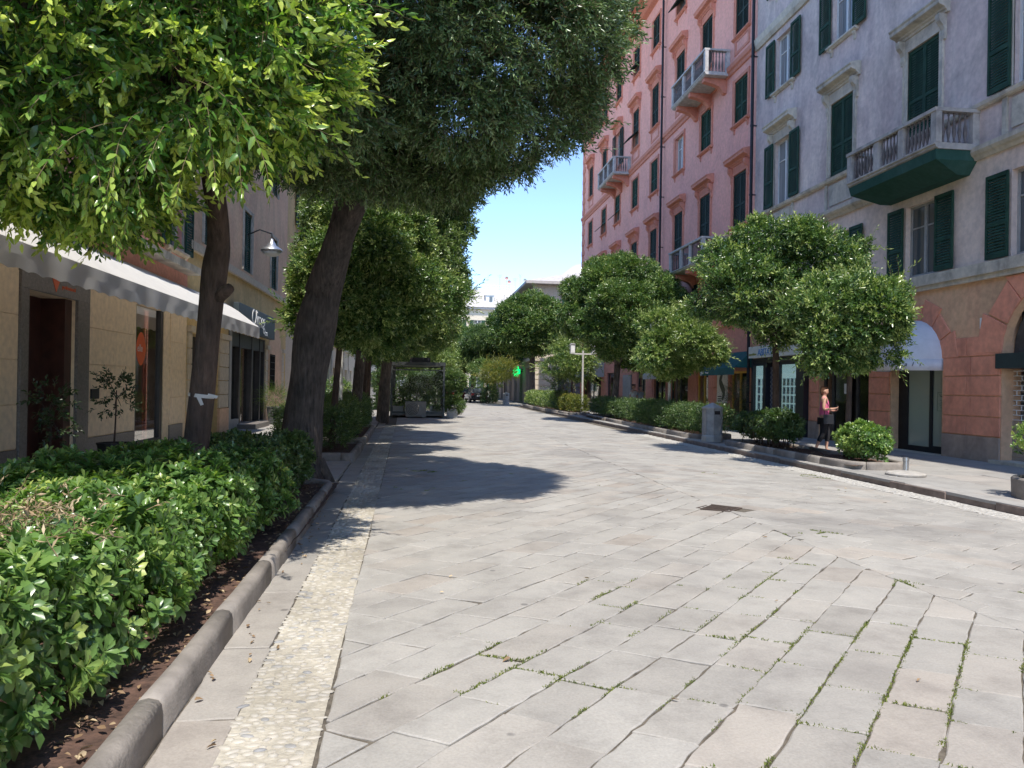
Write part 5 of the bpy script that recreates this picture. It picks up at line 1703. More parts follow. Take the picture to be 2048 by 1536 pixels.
lb3 = thing('house', (-5.9,50,0), 'long yellow house beyond the peach house on the left pavement', 'building')
q = MB()
h3 = [(c-1.2,c+1.2,.06,2.7,.4) for c in (37,41,45,49,53,57,61,65)]
q.mi = 0; wall_holes(q, fm_left, 34, 68, 0, 4.2, h3)
u3 = [(c-.55,c+.55,z,z+2.0) for c in (37,41,45,49,53,57,61,65) for z in (5.2,9.0)]
q.mi = 1; wall_holes(q, fm_left, 34, 68, 4.2, 13, u3)
q.box(-18,-6.9,34.02,68,-.05,12.9)
q.quad((-5.9,68,0),(-5.9,68,13),(-6.9,68,13),(-6.9,68,0))
q.build('wall', [M['cream'], M['yellow']], lb3, recalc=False)
rel_3 = lambda s, z, d: (d, s-50, z)
for c in (37,41,45,49,53,57,61,65):
    for z in (5.2,9.0): add_window(lb3, rel_3, c, z, 1.1, 2.0, 'open' if c%8 else 'closed', ML, rz=PI, sill='bracket')
q = MB(); fbox(q, fm_left, 34,68,4.1,4.35,0,.12); fbox(q, fm_left, 34,68,12.8,13.2,-.5,.6)
for c in (39,43,47,51,55,59,63): fbox(q, fm_left, c-.3,c+.3,.06,4.1,0,.1)
q.build('string_course', M['stone'], lb3)
for c in (37,41,45,53,57,61,65):
    q = MB(); fbox(q, fm_left, c-1.2,c+1.2,.06,2.7,-.38,-.34); q.build('shop_window', M['pane'], lb3)
q = MB(); fbox(q, fm_left, 47.8,50.2,.06,2.7,-.2,-.12); q.build('roller_shutter', mat_plain('bright_green_shutter', (.01,.25,.12), .5), lb3)

# ------------------------------------------------------------------ far end of the street
fg = thing('corner_building', (10.2,68,0), 'taupe corner building with a sunlit cream end wall beyond the pink building', 'building')
def fm_side(s, z, d): return (10.2-d, s, z)         # along the street
def fm_front(s, z, d): return (s, 68-d, z)          # facing back down the street
q = MB()
hs_ = [(c-1.1,c+1.1,.06,3.4,.4) for c in (71,75.5,80,84.5,89,93.5,98,102.5)]
us_ = [(c-.55,c+.55,z,z+1.9) for c in (71,75.5,80,84.5,89,93.5,98,102.5) for z in (5.2,8.4)]
q.mi = 0; wall_holes(q, fm_side, 68, 110, 0, 11.0, hs_+us_)
hf = [(12.6,15.4,.06,3.0,.4)]; uf = [(c-.55,c+.55,z,z+1.9) for c in (14,18,22) for z in (5.2,8.4)]
q.mi = 1; wall_holes(q, fm_front, 10.2, 30, 0, 11.0, hf+uf)
q.mi = 0; q.box(11.2,30,69,110,-.05,10.9)
q.build('wall', [M['tan'], M['cream']], fg, recalc=False)
rel_f = lambda s, z, d: (d*-1, s-68, z)
MF = (M['white'], M['pane'], M['shutter'], M['stone'])
for c in (71,75.5,80,84.5,89,93.5,98,102.5):
    for z in (5.2,8.4): add_window(fg, rel_f, c, z, 1.1, 1.9, 'open', MF, sill='bracket')
for c in (14,18,22):
    for z in (5.2,8.4): add_window(fg, lambda s,z_,d: (s-10.2,-d,z_), c, z, 1.1, 1.9, 'open', MF, rz=PI/2, sill='bracket')
q = MB(); q.box(12.6,15.4,68.35,68.4,.06,3.0); q.build('shop_window', M['pane'], fg)
for c in (71,75.5,80,84.5,89,93.5,98,102.5):
    q = MB(); fbox(q, fm_side, c-1.1,c+1.1,.06,3.4,-.38,-.32); q.build('shop_window', M['pane'], fg)
q = MB(); q.box(9.95,30.2,67.75,68.0,4.0,4.25); q.box(9.95,10.2,68,110,4.0,4.25)
for j in range(7): q.box(10.25,12.3,67.93,68.0,.3+j*.5,.3+j*.5+.44)
q.build('string_course', M['cream'], fg)
q = MB()
e = .8
q.add([(10.2-e,68-e,11),(30+e,68-e,11),(30+e,110+e,11),(10.2-e,110+e,11),(10.2-e,68-e,11.25),(30+e,68-e,11.25),(30+e,110+e,11.25),(10.2-e,110+e,11.25),(17,75,13.6),(25,75,13.6),(25,104,13.6),(17,104,13.6)],
      [(3,2,1,0),(0,1,5,4),(1,2,6,5),(2,3,7,6),(3,0,4,7),(4,5,9,8),(5,6,10,9),(6,7,11,10),(7,4,8,11),(8,9,10,11)])
q.build('roof', M['tile_roof'], fg)

fe = thing('apartment_building', (4,140,0), 'pale house with a dormer and roof aerials closing the end of the street', 'building')
q = MB()
uq = [(c-.7,c+.7,z,z+2.1) for c in (-14,-10.5,-7,-3.5,0,3.5,7,10.5,14,17.5,21) for z in (1.0,4.6,8.2,11.8)]
q.mi = 0; wall_holes(q, lambda s,z,d: (s,140-d,z), -22, 30, 0, 16.2, uq)
q.box(-22,30,141.2,160,-.05,16)
q.build('wall', [M['cream'], M['cream']], fe, recalc=False)
for c in (-14,-10.5,-7,-3.5,0,3.5,7,10.5,14,17.5,21):
    for z in (1.0,4.6,8.2,11.8): add_window(fe, lambda s,z_,d: (s-4,-d,z_), c, z, 1.4, 2.1, 'open', MF, rz=PI/2, surround=False, sill='bracket')
q = MB(); q.box(-22.4,30.4,139.4,140,15.9,16.3)
q.add([(-22.6,139.2,16.3),(30.6,139.2,16.3),(30.6,160,16.3),(-22.6,160,16.3),(-19,144.2,20.2),(27,144.2,20.2),(27,156,20.2),(-19,156,20.2)],[(0,1,5,4),(1,2,6,5),(2,3,7,6),(3,0,4,7),(4,5,6,7),(3,2,1,0)])
q.build('roof', M['tile_roof'], fe)
for c in (12.8,5.5,19.5):
    q = MB(); q.box(c-.75,c+.75,140.6,143.5,17.2,18.7); q.box(c-.95,c+.95,140.4,143.6,18.7,18.85)
    dm = q.build('dormer', M['white'], fe)
    q = MB(); q.box(c-.1,c+.5,140.55,140.6,17.45,18.45); q.build('pane', M['pane'], dm)
q = MB()
for i in range(12): q.tube([(8+i*.9,144.4,20.2),(8+i*.9,144.4,21.1)], .04, 4)
q.tube([(8,144.4,21.1),(18,144.4,21.1)], .05, 4); q.tube([(8,144.4,20.65),(18,144.4,20.65)], .04, 4)
q.build('roof_railing', M['white'], fe)
M['dish_red'] = mat_plain('red_dish', (.45,.25,.22), .5)
for i,(x_,z_) in enumerate(((16.4,22.6),(16.9,21.9),(20.0,22.3))):
    q = MB(); q.tube([(x_,145,20.2),(x_,145,z_)], .035, 5)
    q.lathe([(.02,0),(.2,.04),(.34,.12),(.36,.14)], (0,0,0), 12, cap=False)
    n = 12*4
    for k in range(len(q.v)-n, len(q.v)):
        v_ = q.v[k]; q.v[k] = (x_+v_[0], 144.9-v_[2], z_+v_[1])
    q.build('satellite_dish', M['dish_red'] if i < 2 else M['woodgrey'], fe)
q = MB()
for x_, h_ in ((15.2,3.2),(18.2,2.6),(19.2,3.4),(10.5,2.0),(6,2.4)):
    q.tube([(x_,146,20.2),(x_,146,20.2+h_)], .03, 4)
    for k in range(5): q.tube([(x_-.5+.06*k,146,20.2+h_-.12*k),(x_+.5-.06*k,146,20.2+h_-.12*k)], .02, 4)
q.build('aerial', M['woodgrey'], fe)

fl_ = thing('house', (-6.5,96,0), 'low cream house half hidden behind the far left trees', 'building')
q = MB()
ul = [(c-.6,c+.6,z,z+2.0) for c in (76,80,84,88,92,96,100,104,108) for z in (1.2,5.0,8.8)]
wall_holes(q, lambda s,z,d: (-6.5+d,s,z), 72, 112, 0, 12.5, ul)
q.box(-20,-7.5,72,112,-.05,12.4); q.quad((-6.5,72,0),(-7.5,72,0),(-7.5,72,12.5),(-6.5,72,12.5))
q.build('wall', M['cream'], fl_, recalc=False)
for c in (76,80,84,88,92,96,100,104,108):
    for z in (1.2,5.0,8.8): add_window(fl_, lambda s,z_,d: (d,s-96,z_), c, z, 1.2, 2.0, 'open', MF, rz=PI, surround=False, sill='bracket')
q = MB(); q.prism([(-6.0,12.5),(-6.0,12.8),(-13,15.5),(-20.5,12.8),(-20.5,12.5)], 1, 71.5, 112.5); q.build('roof', M['tile_roof'], fl_)

# pharmacy cross, lit green
pc = thing('pharmacy_cross', (9.5,74,3.1), 'lit green pharmacy cross on the taupe building at the end', 'sign')
m_, t_, b_ = nt('green_cross_light'); b_.inputs['Base Color'].default_value = (.01,.4,.10,1); b_.inputs['Emission Color'].default_value = (.0,.75,.16,1); b_.inputs['Emission Strength'].default_value = .9
M['cross'] = m_
q = MB(); q.box(9.12,9.88,73.92,74.08,2.86,3.34); q.box(9.28,9.72,73.9,74.1,2.60,3.60); q.build('cross', M['cross'], pc)
q = MB(); q.tube([(9.8,74,3.1),(10.2,74,3.1)], .03, 6); q.tube([(9.8,74,3.3),(10.2,74,3.3)], .03, 6); q.build('bracket', M['iron_dark'], pc)

def bell_lamp(pos, wx, label):
    t = thing('wall_lamp', pos, label, 'lamp', 'bell lamps on wall brackets')
    x,y,z = pos; s = 1 if wx < x else -1
    q = MB(); q.tube([(wx,y,z+.55),((x+wx)/2,y,z+.75),(x,y,z+.62),(x,y,z+.42)], .025, 6); q.build('arm', M['iron_dark'], t)
    q = MB(); q.lathe([(.06,.45),(.08,.36),(.12,.30),(.16,.22),(.34,.10),(.36,.06),(.36,.02),(.33,.02)], pos, 18, cap=False); q.build('shade', M['steel'], t, smooth=True)
    q = MB(); q.lathe([(.32,.03),(.28,-.06),(.18,-.13),(.02,-.16)], pos, 16); q.build('globe', M['white'], t, smooth=True)
bell_lamp((-5.1,26.4,6.05), -5.9, 'pale bell-shaped lamp bracketed from the peach house')
bell_lamp((9.4,77,4.9), 10.2, 'pale bell-shaped lamp on the taupe building above the pharmacy cross')

# ------------------------------------------------------------------ street furniture
M['post_paint'] = mat_plain('pale_post_paint', (.55,.54,.50), .5, .2, .15, 5)
M['lamp_glass'] = mat_plain('milky_lamp_glass', (.72,.72,.70), .25)
def lamp_post(x, y, h, label, z0=.2, rz=0.0):
    t = thing('street_lamp', (x,y,z0), label, 'street lamp', 'square-lantern street lamps', rz)
    q = MB(); q.tube([(0,0,0),(0,0,h)], .055, 12); q.lathe([(.09,0),(.09,.25),(.06,.3)], n=12); q.build('post', M['post_paint'], t, world=False)
    q = MB(); q.box(-.62,.62,-.035,.035,h-.22,h-.14)
    for s in (-1,1): q.box(s*.6-.13,s*.6+.13,-.13,.13,h-.18,h-.12)
    q.build('crossarm', M['post_paint'], t, world=False)
    for s in (-1,1):
        q = MB(); q.box(s*.6-.12,s*.6+.12,-.12,.12,h-.115,h+.32)
        ln = q.build('lantern', M['lamp_glass'], t, world=False)
        q = MB(); q.prism([(s*.6-.15,h+.325),(s*.6+.15,h+.325),(s*.6+.05,h+.40),(s*.6-.05,h+.40)], 1, -.15, .15)
        for a in (-.125,.105):
            for b in (-.125,.105): q.box(s*.6+a,s*.6+a+.02,b,b+.02,h-.115,h+.325)
        q.build('lantern_frame', M['woodgrey'], ln, world=False)
lamp_post(8.95, 40.8, 3.45, 'square-lantern lamp post standing in the sun among the far right hedges')
lamp_post(8.95, 26.2, 3.45, 'square-lantern lamp post half hidden by a small tree before the teal awnings')
lamp_post(-2.0, 19.4, 3.0, 'pale lamp post shaded by the trees on the left', rz=R_(80))

M['bin'] = mat_plain('grey_bin_paint', (.30,.305,.31), .55, .15, .25, 6, .1)
M['bin_top'] = mat_plain('lit_bin_top', (.36,.36,.35), .5, .15, .15)  # lid and base paler than the body: sunlit brightness put into the colour
def litter_bin(x, y, z0, label, rz=R_(10)):
    t = thing('litter_bin', (x,y,z0), label, 'litter bin', 'octagonal litter bins', rz)
    q = MB(); r = .27
    q.lathe([(r*1.1,0),(r*1.1,.16),(r,.19)], n=8, rot=PI/8); q.build('base', M['bin_top'], t, world=False)
    q = MB(); q.lathe([(r,.191),(r,.93)], n=8, rot=PI/8)
    for k in range(8):
        a = 2*PI*k/8+PI/8; q.box(math.cos(a)*r-.012,math.cos(a)*r+.012,math.sin(a)*r-.012,math.sin(a)*r+.012,.195,.925)
    q.build('body', M['bin'], t, world=False, bevel=.004)
    for a in (-PI/2, PI/2):
        q = MB(); ux, uy = math.cos(a), math.sin(a); ap = r*math.cos(PI/8)
        q.add([(ux*d_-uy*s_, uy*d_+ux*s_, z_) for d_ in (ap-.02, ap+.006) for s_ in (-.10,.10) for z_ in (.78,.88)], [(0,1,3,2),(4,6,7,5),(0,4,5,1),(2,3,7,6),(0,2,6,4),(1,5,7,3)])
        q.build('slot', M['dark'], t, world=False)
    q = MB(); q.lathe([(r*1.12,.93),(r*1.12,.97),(.06,1.09),(.02,1.11)], n=8, rot=PI/8); q.build('lid', M['bin_top'], t, world=False)
litter_bin(8.28, 20.5, .125, 'grey octagonal litter bin at the end of the right hedge, nearest one')
litter_bin(7.6, 66.0, 0.0, 'pale octagonal litter bin far off beside the dark hedge')

t = thing('parasol_base', (8.68,12.5,.125), 'round pale parasol base with a short steel tube on the right pavement', 'parasol base')
q = MB(); q.lathe([(.33,0),(.335,.03),(.31,.055),(.12,.085),(.06,.09)], n=28); q.build('disc', mat_plain('pale_base_concrete', (.36,.34,.31), .85, var=.25, bump=.3), t, world=False, smooth=False)
q = MB(); q.lathe([(.048,.09),(.048,.32)], n=14); q.lathe([(.055,.26),(.055,.30)], n=14); q.build('tube', M['steel'], t, world=False, smooth=False)

# glazed kiosk on the left of the road
M['kiosk_steel'] = mat_plain('dark_kiosk_steel', (.06,.065,.065), .45, .5, .2)
M['box_white'] = mat_plain('white_planter_box', (.36,.36,.35), .7, var=.1)
ks = thing('kiosk', (0,38.5,0), 'glazed dark steel kiosk with a flat roof standing on the left of the road', 'kiosk')
X0,X1,Y0,Y1 = -1.42,1.22,36.9,41.5
q = MB()
for x_ in (X0,X1-.1):
    for y_ in (Y0,(Y0+Y1)/2,Y1-.1): q.box(x_,x_+.1,y_,y_+.1,.0,2.55)
q.box(X0-.02,X1+.02,Y0-.02,Y0+.12,2.552,2.72); q.box(X0-.02,X1+.02,Y1-.12,Y1+.02,2.552,2.72)
q.box(X0-.02,X0+.1,Y0+.12,Y1-.12,2.552,2.72); q.box(X1-.1,X1+.02,Y0+.12,Y1-.12,2.552,2.72)
q.box(X0+.1,X1-.1,Y0+.02,Y0+.07,.2,.3); q.box(X0+.1,X1-.1,Y0+.02,Y0+.07,2.3,2.36)
q.build('frame', M['kiosk_steel'], ks)
q = MB(); q.box(X0+.11,X1-.11,Y0+.13,Y1-.13,2.60,2.68); q.build('roof', M['kiosk_steel'], ks)
q = MB(); q.box(X0,X1,Y0+.1,Y1-.1,.1,.19); q.build('floor', M['granite'], ks)
M['kiosk_glass'] = mat_glass('thin_kiosk_glass', refl=-.045, clear=.95)
for cs_ in (((X0+.1,Y0+.045),(X1-.1,Y0+.045)),((X1-.055,Y0+.12),(X1-.055,Y1-.12)),((X0+.055,Y0+.12),(X0+.055,Y1-.12)),((X0+.1,Y1-.045),(X1-.1,Y1-.045))):
    q = MB(); q.quad((*cs_[0],.25),(*cs_[1],.25),(*cs_[1],2.35),(*cs_[0],2.35)); q.build('pane', M['kiosk_glass'], ks)
q = MB(); q.box(-.5,.5,Y0+.3,Y0+.6,2.72,2.95); q.build('roof_box', M['iron_dark'], ks)
ac = thing('air_conditioner', (-.25,36.6,.2), 'grey air conditioning unit standing before the kiosk glass', 'air conditioner')
q = MB(); q.box(-.68,.32,36.45,36.82,.06,.80); q.box(-.6,-.5,36.45,36.82,0,.06); q.box(.14,.24,36.45,36.82,0,.06); q.build('case', mat_plain('grey_ac_case', (.22,.21,.20), .5), ac, bevel=.02)
q = MB()
for r_ in (.08,.15,.22,.29): 
    pts = [(-.33+r_*math.cos(2*PI*i/20),36.44,.43+r_*math.sin(2*PI*i/20)) for i in range(21)]; q.tube(pts, .008, 4)
q.build('fan_guard', M['iron_dark'], ac)
q = MB()
for i in range(4): q.box(-.9,.9,38.2,38.9,.72,.76) if i == 0 else None
for x_ in (-.8,.75):
    for y_ in (38.25,38.85): q.box(x_,x_+.05,y_-.025,y_+.025,.19,.72)
tb = q.build('table', M['brown_door'], None); tag(tb, 'dark table inside the glazed kiosk', 'table')

# cars
def make_car(x, y, rz, paint, label):
    t = thing('parked_car', (x,y,0), label, 'car', 'cars parked at the far right', rz)
    # body sections along y (0 = rear), each a half outline mirrored
    prof = [(0.0,.42,.70,.62),(.06,.30,.80,.74),(.5,.24,.86,.84),(1.2,.22,.88,.88),(2.4,.22,.88,.88),(3.1,.22,.87,.86),(3.7,.26,.84,.80),(4.0,.36,.72,.70)]
    tops = [.80,.92,.95,.96,.96,.92,.80,.62]
    q = MB(); vs = []; n = 10
    for (yy,zb,wm,wt_), zt in zip(prof,tops):
        h = [(0,zb),(wm*.75,zb),(wm,zb+.16),(wm,zt-.16),(wt_*.93,zt)]
        ring = [(a,yy,z) for a,z in h] + [(-a,yy,z) for a,z in h[::-1]]
        vs += ring
    fs = []
    for i in range(len(prof)-1):
        for k in range(n): fs.append((i*n+k, i*n+(k+1)%n, (i+1)*n+(k+1)%n, (i+1)*n+k))
    fs += [tuple(range(n)), tuple(range((len(prof)-1)*n, len(prof)*n))]
    q.add(vs, fs)
    # roof and pillars
    cab = [(.12,.94,.74),(.42,1.42,.60),(.75,1.47,.60),(1.9,1.48,.60),(2.75,.95,.72)]
    q.add([(w_,yy,z) for yy,z,w_ in cab[1:4]]+[(-w_,yy,z) for yy,z,w_ in cab[1:4]]+[(w_,yy,z-.05) for yy,z,w_ in cab[1:4]]+[(-w_,yy,z-.05) for yy,z,w_ in cab[1:4]], [(0,1,4,3),(1,2,5,4),(6,7,10,9),(7,8,11,10),(0,1,7,6),(1,2,8,7),(3,4,10,9),(4,5,11,10),(0,3,9,6),(2,5,11,8)])
    for s in (-1,1):
        for a, b in ((0,1),(4,3)): q.tube([(s*cab[a][2],cab[a][0],cab[a][1]-.03),(s*cab[b][2]*.98,cab[b][0],cab[b][1]-.03)], .045, 6)
        q.tube([(s*.73,1.5,.94),(s*.595,1.35,1.44)], .04, 6)
        q.box(s*.93-.07,s*.93+.07,2.35,2.5,.92,1.04)
    q.build('body', paint, t, world=False, bevel=.02)
    q = MB()
    q.add([(-.68,.16,.94),(.68,.16,.94),(.56,.42,1.39),(-.56,.42,1.39)], [(0,1,2,3)])
    q.add([(-.70,2.7,.94),(.70,2.7,.94),(.57,1.95,1.44),(-.57,1.95,1.44)], [(0,1,2,3)])
    for s in (-1,1): q.add([(s*.72,.25,.94),(s*.72,2.6,.94),(s*.585,1.9,1.43),(s*.585,.48,1.41)], [(0,1,2,3)])
    q.build('window', M['pane'], t, world=False)
    for s in (-1,1):
        for yy in (.75,3.2):
            q = MB(); q.tube([(s*.68,yy,.31),(s*.89,yy,.31)], .31, 18); wl = q.build('wheel', M['iron_dark'], t, world=False)
            q = MB(); q.tube([(s*.88,yy,.31),(s*.905,yy,.31)], .19, 14); q.build('rim', M['steel'], wl, world=False)
        q = MB(); q.box(s*.66-.14,s*.66+.14,-.01,.10,.70,.90); q.build('tail_light', mat_plain('red_lamp_lens', (.22,.02,.02), .3), t, world=False)
    q = MB(); q.box(-.26,.26,-.015,.06,.60,.72); q.build('number_plate', M['white'], t, world=False)
    q = MB(); q.box(-.82,.82,-.04,.06,.36,.54); q.build('bumper', paint, t, world=False, bevel=.02)
    return t
def car_paint(name, c):
    m_, t_, b_ = nt(name); b_.inputs['Base Color'].default_value = c4(c); b_.inputs['Roughness'].default_value = .25; b_.inputs['Coat Weight'].default_value = .8; return m_
make_car(5.6, 70.5, R_(6), car_paint('dark_car_paint', (.018,.018,.026)), 'dark hatchback parked before the far dark hedge, nearest of the cars')
make_car(4.9, 76.0, R_(8), car_paint('maroon_car_paint', (.10,.015,.02)), 'maroon car parked between the dark hatchback and the red car')
make_car(4.1, 81.5, R_(10), car_paint('red_car_paint', (.45,.03,.04)), 'bright red car parked farthest of the row')

# ------------------------------------------------------------------ people
M['skin'] = mat_plain('skin', (.50,.29,.21), .5, var=.06)
M['hair_dark'] = mat_plain('dark_hair', (.03,.02,.018), .6, var=.4, scale=40)
M['hair_brown'] = mat_plain('brown_hair', (.12,.055,.03), .6, var=.4, scale=40)
def skin_obj(name, mat, parent, verts, edges, radii, sub=2, root=0):
    me_ = bpy.data.meshes.new(name); me_.from_pydata(verts, edges, []); me_.materials.append(mat)
    o = link(bpy.data.objects.new(name, me_)); o.parent = parent
    md = o.modifiers.new('skin','SKIN')
    lay = me_.skin_vertices[0] if me_.skin_vertices else None
    if lay is None:
        bm = bmesh.new(); bm.from_mesh(me_); bm.verts.layers.skin.verify(); bm.to_mesh(me_); bm.free(); lay = me_.skin_vertices[0]
    for i, r_ in enumerate(radii):
        lay.data[i].radius = (r_, r_) if not isinstance(r_, tuple) else r_
        lay.data[i].use_root = (i == root)
    md.use_smooth_shade = True
    s2 = o.modifiers.new('sub','SUBSURF'); s2.levels = sub; s2.render_levels = sub
    return o
class Graph:
    def __init__(s): s.v=[]; s.e=[]; s.r=[]
    def p(s, pos, r, prev=None):
        s.v.append(tuple(pos)); s.r.append(r)
        if prev is not None: s.e.append((prev, len(s.v)-1))
        return len(s.v)-1
    def chain(s, start, pts):
        k = start
        for pos, r in pts: k = s.p(pos, r, k)
        return k
def hand(g, wrist, d, palm_dir, side, curl=.6):
    """palm and five fingers continuing from the wrist vertex along d; fingers bend toward palm_dir"""
    d = Vector(d).normalized(); pdv = Vector(palm_dir).normalized(); lat = d.cross(pdv).normalized()*side
    w0 = Vector(g.v[wrist])
    pm = g.p(w0+d*.045, .024, wrist)
    kn = w0+d*.085
    for i, (o_, ln) in enumerate(((-.027,.070),(-.009,.078),(.009,.074),(.026,.058))):
        b = g.p(kn+lat*o_, .0095, pm)
        f1 = kn+lat*o_*1.1 + d*ln*.5*(1-curl*.3) + pdv*ln*.5*curl*.5
        f2 = f1 + d*ln*.5*(1-curl) + pdv*ln*.5*curl
        g.chain(b, [(f1,.0085),(f2,.007)])
    g.chain(pm, [(w0+d*.05-lat*.035+pdv*.012,.010),(w0+d*.085-lat*.05+pdv*.03,.008)])
def make_person(loc, rz, scale, top_mat, leg_mat, hair_mat, label, pose='phone', skin=None, hair_len=.1, sleeves=False, short_legs=True, heavy=1.0):
    t = thing('person', loc, label, 'person', None, rz); t.scale = (scale,)*3
    # faces +Y
    g = Graph(); skin = skin or M['skin']
    pel = g.p((0,0,.90), (.13*heavy,.095*heavy))
    wa = g.p((0,.0,1.05), (.115*heavy,.09*heavy), pel); ch = g.p((0,.01,1.24), (.135*heavy,.095*heavy), wa); up = g.p((0,0,1.36), (.10,.07), ch)
    nk = g.p((0,.0,1.44), .047, up); hb = g.p((0,.02,1.50), .062, nk); hm = g.p((0,.022,1.57), (.074,.086), hb); ht = g.p((0,.01,1.645), (.066,.078), hm)
    g.p((0,.105,1.565), .012, hm)                                     # nose
    for s in (-1,1): g.p((s*.082,.01,1.56), .013, hm)                 # ears
    knees = ((.09,.10),( -.02,-.16)) if pose == 'walk' or pose == 'phone' else ((.02,.0),(0,.0))
    for s, (ky, fy) in zip((-1,1), knees):
        hp = g.p((s*.085,0,.84), .085*heavy, pel)
        kn = g.p((s*.09,ky,.48), .056, hp); cf = g.p((s*.09,(ky+fy)/2-.015,.33), .050, kn)
        an = g.p((s*.09,fy-.03,.085), .032, cf)
        g.chain(an, [((s*.095,fy+.04,.045),.033),((s*.10,fy+.13,.028),.026)])
    for s in (-1,1):
        sh_ = g.p((s*.165*heavy,0,1.365), .052, up)
        if pose == 'phone':
            el = g.p((s*.215*heavy,-.02,1.10), .040*heavy, sh_); wr = g.p((s*.10,.22,1.10+.03*s), .025, el); dv = (-s*.5,.85,.15); pdv = (-s*.5,-.2,.8)
        else:
            el = g.p((s*.215,-.03,1.10), .038, sh_); wr = g.p((s*.20,.06,.87), .024, el); dv = (0,.25,-.95); pdv = (-s*.8,.4,0)
        hand(g, wr, dv, pdv, s)
    skin_obj('body', skin, t, g.v, g.e, g.r, 2)
    # clothes follow the same joints, a little fuller
    g = Graph(); e = .014
    a = g.p((0,0,.86), (.155*heavy,.118*heavy)); b = g.p((0,0,1.05), (.128*heavy+e,.10*heavy+e), a); c_ = g.p((0,.012,1.23), (.135*heavy+e,.098*heavy+e), b); d_ = g.p((0,0,1.37), (.085,.062), c_)
    for s in (-1,1):
        sh_ = g.p((s*.135*heavy,0,1.375), .055, d_)
        if sleeves: g.chain(sh_, [((s*.19,-.01,1.25),.058),((s*.21,-.02,1.16),.056)])
    skin_obj('top', top_mat, t, g.v, g.e, g.r, 2)
    g = Graph(); a = g.p((0,0,.90), (.142*heavy,.108*heavy))
    for s, (ky, fy) in zip((-1,1), knees):
        hp = g.p((s*.085,0,.82), .098*heavy, a); kn = g.p((s*.09,ky,.48), .070*heavy, hp)
        g.chain(kn, [((s*.09,(ky+fy)/2-.01,.33 if short_legs else .2),.062),((s*.09,(ky+fy)/2-.02+ (fy-ky)*.1,.27 if short_legs else .1),.058)])
    skin_obj('trousers', leg_mat, t, g.v, g.e, g.r, 2)
    g = Graph(); a = g.p((0,-.012,1.60), (.082,.088)); b = g.p((0,-.005,1.662), (.074,.084), a); c_ = g.p((0,-.055,1.52), (.068,.05), a); g.p((0,-.065,1.52-hair_len), (.06,.035), c_)
    skin_obj('hair', hair_mat, t, g.v, g.e, g.r, 2)
    q = MB()
    for s in (-1,1): q.lathe([(.002,-.011),(.009,-.007),(.012,0),(.009,.007),(.002,.011)], (s*.03,.098,1.585), 8)
    q.build('eyes', M['iron_dark'], t, world=False, smooth=True)
    q = MB(); q.tube([(-.022,.094,1.525),(0,.101,1.522),(.022,.094,1.525)], .006, 5); q.build('mouth', mat_plain('lips', (.36,.13,.11), .5), t, world=False)
    return t
w1 = make_person((9.75,17.15,.122), R_(-118), .95, mat_plain('pink_top_cloth', (.74,.15,.32), .8, var=.1), mat_plain('black_trouser_cloth', (.016,.016,.02), .85), M['hair_brown'],
                 'woman in a pink sleeveless top and black cropped trousers walking on the right pavement', heavy=1.12, hair_len=.07)
q = MB(); q.box(-.05,.05,.30,.315,1.10,1.24); ph = q.build('phone', M['iron_dark'], None); ph.parent = None
ph.matrix_world = Matrix.Translation((9.75,17.15,.122)) @ Matrix.Rotation(R_(-118),4,'Z') @ Matrix.Scale(.95,4)
tag(ph, 'small dark phone held by the woman in the pink top', 'phone')
q = MB()
q.box(.17,.27,-.02,.22,.74,.98); q.tube([(.215,.0,.98),(.12,.02,1.22),(.1,.0,1.40)], .010, 5); q.tube([(.215,.2,.98),(.16,.10,1.2),(.11,.02,1.40)], .010, 5)
bg_ = q.build('shoulder_bag', mat_plain('dark_bag_leather', (.02,.02,.025), .5), None, bevel=.03)
bg_.matrix_world = Matrix.Translation((9.75,17.15,.122)) @ Matrix.Rotation(R_(-118),4,'Z') @ Matrix.Scale(.95,4)
tag(bg_, 'dark shoulder bag on the arm of the woman in pink', 'bag')
make_person((10.35,35.6,.122), R_(-150), 1.0, mat_plain('white_shirt_cloth', (.62,.62,.60), .8), mat_plain('grey_trouser_cloth', (.12,.12,.13), .85), M['hair_dark'],
            'dark-haired person in a white short-sleeved top behind the right hedge', pose='stand', hair_len=.14, sleeves=True, short_legs=False)
make_person((11.0,36.6,.122), R_(-160), .97, mat_plain('pale_blue_cloth', (.30,.34,.38), .8), mat_plain('navy_trouser_cloth', (.05,.055,.08), .85), M['hair_dark'],
            'person in a pale blue-grey top beside the one in white', pose='stand', hair_len=.05, sleeves=True, short_legs=False)

# ------------------------------------------------------------------ trees
r_ = np.random.default_rng(101)
sp_privet = [make_sprig(r_, 10, .27, (.094,.042), False, 58) for _ in range(5)]
sp_privet_y = [make_sprig(r_, 11, .28, (.098,.042), True, 50, tip_tone=.35, curve=.35) for _ in range(6)]
sp_oak = [make_sprig(r_, 10, .23, (.086,.027), False, 58, tip_tone=.2) for _ in range(5)]
sp_oak_y = [make_sprig(r_, 9, .24, (.07,.02), False, 40, tip_tone=.3) for _ in range(3)]
STRAY = [make_sprig(r_, 12, .38, (.085,.028), False, 45, tip_tone=.3, curve=.3) for _ in range(4)]
sp_mid = [make_sprig(r_, 9, .19, (.108,.044), False, 66, stem=False, tip_tone=.32) for _ in range(5)]
sp_far = [make_sprig(r_, 6, .26, (.13,.055), False, 65, stem=False, tip_tone=.3) for _ in range(4)]
sp_vfar = [make_sprig(r_, 5, .36, (.22,.10), False, 65, stem=False, tip_tone=.3) for _ in range(4)]

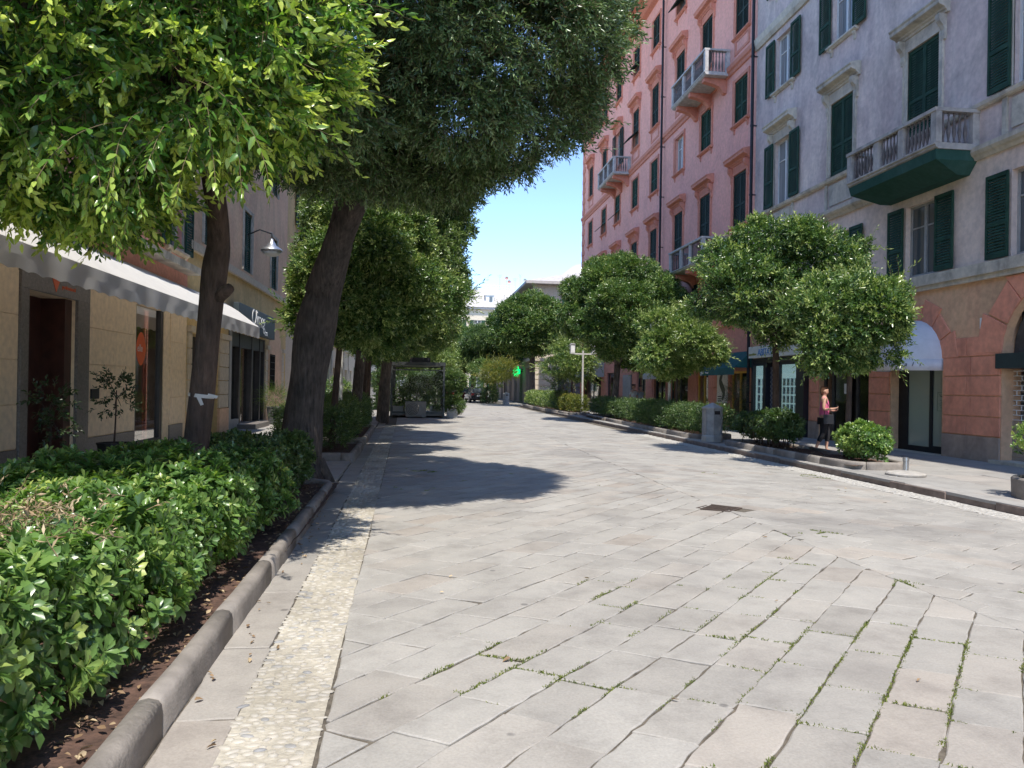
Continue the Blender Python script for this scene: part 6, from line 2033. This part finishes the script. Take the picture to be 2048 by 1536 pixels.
def hanging(rng, anchors, temps_leaf, leaf=(.098,.042)):
    """long shoots that arch out and hang, leaves in pairs along them -> arrays"""
    Vs, Ts, As, Ms = [], [], [], []; off = 0
    for (p, d, Ln) in anchors:
        p = np.array(p); d = np.array(d)/np.linalg.norm(d)
        n = int(Ln/.040); pts = []
        q = p.copy(); dd = d.copy()
        for i in range(n):
            dd = dd + np.array([rng.normal(0,.03), rng.normal(0,.03), -.085]); dd /= np.linalg.norm(dd)
            q = q + dd*Ln/n; pts.append((q.copy(), dd.copy()))
        tip0 = rng.uniform(.35,.6)
        for i, (q, dd) in enumerate(pts):
            f = i/n
            if f < .12 or (i % 2 and f < .8): continue
            az = (i//2)*1.57 + rng.normal(0,.25)
            for sgn in (0, PI):
                a = R_(rng.uniform(42,62)*(1-.5*f**3))
                side = np.cross(dd, [0,0,1.]) if abs(dd[2]) < .97 else np.cross(dd, [0,1.,0]); side /= np.linalg.norm(side)
                oth = np.cross(side, dd)
                rad = side*math.cos(az+sgn)+oth*math.sin(az+sgn)
                ld = dd*math.cos(a)+rad*math.sin(a)
                s = rng.uniform(.8,1.2)*(1-.45*max(0,f-.6)/.4)
                v, t = leaf_np(leaf[0]*s, leaf[1]*s, True, rng.uniform(.1,.5), rng.uniform(0,.2))
                Fm = frame(ld, rng.normal(0,.5))
                Vs.append(v@Fm.T+q); Ts.append(t+off); off += len(v)
                As.append(np.full(len(v), tip0+.4*f*f-.1+rng.normal(0,.07))); Ms.append(np.zeros(len(t),int))
        # stem ribbon
        for i in range(0, len(pts)-1):
            a, b = pts[i][0], pts[i+1][0]; sd = np.cross(pts[i][1], [.3,.9,.2]); sd = sd/np.linalg.norm(sd)*.0022
            up = np.cross(sd, pts[i][1]); up = up/np.linalg.norm(up)*.0022
            Vs.append(np.array([a+sd,a-sd*.5+up,a-sd*.5-up,b+sd,b-sd*.5+up,b-sd*.5-up])); Ts.append(np.array([(0,1,4),(0,4,3),(1,2,5),(1,5,4),(2,0,3),(2,3,5)])+off); off += 6
            As.append(np.full(6,.5)); Ms.append(np.ones(6,int))
    return np.concatenate(Vs), np.concatenate(Ts), np.concatenate(As), np.concatenate(Ms)

# 1. privet over the near left hedge
lum1 = [((-2.95,6.2,5.0),(2.1,2.3,1.95)), ((-3.9,5.7,3.65),(1.3,1.5,.8)), ((-1.95,6.3,4.5),(1.25,1.5,1.05)), ((-2.7,5.3,4.2),(1.2,1.1,.9))]
rg = np.random.default_rng(1)
A1 = crown_arrays(lum1, 80, sp_privet, rg, droop=.45, wild=.55, tone=.24, tone_var=.16, size=(.8,1.15), young=sp_privet_y, young_frac=.30, seed=3, stray=120, depth=.22, rough=.10, clump=.6, inner=.3, clumps=(.85,.38,.75))
anch = []
for k in range(125):
    c, r = lum1[rg.integers(0,4)]
    a = rg.uniform(-PI, 0.35) if rg.uniform() < .8 else rg.uniform(-PI,PI)      # mostly toward the open, street and near sides
    el = rg.uniform(-.75,.5)
    d = np.array([math.cos(a)*math.cos(el), math.sin(a)*math.cos(el), math.sin(el)])
    p = np.array(c)+d*np.array(r)*.92
    anch.append((p-d*.12, d+np.array([0,0,.15]), rg.uniform(.4,.95)*(.5 if p[0] > -2.6 else 1)))
for k in range(34):
    anch.append(((rg.uniform(-2.5,-1.35), rg.uniform(4.9,5.8), rg.uniform(3.2,3.7)), (rg.normal(0,.5), -.5+rg.normal(0,.3), -.2), rg.uniform(.45,1.05)))
for k in range(30):
    anch.append(((rg.uniform(-4.3,-2.7), rg.uniform(4.3,5.3), rg.uniform(3.1,3.6)), (rg.normal(0,.5), -.4+rg.normal(0,.3), -.2), rg.uniform(.4,.95)))
A1 = join_np([A1, hanging(rg, anch, None)])
def tape(mb): pass
t1 = make_tree('privet_tree', [((-2.30,7.9,.08),.155),((-2.27,7.9,.55),.135),((-2.20,7.88,1.25),.125),((-2.13,7.86,2.0),.118),((-2.06,7.84,2.7),.122),((-2.02,7.8,3.05),.112),((-2.05,7.6,3.6),.09),((-2.15,7.3,4.2),.07)], .1, lum1, A1, M['leaf_privet'], M['bark'],
          'tree with bright yellow-green drooping shoots rising from the near left hedge', nlimb=8, rng=rg, seed=5)
q = MB(); q.tube([(-2.04,7.82,2.42),(-1.93,7.74,2.50),(-1.88,7.70,2.53)], [.06,.06,.05], 10); q.build('branch_stub', M['bark'], t1, smooth=True)
q = MB()
for a in range(3): pass
q.tube([(-2.182,7.875,1.44),(-2.178,7.875,1.475)], [.128,.127], 12, cap=False); q.quad((-2.10,7.78,1.45),(-2.00,7.76,1.43),(-1.99,7.76,1.46),(-2.09,7.78,1.48)); q.quad((-2.20,7.745,1.46),(-2.15,7.74,1.36),(-2.12,7.74,1.37),(-2.16,7.745,1.47))
q.build('tape', M['canvas_white'], t1)

# 2. big holm oak
lum2 = [((-.95,9.75,7.0),(3.2,3.4,2.75)), ((.6,9.9,6.2),(1.85,2.0,1.55)), ((-1.5,11.0,6.0),(1.8,1.8,1.3)), ((.15,10.6,5.2),(1.45,1.5,.9))]
rg = np.random.default_rng(2)
A2 = crown_arrays(lum2, 150, sp_oak, rg, droop=.1, wild=.6, tone=.40, tone_var=.2, size=(.85,1.25), young=sp_oak_y, young_frac=.06, seed=8, stray=160, depth=.20, rough=.10, clump=.6, inner=.35, clumps=(.7,.45,.9))
def oak_extra(mb):
    wobble_tube(mb, [(-1.55,12.0,3.0),(-1.2,11.6,3.9),(-.5,11.0,5.2)], [.26,.2,.1], 10, 3)
    for k in range(7):
        a = k*.9; mb.tube([(-1.85+.25*math.cos(a),12.1+.25*math.sin(a),.35),(-1.85+.5*math.cos(a),12.1+.42*math.sin(a),.02)], [.14,.06], 7)
make_tree('holm_oak', [((-1.86,12.1,.0),.44),((-1.84,12.1,.35),.345),((-1.80,12.1,1.0),.295),((-1.74,12.1,1.8),.285),((-1.63,12.05,2.6),.31),((-1.42,12.0,3.3),.25),((-1.22,11.9,4.1),.20),((-1.1,11.6,5.0),.17)], .2, lum2, A2, M['leaf_oak'], M['bark_dark'],
          'big dark evergreen oak with a thick trunk whose crown hangs over the road', nlimb=9, rng=rg, extra=oak_extra, seed=9)

# 3. left row behind the oak
def simple_tree(name, x, y, lumps, dens, temps, mat, bark, label, r0, zf, seed, group=None, lean=(0,0), tone=.25, nlimb=5, size=(.85,1.2), droop=.05, z0=.1, **kw):
    rg = np.random.default_rng(seed)
    A = crown_arrays(lumps, dens, temps, rg, droop=droop, wild=.55, tone=tone, tone_var=.15, size=size, seed=seed, stray=70, stray_scale=1.0 if y < 40 else 1.5, **kw)
    tr = [((x,y,z0),r0*1.25),((x+lean[0]*.2,y+lean[1]*.2,z0+.25),r0*1.05),((x+lean[0]*.5,y+lean[1]*.5,(z0+zf)/2),r0*.92),((x+lean[0],y+lean[1],zf),r0*.85)]
    return make_tree(name, tr, r0*.7, lumps, A, mat, bark, label, group=group, nlimb=nlimb, rng=rg, seed=seed)
kw = dict(depth=.2, rough=.10, clump=.5, inner=.4, clumps=(.8,.35,.7))
GL, GR = 'trees along the left side of the road', 'clipped trees along the right side of the road'
simple_tree('clipped_tree', -1.95, 16.9, [((-1.15,16.4,3.85),(1.35,1.5,1.45)),((-.15,17.3,3.95),(.95,1.0,.95)),((-2.1,16.6,3.8),(.8,1.0,1.1)),((-1.0,16.6,5.1),(1.15,1.3,1.15))], 170, sp_mid, M['leaf_top'], M['bark'],
            'thin-trunked leafy tree in the small second left hedge', .075, 3.2, 31, GL, (.25,-.1), tone=.3, young=sp_mid, young_frac=.08, **kw)
simple_tree('street_tree', -2.0, 22.5, [((-.75,20.6,5.6),(2.25,2.4,2.3)),((.25,20.3,4.9),(1.25,1.3,1.4)),((-1.2,21.2,7.4),(2.0,2.2,1.8)),((.1,20.8,6.6),(1.4,1.6,1.3))], 120, sp_mid, M['leaf_deep'], M['bark_dark'],
            'tall dark-leaved tree standing out against the sky on the left', .16, 4.0, 32, GL, (.5,-.7), tone=.34, size=(.95,1.4), young=sp_mid, young_frac=.10, depth=.2, rough=.10, clump=.6, inner=.4, clumps=(.6,.45,.85))
simple_tree('street_tree', -1.55, 31.5, [((-1.2,30.2,4.6),(2.0,2.2,1.6)),((.1,30.6,4.5),(1.4,1.5,1.3)),((.0,34,4.75),(1.7,2.0,1.3)),((-1.0,31,6.2),(1.9,2.0,1.6))], 100, sp_far, M['leaf_top'], M['bark_dark'],
            'forked dark-trunked tree rising just before the glazed kiosk', .24, 3.3, 33, GL, (.25,-.2), tone=.25, young=sp_far, young_frac=.1, **kw)
simple_tree('clipped_tree', -1.95, 26.6, [((-1.5,26.3,3.9),(1.4,1.5,1.2))], 90, sp_far, M['leaf_top'], M['bark'], 'small slim tree with a reddish stem behind the third left hedge', .07, 2.9, 34, GL, (.1,0), **kw)
simple_tree('clipped_tree', -1.95, 28.8, [((-1.7,28.6,4.0),(1.3,1.5,1.2))], 90, sp_far, M['leaf_deep'], M['bark'], 'small slim dark tree next to the big forked trunk', .08, 2.9, 35, GL, (.05,0), **kw)
simple_tree('street_tree', -2.6, 48, [((-2.0,48,4.4),(2.4,2.6,1.8))], 90, sp_far, M['leaf_top'], M['bark_far'], 'round green tree directly behind the glazed kiosk', .15, 3.0, 36, GL, **kw)
simple_tree('street_tree', -.8, 58, [((-.6,58,4.1),(2.2,2.6,2.0)),((1.2,58,3.6),(1.5,1.6,1.5))], 75, sp_far, M['leaf_top'], M['bark_far'], 'yellowish green tree seen over the kiosk roof', .15, 2.4, 37, GL, tone=.5, **kw)
simple_tree('street_tree', .8, 72, [((.9,72,4.6),(2.6,2.6,2.4))], 45, sp_vfar, M['leaf_top'], M['bark_far'], 'pale green tree beyond the right edge of the kiosk', .17, 2.4, 38, GL, tone=.42, **kw)
simple_tree('street_tree', 1.6, 92, [((1.8,92,5.0),(3.2,3.2,2.8))], 40, sp_vfar, M['leaf_deep'], M['bark_far'], 'dark rounded tree farthest down the left side', .2, 2.6, 39, GL, tone=.4, **kw)

# 4. right row
simple_tree('clipped_tree', 8.85, 17.8, [((8.75,17.6,4.4),(1.8,1.8,1.3)),((7.75,17.5,4.0),(1.1,1.3,1.0)),((9.8,17.8,4.8),(1.05,1.2,.95)),((8.4,17.6,5.1),(1.05,1.1,.65)),((8.9,17.6,3.6),(1.2,1.1,.7)),((7.3,17.4,4.5),(.7,.8,.6))], 118, sp_mid, M['leaf_top'], M['bark'],
            'broad ragged tree in the near right bed, taller of the two before the agency', .085, 3.2, 51, GR, (-.05,0), tone=.17, z0=.2, nlimb=8, young=sp_mid, young_frac=.17, depth=.22, rough=.12, clump=.7, inner=.35, clumps=(1.0,.32,.62))  # dark gaps and bright highlights put into the leaf tones
simple_tree('clipped_tree', 8.9, 14.75, [((8.95,14.75,3.1),(1.2,1.2,.85)),((9.5,14.7,3.1),(.75,.8,.65)),((8.4,14.6,2.7),(.8,.85,.6)),((9.1,14.7,3.65),(.65,.7,.45)),((8.0,14.6,3.2),(.5,.6,.45))], 140, sp_mid, M['leaf_top'], M['bark'],
            'low spreading tree hiding part of the white dome awning', .06, 2.3, 52, GR, (.05,0), tone=.20, z0=.2, nlimb=7, young=sp_mid, young_frac=.22, depth=.22, rough=.12, clump=.7, inner=.35, clumps=(1.4,.25,.5))
simple_tree('clipped_tree', 8.9, 25.3, [((9.0,25.2,3.25),(1.35,1.4,1.1)),((8.3,25.1,3.1),(.9,1.0,.8)),((9.6,25.3,3.0),(.9,1.0,.75))], 110, sp_mid, M['leaf_top'], M['bark'],
            'small bright tree round the head of the square-lantern lamp post', .05, 2.4, 53, GR, tone=.42, z0=.2, size=(1.0,1.5), young=sp_mid, young_frac=.15, **kw)
simple_tree('topiary_tree', 9.0, 34.2, [((9.4,34.1,5.25),(2.85,2.8,2.25)),((9.75,34,4.1),(2.1,2.2,1.4))], 130, sp_far, M['leaf_top'], M['bark_dark'],
            'large ball-clipped tree on a forked dark trunk before the pink building', .17, 2.7, 54, GR, (.15,0), tone=.28, z0=.2, nlimb=7, size=(.9,1.3), young=sp_far, young_frac=.06, droop=-.1, depth=.12, rough=.05, clump=.4, inner=.5, clumps=(.8,.4,.7))
simple_tree('clipped_tree', 9.05, 44.2, [((9.0,44,3.2),(1.5,1.5,1.1)),((8.4,44,2.9),(1.1,1.1,.8))], 75, sp_far, M['leaf_top'], M['bark'],
            'small light green ball tree next to the sunlit lamp post', .06, 2.2, 55, GR, tone=.45, z0=.2, young=sp_far, young_frac=.15, **kw)
simple_tree('street_tree', 9.0, 60, [((8.6,59.8,6.6),(2.8,2.8,2.2)),((10.1,59.8,6.2),(1.7,1.9,1.7)),((7.3,59.5,6.1),(1.6,1.9,1.4))], 70, sp_vfar, M['leaf_top'], M['bark_dark'],
            'large round tree with bare forked stems beside the green cross', .26, 4.4, 56, GR, tone=.28, z0=0, nlimb=9, depth=.2, rough=.08, clump=.5, inner=.4, clumps=(.5,.6,1.1))
simple_tree('street_tree', 7.4, 73, [((7.2,73,5.6),(2.7,2.7,2.1)),((5.8,73,5.0),(1.7,1.8,1.6))], 55, sp_vfar, M['leaf_deep'], M['bark_dark'],
            'dark leaning tree with twisted stems left of the green cross', .26, 4.0, 57, GR, tone=.30, z0=0, nlimb=8, lean=(-.5,0), depth=.2, rough=.08, clump=.5, inner=.4, clumps=(.5,.6,1.1))
simple_tree('street_tree', 5.9, 84, [((5.5,84,5.7),(2.6,2.7,2.4)),((4.1,84,4.9),(1.7,1.8,1.7))], 50, sp_vfar, M['leaf_top'], M['bark_dark'],
            'dull green tree standing over the parked cars', .28, 3.4, 58, GR, tone=.32, z0=0, nlimb=7, depth=.2, rough=.08, clump=.5, inner=.4, clumps=(.5,.6,1.1))
simple_tree('street_tree', 4.2, 100, [((4.0,100,6.4),(3.4,3.2,3.2))], 40, sp_vfar, M['leaf_deep'], M['bark_far'], 'blurry grey-green tree at the far end of the road', .25, 3.4, 59, GR, tone=.4, z0=0, **kw)
simple_tree('small_tree', 7.5, 66.5, [((6.9,66.5,3.0),(1.6,1.6,1.0)),((7.75,66.5,3.1),(1.0,1.2,.75))], 42, sp_far, M['leaf_gold'], M['bark_far'], 'low tree with orange-tinged leaves left of the green cross', .06, 1.9, 60, None, tone=.35, z0=0, **kw)
simple_tree('small_tree', 6.1, 68.5, [((6.0,68.5,2.7),(1.6,1.5,1.3))], 36, sp_far, M['leaf_top'], M['bark_far'], 'thin grey-green sapling just behind the dark parked hatchback', .06, 1.7, 61, None, tone=.35, z0=0, **kw)
simple_tree('small_tree', 10.4, 50, [((10.4,50,3.4),(.9,.9,1.5))], 22, sp_far, M['leaf_olive'], M['bark_far'], 'sparse olive-coloured shrub tree between two right-hand trees', .04, 2.0, 62, None, tone=.4, z0=.1, depth=.3, rough=.2, clump=1.2, inner=.2)

# ------------------------------------------------------------------ hedges
ros = [make_rosette(r_, 11, (.105,.043), True) for _ in range(6)]
ros_s = [make_rosette(r_, 9, (.085,.036), False) for _ in range(5)]
hs = [make_sprig(r_, 8, .16, (.06,.028), False, 60, stem=False, tip_tone=.25) for _ in range(5)]
rg = np.random.default_rng(71)
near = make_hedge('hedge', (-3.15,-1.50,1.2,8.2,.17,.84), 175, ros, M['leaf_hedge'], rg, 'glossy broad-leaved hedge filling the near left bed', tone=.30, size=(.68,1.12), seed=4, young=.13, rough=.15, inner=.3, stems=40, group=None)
# pale dead twigs and leaves showing on its top
P, D = [], []
for k in range(260):
    P.append((rg.normal(-2.0,.24), rg.normal(3.6,.42), .91+rg.normal(0,.04))); D.append((rg.normal(0,.7),rg.normal(0,.7),.35))
V, T, A, Mi = scatter([make_sprig(r_, 4, .12, (.05,.014), False, 50, tip_tone=.3) for _ in range(3)], P, D, rg.uniform(.6,1.1,260), rg.uniform(.35,.8,260), rg)
bo = near.location
o = link(bpy.data.objects.new('dry_foliage', np_mesh('dry_foliage', V-np.array(bo), T, [M['dry'], M['stem']], {'tone':A}, Mi))); o.parent = near
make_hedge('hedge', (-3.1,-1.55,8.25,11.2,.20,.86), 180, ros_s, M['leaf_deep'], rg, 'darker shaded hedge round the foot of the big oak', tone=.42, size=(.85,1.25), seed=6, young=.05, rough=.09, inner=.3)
make_hedge('hedge', (-3.0,-1.58,15.9,18.95,.28,1.02), 130, hs, M['leaf_deep'], rg, 'dark box-clipped hedge behind the oak, second along the left kerb', tone=.33, size=(.9,1.3), seed=7, group='clipped hedges on the left', young=.07)
make_hedge('hedge', (-3.0,-1.72,20.4,26.1,.28,1.12), 110, hs, M['leaf_deep'], rg, 'box-clipped hedge before the kiosk, third along the left kerb', tone=.38, size=(1.0,1.4), seed=8, group='clipped hedges on the left', young=.07)
GH = 'clipped hedges on the right'
make_hedge('bush', (8.45,9.2,13.35,14.6,.3,1.02), 160, ros_s, M['leaf_hedge'], rg, 'sunlit rounded bush at the near corner of the right bed', 'bush', tone=.40, size=(.9,1.35), seed=10, young=.15, round_=.3, rough=.10)
make_hedge('bush', (8.3,9.25,16.9,19.2,.40,1.05), 150, ros_s, M['leaf_deep'], rg, 'dark leggy bush before the estate agency window', 'bush', tone=.32, size=(.9,1.3), seed=11, stems=26, round_=.25, rough=.10)
make_hedge('hedge', (8.3,9.3,21.4,29.5,.30,1.02), 150, hs, M['leaf_deep'], rg, 'clipped hedge running back from the nearest litter bin', tone=.30, size=(1.0,1.4), seed=12, group=GH, young=.1)
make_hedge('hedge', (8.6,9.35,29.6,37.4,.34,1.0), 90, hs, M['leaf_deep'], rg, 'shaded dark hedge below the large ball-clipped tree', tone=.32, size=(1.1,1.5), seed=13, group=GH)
make_hedge('hedge', (8.25,9.2,40.3,44.2,.3,1.08), 60, sp_mid, M['leaf_gold'], rg, 'yellowish clipped hedge at the foot of the sunlit lamp post', tone=.20, size=(.8,1.1), seed=14, group=GH, young=.15)
make_hedge('hedge', (8.15,9.15,45.4,57.4,.3,1.15), 45, sp_mid, M['leaf_top'], rg, 'long clipped hedge farthest along the right pavement, in the sun', tone=.40, size=(.9,1.2), seed=15, group=GH, young=.15)
make_hedge('hedge', (-2.6,1.1,45.2,46.4,.1,2.3), 60, sp_far, M['leaf_deep'], rg, 'tall leafy screen hedge seen through the kiosk glass', tone=.3, seed=17)
make_hedge('hedge', (5.9,7.0,68.2,72.5,.1,1.25), 30, sp_far, M['leaf_deep'], rg, 'block of dark hedge right of the parked cars', tone=.2, seed=16)
# ball-topped topiary between the two far hedges
simple_tree('topiary_shrub', 8.45, 44.8, [((8.45,44.8,1.75),(.42,.42,.38)),((8.45,44.8,.75),(.34,.34,.6))], 130, hs, M['leaf_deep'], M['bark'], 'shrub clipped to a ball on a column between two right hedges', .05, 1.4, 81, None, tone=.25, z0=.2, size=(1,1.4), depth=.06, rough=.03, clump=.2, inner=.6)
# near right round tub with its plant
tb = thing('plant_tub', (9.10,9.62,.12), 'low round concrete tub at the right edge of the pavement', 'plant tub')
q = MB(); q.lathe([(.62,0),(.63,.27),(.615,.29),(.54,.29),(.53,.24),(.5,.2)], (9.10,9.62,.12), 26, cap=False); q.build('tub', M['kerb'], tb)
q = MB(); q.lathe([(.54,.21),(.3,.23),(.01,.24)], (9.10,9.62,.12), 18); q.build('earth', M['soil'], tb)
rg = np.random.default_rng(91)
pl = thing('tub_shrub', (9.10,9.62,.34), 'yellow-green shrub growing in the low round tub', 'shrub')
P2, D2, W2 = crown_points([((8.96,9.62,1.0),(.40,.45,.28)),((8.95,9.6,.62),(.25,.3,.22))], 120, rg, depth=.2, rough=.15, seed=91, inner=.4)
D2 = D2+rg.normal(0,.4,D2.shape)
V, T, A, Mi = scatter(ros_s, P2, D2, rg.uniform(.7,1.1,len(P2)), .5+rg.normal(0,.2,len(P2)), rg)
o = link(bpy.data.objects.new('foliage', np_mesh('foliage', V-np.array(pl.location), T, [M['leaf_hedge'], M['stem']], {'tone':A}, Mi))); o.parent = pl
q = MB()
for k in range(7): a = k*.9; q.tube([(9.08+.06*math.cos(a),9.62+.06*math.sin(a),.34),(9.0+.18*math.cos(a),9.62+.2*math.sin(a),.7),(8.96+.28*math.cos(a),9.62+.3*math.sin(a),1.0)], [.012,.009,.005], 5)
q.build('stem', M['bark'], pl)

# ------------------------------------------------------------------ plants in pots
def potted(name, x, y, z0, pot, pot_mat, pot_label, label, lumps, temps, mat, dens, seed, stem_r=.014, tone=.3, shape='round', cat='potted plant', **kw):
    p = thing('plant_pot', (x,y,z0), pot_label, 'plant pot')
    q = MB()
    if shape == 'round': q.lathe([(pot[0]*.75,0),(pot[0],pot[1]),(pot[0]*1.06,pot[1]),(pot[0]*1.06,pot[1]+.03),(pot[0]*.92,pot[1]+.03),(pot[0]*.9,pot[1]-.05)], (x,y,z0), 18, cap=False)
    else:
        a, b, h = pot; q.box(x-a,x+a,y-b,y+b,z0,z0+h-.03); q.box(x-a-.015,x+a+.015,y-b-.015,y+b+.015,z0+h-.03,z0+h)
    q.build('pot', pot_mat, p)
    q = MB()
    zt = z0+(pot[1] if shape == 'round' else pot[2])
    if shape == 'round': q.lathe([(pot[0]*.93,-.04),(.01,-.03)], (x,y,zt), 14)
    else: q.box(x-pot[0]+.02,x+pot[0]-.02,y-pot[1]+.02,y+pot[1]-.02,zt-.002,zt+.006)
    q.build('earth', M['soil'], p)
    t = thing(name, (x,y,zt), label, cat)
    rg = np.random.default_rng(seed)
    V, T, A, Mi = crown_arrays(lumps, dens, temps, rg, droop=.0, wild=.5, tone=tone, seed=seed, **kw)
    o = link(bpy.data.objects.new('foliage', np_mesh('foliage', V-np.array((x,y,zt)), T, [mat, M['stem']], {'tone':A}, Mi))); o.parent = t
    q = MB()
    c = lumps[0][0]
    wobble_tube(q, [(x,y,zt-.05),(x+.02,y,(zt*.6+c[2]*.4)),(c[0],c[1],c[2])], [stem_r*1.3,stem_r,stem_r*.7], 6, seed, .05, 3)
    for k in range(6):
        a = k*1.05+.3; l = lumps[k%len(lumps)]; q.tube([(c[0],c[1],c[2]-l[1][2]*.6),(l[0][0]+l[1][0]*.6*math.cos(a),l[0][1]+l[1][1]*.6*math.sin(a),l[0][2]+l[1][2]*.4*math.sin(a*2))], [stem_r*.6,stem_r*.25], 5)
    q.build('stem', M['bark'], t)
M['pot_black'] = mat_plain('black_pot', (.02,.02,.022), .6, var=.2)
M['pot_grey'] = mat_plain('grey_pot', (.12,.12,.125), .7, var=.2)
M['terracotta'] = mat_plain('terracotta_pot', (.40,.17,.09), .8, var=.15)
sp_pot = [make_sprig(r_, 8, .16, (.075,.038), True, 55, tip_tone=.15) for _ in range(4)]
fern = [make_sprig(r_, 16, .40, (.06,.010), False, 50, tip_tone=.3, curve=.5) for _ in range(4)]
potted('potted_tree', -5.25, 13.75, .065, (.26,.42), M['pot_black'], 'black pot by the beige panel wall holding a slim sapling', 'slim dark-leaved sapling in a black pot against the beige wall',
       [((-5.22,13.75,1.42),(.30,.30,.24)),((-5.3,13.7,1.15),(.22,.2,.15)),((-5.1,13.8,1.2),(.2,.2,.16)),((-5.25,13.7,1.62),(.18,.18,.14))], sp_pot, M['leaf_pot'], 42, 201, depth=.3, rough=.2, clump=1.0, inner=.2)
potted('potted_tree', -5.2, 11.35, .065, (.30,.36), M['pot_black'], 'black pot before the dark shop doorway', 'dark potted shrub half lost in the shade of the doorway',
       [((-5.2,11.35,1.25),(.32,.34,.30)),((-5.1,11.3,.9),(.24,.24,.25))], sp_pot, M['leaf_pot'], 45, 202, depth=.3, rough=.2, clump=1.0, inner=.2)
potted('potted_fern', -5.3, 28.6, .065, (.30,.62), M['pot_grey'], 'tall grey pot beside the grille window', 'feathery light green fern in the tall grey pot', [((-5.3,28.6,1.0),(.38,.38,.30))], fern, M['leaf_fern'], 130, 203, tone=.4, depth=.15, rough=.1, clump=.3, inner=.3)
potted('potted_shrub', -4.6, 44.0, .065, (.45,.35,.55), M['box_white'], 'white planter box near the green shop shutter', 'leafy shrub in the white planter box near the green shutter', [((-4.6,44,1.15),(.6,.5,.6))], sp_mid, M['leaf_top'], 60, 204, shape='box', tone=.35, **kw)
potted('potted_shrub', 1.62, 37.6, .0, (.26,.45,.45), M['box_white'], 'white planter box outside the right side of the kiosk', 'dense upright shrub in the white box at the kiosk side', [((1.65,37.7,1.3),(.48,.6,1.0))], sp_mid, M['leaf_deep'], 220, 205, shape='box', tone=.3, **kw)
potted('potted_shrub', -1.05, 37.5, .19, (.25,.22,.36), M['box_white'], 'white planter box in the left front corner of the kiosk', 'plant in the left front corner of the kiosk', [((-1.0,37.5,.95),(.36,.3,.5))], sp_mid, M['leaf_deep'], 70, 206, shape='box', tone=.3, **kw)
potted('potted_shrub', .80, 37.5, .19, (.30,.22,.36), M['box_white'], 'white planter box in the right front corner of the kiosk', 'leafy plant in the right front corner of the kiosk', [((.8,37.5,.9),(.34,.3,.42))], sp_mid, M['leaf_deep'], 70, 207, shape='box', tone=.35, **kw)
potted('potted_shrub', -.2, 40.4, .19, (.5,.3,.5), M['box_white'], 'white planter box at the back of the kiosk', 'broad leafy shrub at the back of the kiosk', [((-.3,40.4,1.35),(.95,.45,.8))], sp_mid, M['leaf_deep'], 90, 208, shape='box', tone=.3, **kw)
potted('potted_palm', 11.75, 26.9, .122, (.24,.38), M['pot_black'], 'black pot standing between the black shopfront and the teal awning', 'spiky dark green plant between the agency and the teal awning', [((11.75,26.9,1.2),(.35,.35,.7))], fern, M['leaf_pot'], 110, 209, tone=.5, depth=.2, rough=.1, clump=.3, inner=.3)
